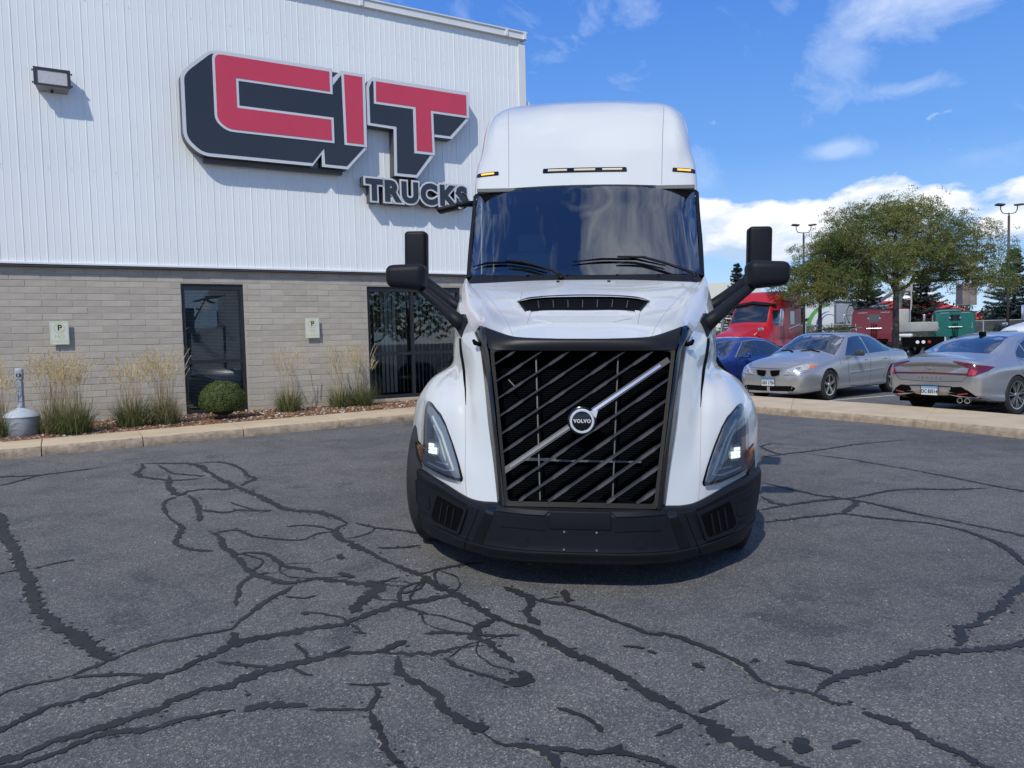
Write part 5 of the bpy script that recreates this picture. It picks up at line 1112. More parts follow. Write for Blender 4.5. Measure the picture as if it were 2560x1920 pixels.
# --- chassis, wheels
MB().box((-.45,.55,.35),(-.35,8.2,.62)).build('frame_rail', DARK, trk); MB().box((.35,.55,.35),(.45,8.2,.62)).build('frame_rail', DARK, trk)
MB().box((-.9,.6,.55),(.9,2.3,.60)).box((-.5,.9,.25),(.5,2.2,.55)).build('engine_underside', DARK, trk)
MB().box((-1.05,1.15,.40),(1.05,1.25,.5)).build('front_axle', DARK, trk); 
for yy in (6.6, 7.95): MB().box((-1.0,yy-.06,.42),(1.0,yy+.06,.54)).build('rear_axle', DARK, trk)
def wheel_mesh(Rr, w, rim, spokes=0):
    """tyre and rim meshes, axis x, outside at +x"""
    t = MB().lathe([(rim,-w/2+.02),(rim+.02,-w/2),(Rr-.06,-w/2-.008),(Rr-.02,-w/2+.015),(Rr,-w/2+.04),(Rr,-.012),(Rr-.012,-.008),(Rr-.012,.008),(Rr,.012),(Rr,w/2-.04),(Rr-.02,w/2-.015),(Rr-.06,w/2+.008),(rim+.02,w/2),(rim,w/2-.02)], (0,0,0), 'x', 48)
    return t
_tm = wheel_mesh(.50,.28,.285)
def truck_wheel(x, y, rz, s_, z=.5):
    w_ = empty('wheel', (x, y, z), rz, trk)
    _tm.build('tyre', RUBBER, w_, 40); r_ = MB().lathe([(.285,s_*.12),(.27,s_*.10),(.25,s_*.02),(.15,s_*.03),(.14,s_*.10),(.0001,s_*.11)], (0,0,0), 'x', 32)
    r_.build('rim', SILVERM, w_, 40); nb = MB()
    for k in range(10):
        an = k*math.pi/5; nb.cbox((s_*.045,.19*math.cos(an),.19*math.sin(an)), (.04,.03,.03))
    nb.build('wheel_nuts', CHROME, w_)
for s_ in (-1, 1):
    truck_wheel(s_*1.01, 1.17, R(-4), s_)
    for yy in (6.6, 7.95): truck_wheel(s_*1.04, yy, 0, s_); truck_wheel(s_*.74, yy, 0, s_)
    ar = MB(); 
    surf('wheel_well_liner', [[(s_*.75,.5,.3),(s_*.75,.75,1.05),(s_*.75,1.2,1.18),(s_*.75,1.7,1.05),(s_*.75,1.95,.5)],[(s_*1.15,.95,.3),(s_*1.14,1.0,.95),(s_*1.13,1.2,1.05),(s_*1.1,1.6,1.0),(s_*1.08,1.95,.5)]], DARK, trk, 4, 3)
MB().box((-.55,5.9,.62),(.55,8.3,.66)).build('deck_plate', SILVERM, trk)

# ------------------------------------------------------------------ plants by the building
def leafmat(name, c1, c2, rough=.6, trans=.25, s_=6.0):
    m = bpy.data.materials.new(name); m.use_nodes = True; nt = m.node_tree; N = nt.nodes; L = nt.links; b = N['Principled BSDF']
    g = N.new('ShaderNodeNewGeometry'); t = N.new('ShaderNodeTexNoise'); t.inputs['Scale'].default_value = s_; t.inputs['Detail'].default_value = 3; L.new(g.outputs['Position'], t.inputs['Vector'])
    r = N.new('ShaderNodeValToRGB'); r.color_ramp.elements[0].position = .36; r.color_ramp.elements[1].position = .64
    r.color_ramp.elements[0].color = (*c1, 1); r.color_ramp.elements[1].color = (*c2, 1); L.new(t.outputs[0], r.inputs[0])
    ri = N.new('ShaderNodeMapRange'); ri.inputs[3].default_value = .72; ri.inputs[4].default_value = 1.28; L.new(g.outputs['Random Per Island'], ri.inputs[0])
    vm = N.new('ShaderNodeVectorMath'); vm.operation = 'SCALE'; L.new(r.outputs[0], vm.inputs[0]); L.new(ri.outputs[0], vm.inputs['Scale']); L.new(vm.outputs[0], b.inputs['Base Color'])
    b.inputs['Roughness'].default_value = rough; b.inputs['Specular IOR Level'].default_value = .25
    if trans:
        o = N['Material Output']; tr = N.new('ShaderNodeBsdfTranslucent'); mx = N.new('ShaderNodeMixShader'); mx.inputs[0].default_value = trans
        L.new(vm.outputs[0], tr.inputs[0]); L.new(b.outputs[0], mx.inputs[1]); L.new(tr.outputs[0], mx.inputs[2]); L.new(mx.outputs[0], o.inputs[0])
    return m
GBL = leafmat('grass_blade_green', (.080,.125,.035), (.15,.18,.06), s_=9)
GTN = leafmat('grass_blade_tan', (.30,.23,.12), (.42,.34,.19), s_=9)
PLM = leafmat('grass_plume', (.68,.56,.33), (.80,.70,.46), s_=15, trans=.35)
def blade(V_, F_, p, az, lean, L_, w, r, droop=.5, seg=5):
    d = Vector((math.cos(az), math.sin(az), 0)); sd = Vector((-d.y, d.x, 0))*w/2; n = len(V_); q = Vector(p)
    for i in range(seg+1):
        t = i/seg; a = lean*(1+droop*2.2*t*t); q2 = Vector(p)+d*(L_*t*math.sin(min(a, 1.5))*.9)+Vector((0, 0, L_*t*math.cos(min(a, 1.45))))
        ww = sd*(1-t)**.6; V_ += [tuple(q2-ww), tuple(q2+ww)]
    for i in range(seg): F_.append((n+2*i, n+2*i+1, n+2*i+3, n+2*i+2))
    return Vector(V_[-1])
def grass_clump(P, label, rad, gh_, nb, ns, sh, seed, greenness=.7, lean=(.0, 0)):
    r = random.Random(seed); g = empty('ornamental_grass', P); tag(g, label, 'ornamental grass', 'feather grasses along the block wall')
    G = ([], []); T = ([], []); S = ([], []); PV = []; PU = []; PW = []
    for i in range(int(nb*1.7)):
        a = r.uniform(0, 6.28); q = rad*.45*math.sqrt(r.random()); p = (q*math.cos(a), q*math.sin(a), 0); az = a+r.uniform(-.9, .9)
        tgt = G if r.random() < min(.95, greenness+.15) else T
        blade(*tgt, p, az, r.uniform(.05, .62)*(1 if r.random() < .8 else 1.5), gh_*r.uniform(.6, 1.15), r.uniform(.004, .009), r, r.uniform(.2, .9))
    for i in range(int(ns*2.2)):
        a = r.uniform(0, 6.28); q = rad*.3*math.sqrt(r.random()); p = (q*math.cos(a), q*math.sin(a), 0); az = r.uniform(0, 6.28); ln = r.uniform(.02, .24)
        L_ = sh*r.uniform(.72, 1.06); tip = blade(*S, p, az, ln, L_*.80, .0065, r, .25, 4)
        d = Vector((math.cos(az)*math.sin(ln*1.6), math.sin(az)*math.sin(ln*1.6), math.cos(ln*1.6))).normalized(); pl = L_*r.uniform(.17, .27)
        base = tip; nn = int(pl/.008)
        for k in range(nn):
            t = k/nn; c = base+d*(pl*t)+Vector((math.cos(az), math.sin(az), 0))*(.05*t*t); sp = .0085*math.sin(math.pi*min(1, t*.9+.1))+.001
            for _ in range(3):
                an = r.uniform(0, 6.28); o_ = Vector((math.cos(an), math.sin(an), 0))*sp; u = (d+o_*25).normalized()*r.uniform(.007, .013); w = Vector((-math.sin(an), math.cos(an), 0))*.0034
                PV.append(c+o_*.6); PU.append(w); PW.append(u)
    mesh('green_blades', G[0], G[1], GBL, g, kind='stuff'); mesh('dry_blades', T[0]+S[0], T[1]+[tuple(i+len(T[0]) for i in f) for f in S[1]], GTN, g, kind='stuff')
    quads('plumes', [tuple(p) for p in PV], [tuple(p) for p in PU], [tuple(p) for p in PW], PLM, g, 'stuff')
def bp_(s, w, dz=0): v = bl(s, w, 0); return (v.x, v.y, .37+dz)
# (distance along wall, out from wall)
grass_clump((-6.95, 10.36, .37), 'feather grass clump cut by the left edge of the photo, beside the cigarette bin', .42, .46, 300, 34, 1.02, 1)
grass_clump((-6.36, 10.66, .37), 'feather grass clump immediately right of the cigarette bin', .45, .44, 300, 40, 1.12, 2, .45)
grass_clump((-6.08, 10.60, .37), 'dense green feather grass clump below the left no parking sign', .50, .50, 460, 46, 1.10, 3, .8)
grass_clump((-5.62, 11.33, .37), 'wide green and tan feather grass clump midway to the narrow window', .45, .52, 380, 34, 1.05, 4, .7)
grass_clump((-5.26, 11.60, .37), 'straw coloured feather grass clump beside the narrow window', .42, .50, 340, 42, 1.12, 5, .35)
grass_clump((-3.83, 13.14, .37), 'lone feather grass clump below the right no parking sign', .40, .50, 300, 16, 1.08, 6, .7)
grass_clump((-3.08, 13.78, .37), 'feather grass clump left of the wide window', .40, .48, 260, 18, 1.12, 7, .65)
grass_clump((-2.74, 13.98, .37), 'feather grass clump overlapping the corner of the wide window', .40, .52, 280, 22, 1.16, 8, .75)
# clipped round shrub
bu = empty('round_shrub', (-4.59, 12.16, .37)); tag(bu, 'clipped round green shrub in front of the narrow window', 'shrub')
rs = np.random.RandomState(5); n = 15000; d = rs.normal(size=(n, 3)); d /= np.linalg.norm(d, axis=1)[:, None]; d[:, 2] = np.where(d[:, 2] < -.55, -.55*rs.uniform(.4, 1, n), d[:, 2])
lump = np.array([noise.noise(Vector(q*2.2))*.05 + noise.noise(Vector(q*7))*.03 for q in d])
rad_ = (1-.10*rs.random(n)**2+lump); C_ = d*rad_[:, None]*np.array([.355, .34, .30])+np.array([0, 0, .31])
a = rs.normal(size=(n, 3)); u = np.cross(d, a); u /= np.linalg.norm(u, axis=1)[:, None]; w_ = np.cross(u, d)+d*rs.normal(size=(n, 1))*.6
quads('leaves', C_, u*.0062, w_*.0095, leafmat('shrub_leaf', (.060,.095,.026), (.13,.17,.055), s_=14, trans=.2), bu, 'stuff')
ic = MB().lathe([(.0001,.06),(.12,.08),(.24,.16),(.30,.30),(.25,.46),(.12,.56),(.0001,.58)], (0,0,0), 'z', 16); ic.build('dark_core', mat('shrub_core_shadow', (.02,.025,.012), .95), bu)  # solid dark core standing in for the shade between the leaves
tg = MB()
for i in range(9):
    a_ = i*.7; tg.tube([(.03*math.cos(a_), .03*math.sin(a_), -.01), (.10*math.cos(a_), .10*math.sin(a_), .16)], .008, 5)
tg.build('stems', mat('twig_brown', (.10,.075,.05), .9), bu)
# smokers' post
cr_ = empty('cigarette_receptacle', (-6.72, 10.50, .372)); tag(cr_, "grey plastic smokers' post with domed base among the grasses", 'ashtray bin')
GP = mat('grey_plastic', (.34,.37,.40), .5, noise_s=6, noise_a=.1); DI = (0, 0, 0)
MB().lathe([(.19,0),(.205,.02),(.213,.20),(.216,.25),(.20,.255)], DI, 'z', 32).build('bucket', GP, cr_, 40)
MB().lathe([(.222,.247),(.226,.26),(.20,.30),(.12,.345),(.055,.37),(.04,.38)], DI, 'z', 32).build('dome_lid', mat('grey_plastic_light', (.45,.49,.53), .5, noise_s=6, noise_a=.08), cr_, 40)
st = MB(); st.lathe([(.047,.37),(.040,.45),(.036,.72),(.036,.76)], DI, 'z', 20)
for k in range(6): a_ = k*math.pi/3; st.cbox((.039*math.cos(a_), .039*math.sin(a_), .56), (.012,.012,.36))
st.build('stem', GP, cr_, 40)
hd = rbox('head', (0, 0, .835), (.105,.085,.175), .032, GP, cr_, seg=3)
MB().lathe([(.0001,-.044),(.026,-.045),(.030,-.046),(.030,-.03)], (0,0,.825), 'y', 20).build('opening', DARK, cr_, 40)
put_text('symbol', 'S', .06, Matrix.Translation((0,-.047,.825)) @ Matrix(((1,0,0,0),(0,0,-1,0),(0,1,0,0),(0,0,0,1))), GP, cr_, .003, .002)
cr_.rotation_euler = (0, 0, R(20))

# ------------------------------------------------------------------ cars: lofted bodies (local: x across, y forward towards the nose, z up)
def loft_body(name, st, mt_, par, k=5, arches=(), wr=.36, ww=.30):
    """st: (y, zbot, [(x, z) from sill to roof centre]) with equal counts; closed, mirrored"""
    rows = []
    for y, zb, P in st:
        full = [(0, zb)]+P; rows.append([(x, y, z) for x, z in full])
    G = grid_pts(rows, 4, k); nv, nu = G.shape[:2]; G[:, 0, 0] = 0; G[:, -1, 0] = 0
    V_ = []; idx = {}
    for i in range(nv):
        for j in range(nu): idx[(i, j, 1)] = len(V_); V_.append((max(0, G[i, j, 0]), G[i, j, 1], G[i, j, 2]))
    for i in range(nv):
        for j in range(nu):
            if j in (0, nu-1): idx[(i, j, -1)] = idx[(i, j, 1)]
            else: idx[(i, j, -1)] = len(V_); V_.append((-max(0, G[i, j, 0]), G[i, j, 1], G[i, j, 2]))
    F_ = []
    for i in range(nv-1):
        for j in range(nu-1):
            for s_ in (1, -1):
                q = (idx[(i, j, s_)], idx[(i, j+1, s_)], idx[(i+1, j+1, s_)], idx[(i+1, j, s_)]); F_.append(q if s_ < 0 else q[::-1])
    for i in (0, nv-1):
        loop = [idx[(i, j, 1)] for j in range(nu)]+[idx[(i, j, -1)] for j in range(nu-2, 0, -1)]; ce = len(V_); V_.append(tuple(np.mean([V_[q] for q in loop], axis=0))); F_ += [((loop[q], loop[(q+1) % len(loop)], ce) if i else (loop[(q+1) % len(loop)], loop[q], ce)) for q in range(len(loop))]
    bvh = BVHTree.FromPolygons([Vector(v) for v in V_], F_)
    o = mesh(name, V_, F_, mt_, par); fixn(o.data)
    if arches:
        cut = MB()
        for (x, y) in arches: cut.lathe([(.0001,-ww),(wr,-ww),(wr,ww),(.0001,ww)], (x, y, .33), 'x', 32)
        c = cut.build('cutter', DARK, par, fix=True)
        bo = o.modifiers.new('b', 'BOOLEAN'); bo.operation = 'DIFFERENCE'; bo.object = c; bo.solver = 'EXACT'
        bpy.context.view_layer.update(); me = bpy.data.meshes.new_from_object(o.evaluated_get(bpy.context.evaluated_depsgraph_get()))
        o.modifiers.clear(); o.data = me; bpy.data.objects.remove(c)
        if len(me.materials) == 0: me.materials.append(mt_)
    o.data.polygons.foreach_set('use_smooth', [True]*len(o.data.polygons)); o.data.set_sharp_from_angle(angle=R(38))
    return o, bvh
CGL = mat('car_glass', (.012,.015,.018), .04, spec=.9, coat=1.0)
def car_wheel(par, x, y, s_, Rr=.33, w=.215, rim=.225, sp=5, mt_=None, style=0):
    w_ = empty('wheel', (x, y, Rr), 0, par)
    MB().lathe([(rim,-w/2),(Rr-.03,-w/2),(Rr,-w/2+.03),(Rr,w/2-.03),(Rr-.03,w/2),(rim,w/2),(rim-.012,w/2-.02)], DI, 'x', 36).build('tyre', RUBBER, w_, 40)
    r_ = MB(); o_ = s_*w/2
    r_.lathe([(rim,o_),(rim-.018,o_-s_*.004),(rim-.022,o_-s_*.05),(rim-.03,o_-s_*.12)], DI, 'x', 36)
    r_.lathe([(.055,o_-s_*.02),(.05,o_-s_*.008),(.0001,o_-s_*.006)], DI, 'x', 16)
    for k in range(sp):
        a = 2*math.pi*k/sp+.3
        for da in ((0,) if style == 0 else (-.13, .13)):
            c, s = math.cos(a+da*.3), math.sin(a+da*.3); c2, s2 = math.cos(a+da), math.sin(a+da); w0, w1 = ((.033,.024) if style == 0 else (.012,.009)); r1 = rim-.012
            P = [(.04*c-s*w0, .04*s+c*w0), (.04*c+s*w0, .04*s-c*w0), (r1*c2+s2*w1, r1*s2-c2*w1), (r1*c2-s2*w1, r1*s2+c2*w1)]
            V_ = [(o_-s_*.016, p, q) for p, q in P[:2]]+[(o_-s_*.006, p, q) for p, q in P[2:]]+[(o_-s_*.05, p, q) for p, q in P]
            r_.add(V_, [(0,1,2,3),(7,6,5,4),(0,4,5,1),(1,5,6,2),(2,6,7,3),(3,7,4,0)])
    r_.build('rim', mt_ or mat('alloy_rim', (.5,.5,.5), .28, metal=.9), w_, 30, fix=True)
    MB().lathe([(.0001,-s_*.02),(rim-.03,-s_*.02)], DI, 'x', 24).build('brake_disc', DARK, w_)
def plate_obj(par, M, txt, kind='plate'):
    pl = MB().box((-.155,-.004,-.078),(.155,0,.078), 0, M).build('licence_plate', mat('plate_face', (.62,.66,.70), .4), par)
    f = MB()
    for a, c in (((-.165,-.006,-.088),(.165,0,-.078)),((-.165,-.006,.078),(.165,0,.088)),((-.165,-.006,-.078),(-.155,0,.078)),((.155,-.006,-.078),(.165,0,.078))): f.box(a, c, 0, M)
    f.build('plate_frame', GLOSSB, pl)
    MB().box((-.153,-.0048,.035),(.153,-.0044,.076), 0, M).build('plate_blue_band', mat('plate_sky_blue', (.16,.36,.62), .4), pl)
    put_text('plate_characters', txt, .088, M @ Matrix.Translation((0,-.006,-.018)) @ Matrix(((1,0,0,0),(0,0,-1,0),(0,1,0,0),(0,0,0,1))), mat('plate_ink', (.06,.03,.035), .5), pl, .003, .0006, .82)
    return pl
def side_windows(par, bvh, polys, nm='side_window', mt_=None, off=.004):
    for P in polys:
        for s_ in (-1, 1):
            Q = P if s_ < 0 else [(-y, z) for y, z in P]
            drape(nm, [(y, z) for y, z in P], bvh, (lambda p, s_=s_: (s_*3, p[0], p[1])), (-s_, 0, 0), mt_ or CGL, par, off=off, thick=.003, step=.12)
def trunk_line(par, bvh, st, w, d, org, mt_=None, nm='panel_gap', off=.0012):
    drape(nm, stroke(st, w), bvh, org, d, mt_ or SEAM, par, off=off, thick=.001, step=.06)
SIDE = lambda s_: (lambda p: (s_*3, p[0], p[1]))
FRT = lambda p: (p[0], 5, p[1]); RER = lambda p: (p[0], -5, p[1])
def both(fn):
    for s_ in (-1, 1): fn(s_)
# ---- silver saloon, nose towards us (length 4.8, rear y=-.0 -> nose y=4.8); y=0 tail
def saloon_a(paint, prm):
    t = empty('parked_car', (0,0,0))
    # section points: sill, low side, mid side, shoulder, top edge, near centre, centre
    def S(y, zb, a, b, c, d, e, f, g): return (y, zb, [a, b, c, d, e, f, g])
    st = [
     S(0.00,.42,(.62,.42),(.72,.48),(.76,.62),(.74,.80),(.66,.93),(.35,.97),(0,.98)),
     S(0.12,.30,(.76,.30),(.85,.40),(.87,.62),(.83,.84),(.72,.98),(.36,1.03),(0,1.04)),
     S(0.55,.24,(.80,.24),(.885,.38),(.895,.64),(.86,.88),(.72,1.01),(.36,1.06),(0,1.075)),
     S(0.95,.22,(.80,.22),(.89,.36),(.90,.64),(.87,.90),(.66,1.12),(.36,1.18),(0,1.19)),
     S(1.45,.20,(.80,.20),(.89,.36),(.90,.64),(.87,.93),(.60,1.32),(.34,1.385),(0,1.40)),
     S(2.05,.20,(.80,.20),(.89,.36),(.90,.63),(.87,.92),(.595,1.38),(.34,1.44),(0,1.455)),
     S(2.60,.20,(.80,.20),(.89,.36),(.90,.62),(.875,.90),(.60,1.355),(.34,1.425),(0,1.445)),
     S(3.00,.20,(.80,.20),(.89,.36),(.90,.61),(.875,.88),(.66,1.19),(.36,1.29),(0,1.32)),
     S(3.45,.20,(.80,.20),(.89,.36),(.90,.60),(.875,.86),(.77,.96),(.40,1.045),(0,1.08)),
     S(3.85,.21,(.80,.21),(.885,.36),(.895,.58),(.86,.81),(.74,.895),(.40,.965),(0,.985)),
     S(4.25,.20,(.78,.20),(.87,.36),(.88,.58),(.83,.77),(.70,.855),(.38,.915),(0,.93)),
     S(4.55,.18,(.72,.18),(.80,.34),(.82,.55),(.76,.71),(.63,.79),(.36,.84),(0,.855)),
     S(4.72,.17,(.60,.17),(.69,.32),(.71,.52),(.64,.65),(.52,.73),(.32,.775),(0,.79)),
     S(4.80,.19,(.46,.19),(.55,.32),(.57,.48),(.52,.59),(.43,.66),(.28,.705),(0,.72))]
    body, bv = loft_body('body', st, paint, t, 4, [(s_*.80, y) for s_ in (-1,1) for y in (.98, 3.86)], .365, .16)
    return t, bv
PS = mat('silver_paint', (.40,.395,.385), .28, metal=.55, coat=.6, noise_s=2, noise_a=.02)
PB = mat('blue_paint', (.018,.045,.22), .25, metal=.3, coat=.9)
PG = mat('warm_silver_paint', (.38,.39,.41), .26, metal=.6, coat=.8)
HLG = mat('clear_headlamp', (.38,.39,.39), .2, coat=1.0, noise_s=25, noise_a=.4); BRIGHT = mat('bright_trim', (.6,.6,.62), .2, metal=.9)
def dress_a(t, bv, plate=None, mirror=mat('mirror_dark_cap', (.05,.05,.055), .4), sunroof=False, nostrils=False, chrome_arc=False):
    # windows
    wnd = [[(3.16,.935),(2.62,1.315),(2.40,1.345),(2.13,1.355),(2.13,.955)], [(2.07,.957),(2.07,1.355),(1.62,1.32),(1.28,1.15),(1.22,.985)]]
    side_windows(t, bv, wnd)
    for s_ in (-1, 1):
        drape('quarter_window', [(1.20,.985),(1.24,1.10),(.98,1.035),(.96,.99)], bv, SIDE(s_), (-s_,0,0), CGL, t, off=.004, thick=.003, step=.1)
        for L_ in ([(3.10,.93),(3.12,.60),(3.02,.27),(2.2,.24)], [(2.10,.95),(2.10,.5),(2.14,.25)], [(1.16,.96),(1.20,.72),(1.40,.50),(1.5,.25)], [(3.46,.93),(3.42,.74)]):
            drape('panel_gap', stroke(L_, .007), bv, SIDE(s_), (-s_,0,0), SEAM, t, off=.0015, thick=.001, step=.06)
        drape('door_moulding', stroke([(3.05,.56),(1.45,.60)], .022), bv, SIDE(s_), (-s_,0,0), PS, t, off=.016, thick=.02, step=.06) if nostrils else None
        for y in (2.32, 1.40): rbox('door_handle', (s_*.895, y, .82), (.03,.17,.026), .008, BRIGHT if nostrils else body_mat(t), t)
        if chrome_arc: drape('chrome_window_arc', stroke([(3.12,.925),(2.56,1.335),(2.1,1.362),(1.60,1.325),(1.02,1.06)], .022), bv, SIDE(s_), (-s_,0,0), BRIGHT, t, off=.010, thick=.012, step=.06)
        mr = MB(); m_ = rbox('wing_mirror', (s_*1.01, 2.83, .98), (.20,.12,.125), .035, mirror, t, seg=3)
        MB().box(*sorted2((s_*.84,2.80,.93),(s_*.95,2.86,.955))).build('mirror_stalk', mirror, t)
        if chrome_arc: MB().box(*sorted2((s_*.93,2.888,.945),(s_*1.10,2.90,.962))).build('mirror_trim', BRIGHT, t)
    TOPF = FRT
    drape('windscreen', [(-.77,.955),(-.40,1.06),(0,1.085),(.40,1.06),(.77,.955),(.70,1.12),(.605,1.325),(.30,1.405),(0,1.42),(-.30,1.405),(-.605,1.325),(-.70,1.12)], bv, FRT, (0,-1,0), CGL, t, off=.004, thick=.003, step=.08)
    drape('rear_window', [(-.62,1.105),(0,1.18),(.62,1.105),(.55,1.30),(0,1.385),(-.55,1.30)], bv, RER, (0,1,0), CGL, t, off=.004, thick=.003, step=.08)
    for x0 in (-.45, .12):
        drape('wiper', stroke([(x0,1.02),(x0+.22,1.06),(x0+.42,1.045)], .012), bv, FRT, (0,-1,0), DARK, t, off=.015, thick=.01, step=.05)
    # lamps
    for s_ in (-1, 1):
        g_ = (lambda P: P) if s_ > 0 else mir
        hl = drape('headlight', g_([(.36,.585),(.58,.60),(.80,.69),(.83,.775),(.72,.785),(.54,.735),(.42,.665)]), bv, FRT, (0,-1,0), HLG, t, off=.006, thick=.01, step=.05)
        drape('lamp_bowl', g_(rounded([(.46,.61),(.55,.625),(.555,.70),(.48,.675)], .03)), bv, FRT, (0,-1,0), BRIGHT, hl, off=.010, thick=.003, step=.04)
        drape('lamp_bowl', g_(rounded([(.575,.63),(.66,.66),(.665,.74),(.58,.715)], .03)), bv, FRT, (0,-1,0), BRIGHT, hl, off=.010, thick=.003, step=.04)
        drape('turn_signal', g_([(.765,.69),(.80,.70),(.825,.768),(.775,.768)]), bv, FRT, (0,-1,0), AMBER, hl, off=.010, thick=.003, step=.04)
        drape('lower_grille', g_(rounded([(.035,.225),(.035,.335),(.54,.345),(.62,.30),(.57,.235)], .02)), bv, FRT, (0,-1,0), DARK, t, off=.003, thick=.004, step=.05)
        for k in range(2): drape('grille_bar', g_(stroke([(.04,.262+.034*k),(.54,.262+.034*k)], .008)), bv, FRT, (0,-1,0), MATTE, t, off=.009, thick=.006, step=.05)
        if nostrils:
            drape('grille_opening', g_(rounded([(.03,.680),(.30,.690),(.27,.555),(.12,.520),(.055,.545)], .02)), bv, FRT, (0,-1,0), BRIGHT, t, off=.006, thick=.008, step=.04)
            drape('grille_mesh', g_(rounded([(.048,.665),(.28,.675),(.255,.568),(.125,.535),(.070,.558)], .02)), bv, FRT, (0,-1,0), DARK, t, off=.009, thick=.003, step=.04)
        else: drape('grille_opening', g_([(0.0,.56),(.33,.60),(.36,.66),(.0,.645)]), bv, FRT, (0,-1,0), DARK, t, off=.004, thick=.004, step=.05)
        tl = drape('tail_light', g_([(.52,.80),(.80,.80),(.78,.93),(.60,.92)]), bv, RER, (0,1,0), mat('tail_red', (.30,.008,.012), .2, coat=1), t, off=.006, thick=.01, step=.05)
        for y in (.98, 3.86): car_wheel(t, s_*.775, y, s_, mt_=mat('chromed_rim', (.62,.6,.55), .2, metal=.95) if nostrils else None, sp=5)
        drape('bumper_gap', g_(stroke([(.84,.66),(.60,.575),(.36,.56)], .006)), bv, FRT, (0,-1,0), SEAM, t, off=.0015, thick=.001, step=.05)
    drape('bonnet_gap', stroke([(-.64,.83),(-.44,.72),(0,.71),(.44,.72),(.64,.83)], .006), bv, FRT, (0,-1,0), SEAM, t, off=.0015, thick=.001, step=.05)
    if plate: plate_obj(t, Matrix.Translation((0,4.815,.415)) @ Matrix.Rotation(R(180), 4, 'Z') @ Matrix.Rotation(R(4), 4, 'X'), plate)
    if sunroof:
        MB().box((-.42,1.55,1.50),(.42,2.1,1.515), 0, Matrix.Translation((0,2.1,1.46)) @ Matrix.Rotation(R(-5), 4, 'X') @ Matrix.Translation((0,-2.1,-1.46))).build('open_sunroof', CGL, t)
        MB().box((-.42,2.1,1.452),(.42,2.2,1.462)).build('sunroof_gap', DARK, t); MB().tube([(0,1.25,1.38),(0,1.22,1.43)], .012, 6).build('roof_aerial', DARK, t)
        MB().cbox((-.05,2.42,1.458), (.05,.09,.03)).build('roof_aerial', DARK, t)
    MB().box((-.78,.25,.21),(.78,4.5,.30)).build('underside', DARK, t)
    drape('steering_wheel', stroke([(.30+.13*math.cos(a*math.pi/10), 1.10+.075*math.sin(a*math.pi/10)) for a in range(0, 11)], .010), bv, FRT, (0,-1,0), mat('dim_wheel', (.10,.11,.12), .5), t, off=.006, thick=.001, step=.05)
def body_mat(t): return [c for c in t.children if c.name.startswith('body')][0].data.materials[0]
def sorted2(a, b): return tuple(min(p, q) for p, q in zip(a, b)), tuple(max(p, q) for p, q in zip(a, b))
def place_car(t, contact, az, lx, ly):
    """contact: ground point of a wheel whose local position is (lx, ly); az: heading of the nose, clockwise from +Y"""
    f = Vector((math.sin(az), math.cos(az), 0)); r_ = Vector((f.y, -f.x, 0)); o = Vector(contact)-r_*lx-f*ly
    t.matrix_world = frame_M(o, r_, f, (0,0,1))
ca_, bva = saloon_a(PS, {}); dress_a(ca_, bva, 'GE5 1730', sunroof=True, nostrils=True)
tag(ca_, 'silver sedan with split twin-nostril grille parked nose out, right of the white truck', 'car')
place_car(ca_, (7.09,17.13,0), R(51+180), -.88, 3.86); ca_.matrix_world = Matrix.Translation((7.09,17.13,0)) @ Matrix.Scale(1.045, 4) @ Matrix.Translation((-7.09,-17.13,0)) @ ca_.matrix_world
cb_, bvb = saloon_a(PB, {}); dress_a(cb_, bvb, None, mirror=PB, chrome_arc=True)
tag(cb_, 'blue sedan half hidden behind the white truck and the silver nose-out sedan', 'car')
place_car(cb_, (5.15,19.35,0), R(56+180), -.88, 3.86)
# ---- fastback saloon seen from the rear
tc_ = empty('parked_car', (0,0,0)); tag(tc_, 'silver fastback sedan seen from behind with slim red tail lamps, at the right edge', 'car')
def S(y, zb, *P): return (y, zb, list(P))
st = [
 S(0.00,.42,(.50,.42),(.62,.46),(.70,.58),(.72,.72),(.66,.86),(.40,.93),(0,.95)),
 S(0.10,.34,(.72,.34),(.82,.44),(.85,.60),(.84,.76),(.75,.93),(.42,1.00),(0,1.02)),
 S(0.35,.26,(.82,.26),(.91,.42),(.925,.64),(.91,.84),(.76,.97),(.42,1.035),(0,1.055)),
 S(0.75,.22,(.84,.22),(.92,.40),(.93,.66),(.92,.87),(.72,1.06),(.42,1.13),(0,1.15)),
 S(1.30,.20,(.83,.20),(.91,.38),(.92,.66),(.90,.90),(.64,1.25),(.40,1.32),(0,1.34)),
 S(1.95,.20,(.82,.20),(.905,.37),(.915,.65),(.89,.91),(.60,1.36),(.38,1.42),(0,1.44)),
 S(2.55,.20,(.82,.20),(.905,.37),(.915,.64),(.89,.90),(.60,1.36),(.38,1.42),(0,1.44)),
 S(3.10,.20,(.82,.20),(.905,.37),(.915,.62),(.89,.88),(.67,1.18),(.40,1.27),(0,1.29)),
 S(3.55,.20,(.82,.20),(.905,.37),(.915,.60),(.88,.84),(.76,.95),(.42,1.03),(0,1.06)),
 S(4.10,.21,(.81,.21),(.89,.37),(.90,.57),(.84,.76),(.70,.84),(.40,.91),(0,.93)),
 S(4.60,.22,(.74,.22),(.82,.36),(.83,.52),(.76,.66),(.62,.73),(.38,.78),(0,.80)),
 S(4.90,.28,(.45,.28),(.52,.36),(.54,.46),(.50,.55),(.42,.60),(.26,.64),(0,.66))]
_, bvc = loft_body('body', st, PG, tc_, 4, [(s_*.83, y) for s_ in (-1,1) for y in (1.02, 3.86)], .375, .16)
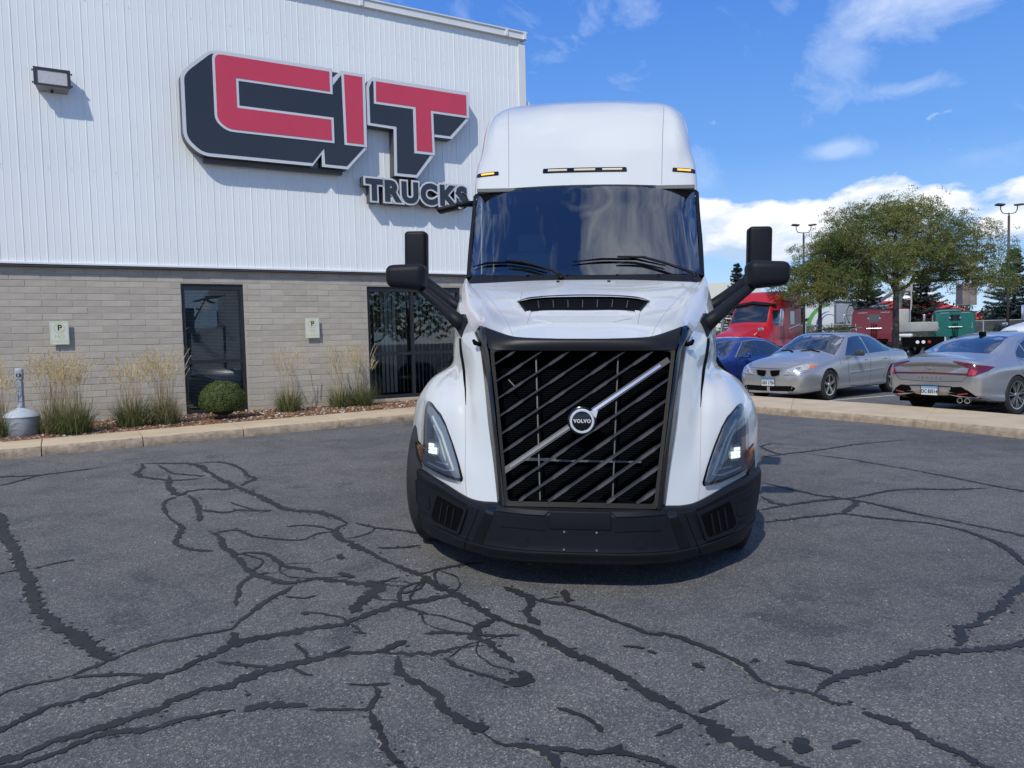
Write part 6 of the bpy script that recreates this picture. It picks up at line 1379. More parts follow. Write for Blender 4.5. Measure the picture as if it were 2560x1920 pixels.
side_windows(tc_, bvc, [[(3.15,.93),(2.62,1.31),(2.25,1.33),(2.25,.955)], [(2.18,.957),(2.18,1.33),(1.80,1.315),(1.50,1.23),(1.50,.975)]])
for s_ in (-1, 1):
    g_ = (lambda P: P) if s_ > 0 else mir
    drape('quarter_window', [(1.45,.975),(1.45,1.21),(1.20,1.08),(1.14,1.01),(1.20,.975)], bvc, SIDE(s_), (-s_,0,0), CGL, tc_, off=.004, thick=.003, step=.08)
    drape('chrome_window_arc', stroke([(3.2,.925),(1.25,.952),(1.11,1.0),(1.17,1.09),(1.48,1.255),(1.85,1.345),(2.3,1.36),(2.66,1.335)], .020), bvc, SIDE(s_), (-s_,0,0), BRIGHT, tc_, off=.010, thick=.012, step=.05)
    for L_ in ([(2.21,.95),(2.2,.5),(2.25,.25)], [(1.12,.95),(1.16,.75),(1.42,.5),(1.5,.28)], [(3.1,.93),(3.12,.3)]):
        drape('panel_gap', stroke(L_, .007), bvc, SIDE(s_), (-s_,0,0), SEAM, tc_, off=.0015, thick=.001, step=.06)
    TR = mat('tail_red_dark', (.10,.006,.012), .15, coat=1.0); TRB = mat('tail_red_clear', (.42,.03,.05), .12, coat=1.0)
    tl = drape('tail_light', g_([(.40,.945),(.42,.96),(.66,.925),(.86,.875),(.905,.855),(.885,.79),(.78,.715),(.66,.715),(.69,.84),(.60,.885)]), bvc, RER, (0,1,0), TR, tc_, off=.010, thick=.012, step=.04)
    drape('tail_lens', g_([(.675,.725),(.775,.725),(.80,.80),(.72,.835)]), bvc, RER, (0,1,0), TRB, tl, off=.014, thick=.003, step=.04)
    drape('rear_reflector', g_(stroke([(.50,.405),(.66,.42)], .016)), bvc, RER, (0,1,0), TRB, tc_, off=.022, thick=.006, step=.04)
    drape('diffuser_fin', g_([(.30,.40),(.50,.385),(.80,.36),(.78,.345),(.52,.36)]), bvc, RER, (0,1,0), BRIGHT, tc_, off=.024, thick=.008, step=.04)
    drape('diffuser', g_([(.39,.515),(.56,.525),(.66,.47),(.82,.33),(.60,.345),(.30,.355),(.36,.44)]), bvc, RER, (0,1,0), DARK, tc_, off=.008, thick=.01, step=.04)
    for y in (1.02, 3.86): car_wheel(tc_, s_*.81, y, s_, .345, .23, .245, 7, mat('two_tone_rim', (.42,.42,.43), .25, metal=.9), 1)
    rbox('wing_mirror', (s_*1.02, 2.95, .98), (.20,.12,.12), .035, PG, tc_)
    for y in (2.45, 1.65): rbox('door_handle', (s_*.91, y, .84), (.03,.18,.024), .008, PG, tc_)
drape('tail_light_bar', stroke([(-.69,.742),(0,.752),(.69,.742)], .026), bvc, RER, (0,1,0), TR, tc_, off=.010, thick=.01, step=.05)
drape('diffuser', [(-.40,.525),(0,.532),(.40,.525),(.40,.512),(0,.518),(-.40,.512)], bvc, RER, (0,1,0), DARK, tc_, off=.008, thick=.01, step=.05)
drape('bumper_inset', [(-.40,.51),(0,.517),(.40,.51),(.25,.365),(-.25,.365)], bvc, RER, (0,1,0), PG, tc_, off=.006, thick=.008, step=.05)
drape('lower_valance', [(-.6,.355),(.6,.355),(.55,.27),(-.55,.27)], bvc, RER, (0,1,0), DARK, tc_, off=.010, thick=.02, step=.06)
drape('spoiler_shadow_band', [(-.62,.895),(0,.925),(.62,.895),(.66,.855),(0,.875),(-.66,.855)], bvc, RER, (0,1,0), mat('spoiler_shadow_bronze', (.22,.20,.18), .3, metal=.6, coat=.6), tc_, off=.004, thick=.004, step=.06)  # bronze-toned strip painted as the shadow below the spoiler lip
drape('rear_window', [(-.62,1.075),(-.3,1.10),(0,1.11),(.3,1.10),(.62,1.075),(.58,1.24),(.50,1.35),(0,1.405),(-.50,1.35),(-.58,1.24)], bvc, RER, (0,1,0), CGL, tc_, off=.004, thick=.003, step=.06)
drape('windscreen', [(-.77,.96),(0,1.075),(.77,.96),(.605,1.325),(0,1.41),(-.605,1.325)], bvc, FRT, (0,-1,0), CGL, tc_, off=.004, thick=.003, step=.08)
drape('boot_gap', stroke([(-.66,.70),(-.58,.62),(0,.60),(.58,.62),(.66,.70)], .006), bvc, RER, (0,1,0), SEAM, tc_, off=.0015, thick=.001, step=.05)
plate_obj(tc_, Matrix.Translation((0,-.016,.44)), 'DC 83514')
_Mr = Matrix(((1,0,0,0),(0,0,-1,0),(0,1,0,0),(0,0,0,1)))
put_text('badge_lettering', 'SONATA', .05, Matrix.Translation((0,-.010,.672)) @ _Mr, BRIGHT, tc_, .001, .003, 1.1, 2.6)
eb = MB(); V_ = []; 
for k in range(28):
    a = 2*math.pi*k/28; V_ += [(.072*math.cos(a), -.018, .815+.036*math.sin(a)), (.060*math.cos(a), -.021, .815+.027*math.sin(a))]
eb.add(V_, [(2*k, 2*k+1, (2*k+3) % 56, (2*k+2) % 56) for k in range(28)]); eb.build('oval_badge', BRIGHT, tc_)
put_text('oval_badge_letter', 'H', .045, Matrix.Translation((0,-.020,.815)) @ _Mr @ Matrix.Shear('XZ', 4, (0,0)), BRIGHT, tc_, .002, .002, 1.4)
for x in (.50, .63):
    MB().lathe([(.045,.0),(.050,-.01),(.040,-.012),(.038,.06)], (x,.07,.285), 'y', 14).build('exhaust_tip', BRIGHT, tc_, 40)
rbox('roof_fin', (0,1.55,1.415), (.05,.17,.075), .015, DARK, tc_)
MB().box((-.80,.3,.20),(.80,4.6,.30)).build('underside', DARK, tc_)
place_car(tc_, (8.74,13.27,0), R(62), .925, 1.02)
bay_line((5.6,16.2),(10.2,18.7)); bay_line((7.2,13.5),(12.4,16.2)); bay_line((4.3,18.9),(8.8,21.4)); bay_line((8.5,10.9),(13.6,13.5))

# ------------------------------------------------------------------ lorries in the yard behind (local: y forward to the nose)
def lorry(name, label, paint, P, az, hood_=True, roofz=3.35, rearonly=False, chrome=True, wb_=5.2, grille=True):
    t = empty(name, (0,0,0)); tag(t, label, 'truck')
    st = []
    def Q(y, zb, a, b, c, d, e, f, g): st.append((y, zb, [a, b, c, d, e, f, g]))
    w = 1.12; rz = roofz
    Q(0,.95,(w,.95),(w+.02,1.2),(w+.02,1.6),(w,2.2),(w-.03,rz-.20),(.95,rz-.04),(0,rz))
    Q(.08,.9,(w+.02,.9),(w+.05,1.2),(w+.05,1.6),(w+.03,2.2),(w+.01,rz-.16),(.98,rz-.0),(0,rz+.03))
    Q(1.6,.9,(w+.02,.9),(w+.05,1.2),(w+.05,1.6),(w+.03,2.2),(w+.01,rz-.18),(.98,rz-.02),(0,rz))
    Q(2.3,.9,(w,.9),(w+.02,1.2),(w+.02,1.6),(w-.02,2.1),(w-.14,rz-.42),(.75,rz-.18),(0,rz-.12))
    Q(2.75,.9,(w,.9),(w+.02,1.2),(w+.0,1.6),(w-.06,2.0),(w-.24,2.72),(.7,2.88),(0,2.92))
    Q(2.98,.9,(w,.9),(w+.02,1.2),(w,1.55),(w-.06,1.9),(w-.22,2.50),(.7,2.60),(0,2.62))
    Q(3.45,.9,(w,.8),(w+.0,1.1),(w-.04,1.45),(w-.12,1.68),(w-.26,1.90),(.6,1.98),(0,2.0))
    Q(4.1,.85,(w,.75),(w,1.0),(w-.1,1.25),(w-.22,1.50),(w-.38,1.72),(.5,1.82),(0,1.84))
    Q(4.9,.7,(w,.6),(w,.9),(w-.08,1.15),(w-.26,1.36),(w-.46,1.58),(.4,1.68),(0,1.70))
    Q(5.5,.5,(w,.45),(w,.8),(w-.1,1.05),(w-.3,1.22),(w-.52,1.44),(.34,1.56),(0,1.58))
    Q(5.75,.5,(.9,.48),(.9,.75),(.82,.95),(.7,1.10),(.48,1.30),(.3,1.40),(0,1.42))
    body, bv = loft_body('cab_body', st, paint, t, 4, [(s_*1.1, 4.75) for s_ in (-1,1)], .60, .35)
    drape('windscreen', [(-.86,2.03),(0,2.07),(.86,2.03),(.80,2.74),(0,2.84),(-.80,2.74)], bv, lambda p: (p[0],9,p[1]), (0,-1,0), CGL, t, off=.006, thick=.004, step=.12)
    drape('sun_visor', [(-.92,2.74),(0,2.86),(.92,2.74),(.94,2.84),(0,2.98),(-.94,2.84)], bv, lambda p: (p[0],9,p[1]), (0,-1,0), MATTE, t, off=.10, thick=.12, step=.15)
    for s_ in (-1, 1):
        sd_ = lambda p, s_=s_: (s_*4, p[0], p[1])
        drape('door_window', [(3.05,1.92),(2.90,2.58),(2.18,2.60),(2.18,1.85)], bv, sd_, (-s_,0,0), CGL, t, off=.006, thick=.004, step=.15)
        drape('sleeper_window', [(1.35,1.95),(1.35,2.55),(.85,2.55),(.85,1.95)], bv, sd_, (-s_,0,0), CGL, t, off=.006, thick=.004, step=.15)
        drape('fairing_stripe', stroke([(1.5,1.75),(.2,1.95)], .03), bv, sd_, (-s_,0,0), BRIGHT, t, off=.006, thick=.004, step=.15)
        for L_ in ([(3.2,1.9),(3.2,1.0)], [(2.08,2.7),(2.08,.95)], [(1.98,rz-.5),(.1,rz-.5)]): drape('panel_gap', stroke(L_, .015), bv, sd_, (-s_,0,0), SEAM, t, off=.002, thick=.002, step=.15)
        rbox('side_mirror', (s_*1.42, 3.0, 2.25), (.14,.12,.75), .03, CHROME if chrome else MATTE, t); MB().tube([(s_*1.1,2.95,2.55),(s_*1.42,3.0,2.55)], .018, 6).tube([(s_*1.1,2.95,1.95),(s_*1.42,3.0,1.95)], .018, 6).build('mirror_bracket', MATTE, t)
        rbox('bonnet_mirror', (s_*1.12, 4.6, 1.72), (.24,.10,.15), .03, BRIGHT, t); MB().tube([(s_*.80,4.3,1.42),(s_*1.08,4.6,1.66)], .018, 6).build('mirror_bracket', MATTE, t)
        drape('headlight', [(s_*.62,1.0),(s_*.92,1.05),(s_*.95,1.22),(s_*.66,1.24)][::s_], bv, lambda p: (p[0],9,p[1]), (0,-1,0), HLG, t, off=.01, thick=.01, step=.1)
        for y in (4.75,-1.2,-2.5):
            w_ = empty('wheel', (s_*(1.02 if y > 0 else .98), y, .5), 0, t); _tm.build('tyre', RUBBER, w_, 40); MB().lathe([(.285,s_*.12),(.27,s_*.10),(.25,s_*.02),(.14,s_*.10),(.0001,s_*.11)], DI, 'x', 20).build('rim', SILVERM, w_, 40)
    drape('grille', rounded([(-.45,.75),(.45,.75),(.36,1.40),(-.36,1.40)], .05), bv, lambda p: (p[0],9,p[1]), (0,-1,0), BRIGHT, t, off=.008, thick=.01, step=.1)
    drape('rear_window', rounded([(-.3,2.1),(.3,2.1),(.3,2.5),(-.3,2.5)], .05), bv, lambda p: (p[0],-9,p[1]), (0,1,0), CGL, t, off=.006, thick=.006, step=.15)
    MB().box((-.45,-3.3,.55),(-.33,3,.85)).build('frame_rail', DARK, t); MB().box((.33,-3.3,.55),(.45,3,.85)).build('frame_rail', DARK, t)
    MB().box((-.5,-2.4,.9),(.5,-1.3,1.1)).build('fifth_wheel', DARK, t); MB().box((-1.05,-3.35,.55),(1.05,-3.28,.80)).build('tail_panel', MATTE, t)
    f = Vector((math.sin(az), math.cos(az), 0)); r_ = Vector((f.y, -f.x, 0)); t.matrix_world = frame_M(P, r_, f, (0,0,1))
    return t, bv
RD = mat('red_truck_paint', (.45,.012,.022), .4, coat=.2); RD2 = mat('maroon_truck_paint', (.16,.010,.022), .3, coat=.7); GN = mat('teal_truck_paint', (.012,.13,.105), .3, coat=.7); WH2 = mat('fleet_white', (.66,.68,.68), .3, coat=.5)
lorry('semi_truck', 'bright red sleeper semi truck behind the blue sedan', RD, (13.0,37.6,0), R(41+180), roofz=3.5)
def back_kit(t, bv, logo=True):
    RR = lambda p: (p[0], -9, p[1])
    for s_ in (-1, 1):
        for P, m_ in (([(s_*.98,1.65),(s_*.98,2.0)], BRIGHT), ([(s_*.35,2.62),(s_*.85,2.62)], BRIGHT)): drape('marker_strip', stroke(P, .045), bv, RR, (0,1,0), m_, t, off=.01, thick=.01, step=.15)
        MB().lathe([(.0001,-.03),(.06,-.028),(.07,0)], (s_*.30,-.02,2.28), 'y', 12).build('work_lamp', BRIGHT, t)
        MB().tube([(s_*.95,-.02,1.2),(s_*.95,-.08,1.3),(s_*.95,-.08,1.6),(s_*.95,-.02,1.7)], .018, 6).build('grab_rail', BRIGHT, t)
    MB().tube([(-.45,-.02,1.75),(-.40,-.10,1.70),(.40,-.10,1.70),(.45,-.02,1.75)], .02, 6).build('grab_rail', BRIGHT, t)
    hs = MB(); 
    for q in (-.12, -.04, .04, .12): hs.tube([(q,-.05,1.95),(q*1.3,-.14,1.5),(q*.9,-.18,1.1),(q*1.2,-.1,1.4)], .018, 5)
    hs.build('air_hoses', DARK, t)
ta, bva2 = lorry('semi_truck', 'maroon flat-top sleeper truck seen from behind, left of the big tree trunk', RD2, (21.2,45.0,0), R(20), roofz=2.80); back_kit(ta, bva2)
tb, bvb2 = lorry('semi_truck', 'teal green sleeper truck seen from behind near the fence', GN, (29.1,50.5,0), R(21), roofz=2.72); back_kit(tb, bvb2)
MB().tube([(1.28,2.2,.9),(1.28,2.2,3.3)], .075, 10).tube([(1.28,2.2,1.4),(1.28,2.2,2.4)], .11, 10).build('exhaust_stack', SILVERM, tb, True)
lorry('semi_truck', 'white cab semi truck cut by the right edge of the photo', WH2, (28.1,37.0,0), R(250), roofz=3.1)
# box trailers
def trailer(label, P, az, L_=12.0, swirl=False):
    t = empty('box_trailer', (0,0,0)); tag(t, label, 'trailer')
    MB().box((-1.28,0,1.2),(1.28,L_,4.05)).build('box', WH2, t)
    for s_ in (-1, 1):
        MB().box(*sorted2((s_*1.28,-.005,1.15),(s_*1.31,L_+.005,1.3))).build('side_rail', SILVERM, t); MB().box(*sorted2((s_*1.28,0,3.98),(s_*1.31,L_,4.1))).build('top_rail', SILVERM, t)
        MB().box(*sorted2((s_*1.20,-.03,1.2),(s_*1.33,.08,4.1))).build('corner_post', SILVERM, t)
        for y in (9.6, 10.9):
            w_ = empty('wheel', (s_*1.0, y, .5), 0, t); _tm.build('tyre', RUBBER, w_, 40)
    MB().box((1.283,.3,1.3),(1.288,L_-.1,2.15)).build('grey_skirt_panel', mat('trailer_grey', (.30,.30,.30), .6), t)
    if swirl:
        for (r0, r1, a0, a1, cx0, cz0, c) in ((2.1,1.75,95,215,1.2,2.0,'trailer_green'),(1.2,1.05,95,260,1.1,2.2,'trailer_blue'),(.7,.6,40,330,1.0,2.4,'trailer_blue')):
            V_ = []; n = 24
            for k in range(n+1):
                a = R(a0+(a1-a0)*k/n); w = (1-abs(2*k/n-1)**2*.7); rm = (r0+r1)/2; h = (r0-r1)/2*w
                for rr__ in (rm-h, rm+h): V_.append((min(1.27, max(-1.27, cx0-1.1+rr__*math.cos(a)*1.0+.9)), -.006, min(4.0, max(1.25, cz0+rr__*math.sin(a)*.95))))
            mesh('swirl_graphic', V_, [(2*k, 2*k+1, 2*k+3, 2*k+2) for k in range(n)], mat(c, (.10,.36,.08) if c == 'trailer_green' else (.08,.14,.42), .5), t)
    f = Vector((math.sin(az), math.cos(az), 0)); r_ = Vector((f.y, -f.x, 0)); t.matrix_world = frame_M(P, r_, f, (0,0,1)); return t
tr1 = trailer('white box trailer with green and blue swirl on its end, behind the small tree', (25.6,63.9,0), R(45), swirl=True)
V_ = []
for k in range(8):
    a = 2*math.pi*(k+.5)/8; V_ += [(1.3, 3.2+.95*math.cos(a), 3.05+.85*math.sin(a)), (1.3, 3.2+.87*math.cos(a), 3.05+.78*math.sin(a))]
mesh('octagon_graphic', V_, [(2*k, 2*k+1, (2*k+3) % 16, (2*k+2) % 16) for k in range(8)], DARK, tr1)
# crane lorry
cr2 = empty('crane_truck', (0,0,0)); tag(cr2, 'white crane truck with knuckle boom behind the big tree trunk', 'truck')
CW = mat('crane_white', (.40,.39,.35), .5, noise_s=2, noise_a=.1)
rbox('deck_body', (.0,0,1.75), (4.2,2.0,.62), .04, CW, cr2); rbox('cab_body', (-2.6,0,2.0), (1.5,2.2,1.9), .12, CW, cr2); rbox('slew_housing', (-.6,0,2.5), (1.5,1.2,.95), .1, CW, cr2)
MB().box((-2.6,-1.11,2.2),(-2.0,-1.105,2.75)).build('cab_window', CGL, cr2)
bm__ = MB(); bm__.tube([(-.5,0,2.9),(-.3,0,3.7),(.1,0,4.3)], [.22,.2,.16], 8).tube([(.1,0,4.3),(-1.0,0,4.15),(-2.0,0,3.7)], [.16,.15,.12], 8); bm__.build('knuckle_boom', CW, cr2, True)
rbox('winch_frame', (.45,-.1,4.35), (.75,.5,.5), .05, CW, cr2); MB().lathe([(.0001,-.28),(.17,-.28),(.17,.28),(.0001,.28)], (.45,-.36,4.35), 'x', 14).build('winch_drum', mat('rope_brown', (.16,.13,.09), .9), cr2); MB().tube([(.95,-.1,4.2),(.98,-.1,3.4),(.93,-.1,2.9)], .05, 6).build('hydraulic_ram', CW, cr2)
MB().tube([(-.3,-1.25,1.2),(2.4,-1.25,1.2)], .13, 10).build('air_tank', WH2, cr2, True); MB().box((-3,-.5,.7),(3.2,.5,1.1)).build('chassis', DARK, cr2)
for x in (-2.4,1.2,2.4): w_ = empty('wheel', (x,-1.0,.5), R(90), cr2); _tm.build('tyre', RUBBER, w_, 40)
cr2.matrix_world = Matrix.Translation((26.4,52,0)) @ Matrix.Rotation(R(-78), 4, 'Z')
# flatbed rear / tandem with lamps right of the trunk
fb2 = empty('day_cab_frame', (0,0,0)); tag(fb2, 'dark truck chassis with white round tail lamps beside the teal truck', 'truck')
MB().box((-1.1,0,.55),(1.1,.08,1.15)).build('tail_panel', DARK, fb2); MB().box((-.45,.08,.6),(.45,6,.9)).build('frame_rail', DARK, fb2)
for x in (-.25,.05): MB().lathe([(.0001,-.03),(.09,-.028),(.10,0)], (x,0,.85), 'y', 12).build('tail_lamp', mat('lamp_white', (.8,.8,.8), .3), fb2)
MB().lathe([(.0001,-.03),(.09,-.028),(.10,0)], (.35,0,.85), 'y', 12).build('tail_lamp', mat('tail_red', (.30,.008,.012), .2), fb2)
for s_ in (-1, 1):
    for y in (1.0,2.35):
        w_ = empty('wheel', (s_*.95,y,.5), 0, fb2); _tm.build('tyre', RUBBER, w_, 40)
        P = [(s_*.95,y+.62*math.cos(a),.5+.62*math.sin(a)) for a in [math.pi*k/8 for k in range(9)]]
        mesh('mudguard', [(p[0]+d,p[1],p[2]) for p in P for d in (-.3,.3)], [(2*k,2*k+1,2*k+3,2*k+2) for k in range(8)], mat('mudguard_tan', (.35,.33,.28), .6), fb2)
fb2.matrix_world = Matrix.Translation((23.5,44,0)) @ Matrix.Rotation(R(-24), 4, 'Z')
# ------------------------------------------------------------------ fence, lamp posts, far buildings, pylon sign
fc = empty('chain_link_fence', (0,0,0)); tag(fc, 'galvanised chain link fence behind the parked trucks', 'fence')
FS = mat('galvanised', (.42,.43,.43), .5, metal=.3); FA, FB = Vector((10,60.0,0)), Vector((62,52,0)); nseg = 17
for i in range(nseg+1):
    p = FA+(FB-FA)*i/nseg; MB().tube([tuple(p), tuple(p+Vector((0,0,2.15)))], .04, 6).build('fence_post', FS, fc)
MB().tube([tuple(FA+Vector((0,0,2.12))), tuple(FB+Vector((0,0,2.12)))], .028, 6).build('top_rail', FS, fc)
def mesh_fabric():
    m = bpy.data.materials.new('chain_link_fabric'); m.use_nodes = True; nt = m.node_tree; N = nt.nodes; L = nt.links
    b = N['Principled BSDF']; b.inputs['Base Color'].default_value = (.20,.21,.21,1); b.inputs['Roughness'].default_value = .6; tr = N.new('ShaderNodeBsdfTransparent'); mx = N.new('ShaderNodeMixShader'); mx.inputs[0].default_value = .28
    L.new(tr.outputs[0], mx.inputs[1]); L.new(b.outputs[0], mx.inputs[2]); L.new(mx.outputs[0], N['Material Output'].inputs[0]); return m
MF = mesh_fabric(); mesh('chain_link', [tuple(FA), tuple(FB), tuple(FB+Vector((0,0,2.1))), tuple(FA+Vector((0,0,2.1)))], [(0,1,2,3)], MF, fc)
LPM = mat('lamp_post_brown', (.055,.042,.036), .55)
def lamp_post(x, y, H_, label):
    t = empty('lamp_post', (x, y, 0)); tag(t, label, 'lamp post', 'twin-headed lamp posts in the yard')
    MB().tube([(0,0,0),(0,0,H_-.3)], [.075,.06], 10).build('pole', LPM, t, True)
    MB().tube([(0,0,H_-.35),(0,0,H_-.15)], .03, 6).build('pole_tip', LPM, t)
    for s_ in (-1, 1):
        MB().tube([(0,0,H_-.22),(s_*.35,0,H_-.16),(s_*.45,0,H_+.02),(s_*.46,0,H_+.22)], .026, 6).build('arm', LPM, t, True)
        rbox('lamp_head', (s_*.52,-.05,H_+.27), (.42,.30,.09), .02, LPM, t, Matrix.Translation((s_*.52,0,H_+.27)) @ Matrix.Rotation(R(-6*s_), 4, 'Y') @ Matrix.Rotation(R(12 if s_ > 0 else -4), 4, 'X') @ Matrix.Translation((-s_*.52,0,-H_-.27)))
lamp_post(18.06, 47.5, 7.85, 'distant brown twin-headed lamp post rising behind the small tree')
lamp_post(27.07, 42.0, 7.90, 'brown twin-headed lamp post in front of the right-hand spruce')
rb_ = empty('red_roof_building', (0,0,0)); tag(rb_, 'low building with bright red gabled roof beyond the fence', 'building')
RR_ = mat('red_metal_roof', (.55,.035,.03), .5); MB().box((-9,0,0),(9,12,3.0)).build('wall', mat('brick_brown', (.14,.10,.08), .9, noise_s=3, noise_a=.3), rb_)
MB().add([(-9.6,-.8,2.9),(9.6,-.8,2.9),(9.6,12.8,2.9),(-9.6,12.8,2.9),(-5.0,5.5,6.2),(1.5,5.5,6.2)], [(0,1,5,4),(1,2,5),(2,3,4,5),(3,0,4)]).build('roof', RR_, rb_)
for x in (-6,-2,2,6): MB().box((x,-.02,1.0),(x+1.6,.0,2.3)).build('window', CGL, rb_)
rb_.matrix_world = Matrix.Translation((59.5,112,0)) @ Matrix.Rotation(R(-25), 4, 'Z')
py = empty('pylon_sign', (0,0,0)); tag(py, 'tall pylon sign with two boxed panels beyond the big tree', 'sign')
MB().tube([(0,0,0),(0,0,9)], .3, 10).build('pole', LPM, py); rbox('upper_panel', (0,0,9.9), (3.3,.6,2.6), .08, mat('pylon_orange', (.50,.40,.34), .6, noise_s=1.2, noise_a=.4), py); rbox('lower_panel', (-.1,0,6.2), (3.9,.6,2.9), .05, mat('pylon_brown', (.20,.16,.15), .6, noise_s=1.0, noise_a=.4), py)
MB().box((-2.05,-.33,4.9),(-.8,-.31,7.5)).build('sign_face', mat('pylon_dark', (.06,.06,.08), .5), py)
py.matrix_world = Matrix.Translation((60.9,103,0)) @ Matrix.Rotation(R(-30), 4, 'Z') @ Matrix.Diagonal((.62,.62,1.0,1))
wb2 = empty('white_warehouse', (0,0,0)); tag(wb2, 'pale flat-roofed warehouse glimpsed between the truck cab and its mirror', 'building')
MB().box((-22,0,0),(9.5,18,8.1)).build('wall', mat('warehouse_cream', (.66,.64,.56), .7), wb2)
MB().box((-20,-.06,3.4),(-2.5,0,5.0)).build('window_band', mat('warehouse_glass', (.10,.12,.14), .2), wb2)
for i in range(12): MB().box((-20+i*1.45,-.1,3.4),(-19.9+i*1.45,-.06,5.0)).build('window_mullion', WH2, wb2)
wb2.matrix_world = Matrix.Translation((21.9,98,0)) @ Matrix.Rotation(R(-14), 4, 'Z')

# ------------------------------------------------------------------ trees
BARK = mat('grey_bark', (.10,.085,.07), .95, noise_s=6, noise_a=.35, bump=.8, bump_s=18)
LOC1 = leafmat('locust_leaf', (.100,.155,.042), (.270,.255,.075), s_=.8, trans=.35)
SPR = leafmat('spruce_needles', (.022,.040,.030), (.055,.082,.060), s_=1.6, trans=.1)
SPB = leafmat('blue_spruce_needles', (.035,.060,.062), (.085,.120,.115), s_=1.6, trans=.1)
def locust(P, H_, rad, zb, nl, label, seed, limbs=9, tr=.12, nc=70, lf=1.0):
    r = random.Random(seed); t = empty('honey_locust_tree', P); tag(t, label, 'tree', 'thin-leaved shade trees in the car park'); rs = np.random.RandomState(seed)
    tk = MB(); top = Vector((r.uniform(-.2,.2), r.uniform(-.2,.2), H_*.66))
    axis = [Vector((0,0,-.1)), Vector((.03,0,zb*.55)), Vector((.05,.03,zb*.95)), Vector((.12,.02,H_*.5)), top]
    tk.tube(axis, [tr*1.2,tr*1.0,tr*.85,tr*.5,tr*.22], 10); tk.build('trunk', BARK, t, True)
    # leaf clumps fill a broad dome, in loose flattened tiers
    cl = []
    for _ in range(4000):
        if len(cl) >= nc: break
        a = r.uniform(0, 6.283); q = math.sqrt(r.random()); lob = .97+.07*math.sin(a*3+seed)+.04*math.sin(a*5+1.3*seed)
        cap = zb+(H_-zb)*math.sqrt(max(.02, 1-q**2.3)); low = zb+.15+.5*(1-q)**1.5*(H_-zb)*.5+.1*q
        z = low+(cap-low)*r.random()**.75; c = Vector((rad*q*lob*math.cos(a), rad*q*lob*math.sin(a), z))
        if all(((c-d).x**2+(c-d).y**2+((c-d).z*1.9)**2) > (.62*rad/4.1)**2 for d in cl): cl.append(c)
    mains = []
    for k in range(limbs):
        a = 2*math.pi*k/limbs+r.uniform(-.3,.3); el_ = r.uniform(.25,1.15); L_ = rad*.62; p0 = axis[2].lerp(top, r.uniform(0,.55)); p3 = p0+Vector((math.cos(a)*math.cos(el_), math.sin(a)*math.cos(el_), math.sin(el_)))*L_
        if p3.z > H_-.8: p3.z = H_-.8
        p1 = p0.lerp(p3,.35)+Vector((0,0,-.10)); p2 = p0.lerp(p3,.7)+Vector((r.uniform(-.2,.2),r.uniform(-.2,.2),.12)); pts = [Vector(cr([np.array(q) for q in (p0,p1,p2,p3)], i/4)) for i in range(13)]
        lm = MB(); lm.tube(pts, [tr*.5*(1-i/12)**.8+.014 for i in range(13)], 6); mains.append((pts, lm))
    tops = [top]
    for c in cl:
        best = min(((p-c).length+(.8 if p.z > c.z+.2 else 0), i, j) for i, (pts, _) in enumerate(mains) for j, p in enumerate(pts)); pts, lm = mains[best[1]]; p = pts[best[2]]
        mdl = p.lerp(c, .5)+Vector((r.uniform(-.12,.12), r.uniform(-.12,.12), -.08)); lm.tube([p, mdl, c], [.024,.016,.007], 4, cap=False)
    for _, lm in mains: lm.build('limb', BARK, t, True)
    C = []; U = []; V = []; per = nl//len(cl)
    for c in cl:
        R_ = rad*.20*r.uniform(.75,1.3); th = R_*.36; ns = max(3, int(per/24*r.uniform(.5,1.4)))
        for _ in range(ns):
            a = r.uniform(0,6.283); q = math.sqrt(r.random()); p = np.array((c.x+R_*q*math.cos(a), c.y+R_*q*math.sin(a), c.z+r.gauss(0,th*1.25)*(1-.4*q)-.12*q*q))
            az = a+r.uniform(-.8,.8); d = np.array([math.cos(az), math.sin(az), r.uniform(-.5,.25)]); L2 = r.uniform(.18,.38); n = 24
            tt = rs.random(n)*L2; cc = p+d*tt[:,None]+rs.normal(size=(n,3))*np.array([.055,.055,.035]); cc[:,2] -= tt**2*1.1
            C.append(cc); u = rs.normal(size=(n,3)); u[:,2] *= .6; u /= np.linalg.norm(u,axis=1)[:,None]; v = np.cross(u, rs.normal(size=(n,3))); v /= np.linalg.norm(v,axis=1)[:,None]
            U.append(u*rs.uniform(.010,.019,(n,1))*lf); V.append(v*rs.uniform(.022,.042,(n,1))*lf)
    quads('crown', np.concatenate(C), np.concatenate(U), np.concatenate(V), LOC1, t, 'stuff'); return t
locust((16.2,32.5,0), 7.3, 3.6, 3.1, 200000, 'big spreading honey locust tree with thin yellow-green leaves behind the silver cars', 3, 12, .135, 105)
locust((13.6,34.0,0), 5.75, 2.1, 2.75, 44000, 'small loose honey locust tree in front of the trailer, left of the big one', 8, 8, .09, 42)
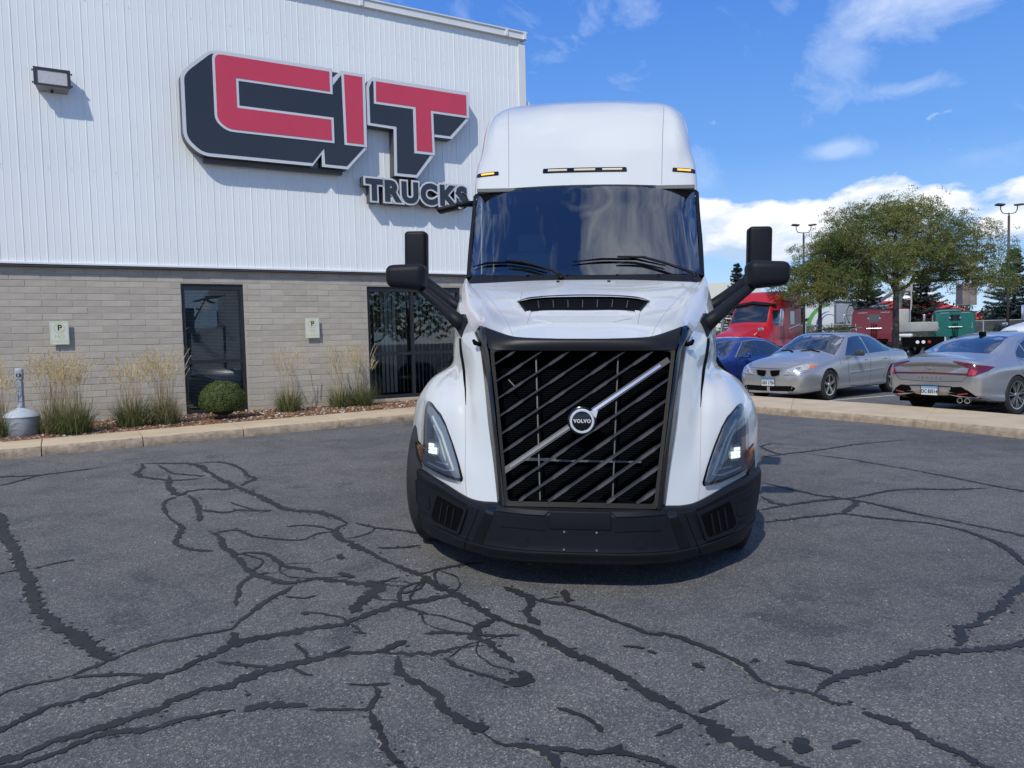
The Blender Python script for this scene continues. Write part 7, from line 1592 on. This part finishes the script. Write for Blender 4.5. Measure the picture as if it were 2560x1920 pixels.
def spruce(P, H_, rad, label, seed, mt_=None, n=42, dens=1.0, zb=.4):
    r = random.Random(seed); rs = np.random.RandomState(seed); t = empty('spruce_tree', P); tag(t, label, 'tree', 'dark spruces beyond the yard')
    MB().tube([(0,0,-.1),(0,0,H_*.97)], [.16,.02], 8).build('trunk', BARK, t, True); C = []; U = []; V = []; br = MB()
    z = zb
    while z < H_-.15:
        f = (z-zb)/(H_-zb); L0 = rad*(1-f)**.85*r.uniform(.8,1.08)+.12; m_ = max(5, int(9*(1-f*.5)))
        for k in range(m_):
            a = 2*math.pi*(k+r.random()*.8)/m_; L_ = L0*r.uniform(.72,1.1); zz = z+r.uniform(-.08,.08); ca1, sa1 = math.cos(a), math.sin(a); droop = .22*L_*(1-f)
            nn = int((34+L_*80)*dens); s_ = rs.random(nn)**.75; c = np.stack([ca1*L_*s_, sa1*L_*s_, zz-droop*s_**1.2+.16*L_*s_**3], 1)
            side = (rs.random(nn)-.5)*.62*L_*(.25+.75*(1-s_)*1.1)*.9; c += np.stack([-sa1*side, ca1*side, -np.abs(side)*.35-rs.random(nn)*.13], 1)
            C.append(c); az = a+np.sign(side)*.7; u = np.stack([np.cos(az), np.sin(az), -.25*np.ones(nn)], 1)+rs.normal(size=(nn,3))*.25; w = rs.normal(size=(nn,3))*.4+np.array([0,0,1]); v = np.cross(u, w); v /= np.linalg.norm(v,axis=1)[:,None]
            U.append(v*.040*(.6+.4*rs.random((nn,1)))); V.append(u*.12*(.6+.5*rs.random((nn,1))))
            if k % 2 == 0: br.tube([(0,0,zz),(ca1*L_*.9, sa1*L_*.9, zz-droop*.8)], [.025,.006], 4, cap=False)
        z += r.uniform(.20,.30)*(1.15-f*.4)
    br.build('branches', BARK, t, kind='stuff'); quads('needles', np.concatenate(C), np.concatenate(U), np.concatenate(V), mt_ or SPR, t, 'stuff'); return t
spruce((37.5,57.5,0), 7.6, 3.3, 'blue-green spruce behind the right-hand lamp post', 1, SPB, dens=1.3)
spruce((34.0,64.0,0), 6.6, 4.6, 'dark spruce filling the gap behind the big locust trunk', 2, dens=1.3)
spruce((30.5,66.0,0), 7.3, 3.4, 'dark spruce hidden behind the crown of the big locust', 3, dens=1.2)
spruce((20.3,69.0,0), 8.2, 2.2, 'spruce showing its top between the truck mirror and the cab', 4, SPB, dens=1.2)
spruce((24.2,66.0,0), 5.9, 3.2, 'spruce above the roof of the red truck', 5, dens=1.2)
spruce((43.5,60.0,0), 6.8, 2.8, 'spruce at the far right edge behind the white cab', 6, SPB, dens=1.0)
# scrub along the fence and far tree belt
rs = np.random.RandomState(9)
def belt(name, X0, X1, Y0, Y1, h0, h1, n, mt_, seed, lf=.16):
    rs = np.random.RandomState(seed); t = rs.random(n); x = X0+(X1-X0)*t; y = Y0+(Y1-Y0)*t+rs.normal(size=n)*1.5
    hh = np.array([h0+(h1-h0)*(.5+.9*noise.noise(Vector((a*.22, seed, 0)))+.5*noise.noise(Vector((a*.8, seed, 3)))) for a in x]); z = hh*rs.random(n)**.6
    C = np.stack([x+rs.normal(size=n)*.3, y, z], 1); u = rs.normal(size=(n,3)); u /= np.linalg.norm(u,axis=1)[:,None]; v = np.cross(u, rs.normal(size=(n,3))); v /= np.linalg.norm(v,axis=1)[:,None]
    o = quads(name, C, u*lf*.5, v*lf, mt_, None, 'stuff'); tag(o, None, None, None, 'stuff'); return o
BLT = leafmat('far_foliage', (.035,.052,.020), (.085,.105,.045), s_=.3, trans=.15)
o = belt('hedgerow', 8, 60, 66, 60, 1.2, 3.2, 26000, BLT, 5); o['label'] = 'dark scrubby hedgerow behind the chain link fence'; o['category'] = 'hedge'
o = belt('distant_trees', 20, 260, 190, 170, 3, 9, 22000, BLT, 6, .5); o['label'] = 'far tree line low on the horizon'; o['category'] = 'trees'
# trees and a parked van behind the camera, seen only as reflections in the office window
for i, (x, y, h_, rd) in enumerate(((26,-6,6.5,3.2),(31,-13,7.5,3.6),(21,-16,6.0,3.0))):
    locust((x, y, 0), h_, rd, 1.6, 9000, ('round tree across the car park', 'tall tree across the car park', 'low tree across the car park')[i], 30+i, 7, .12, 60, 2.6)
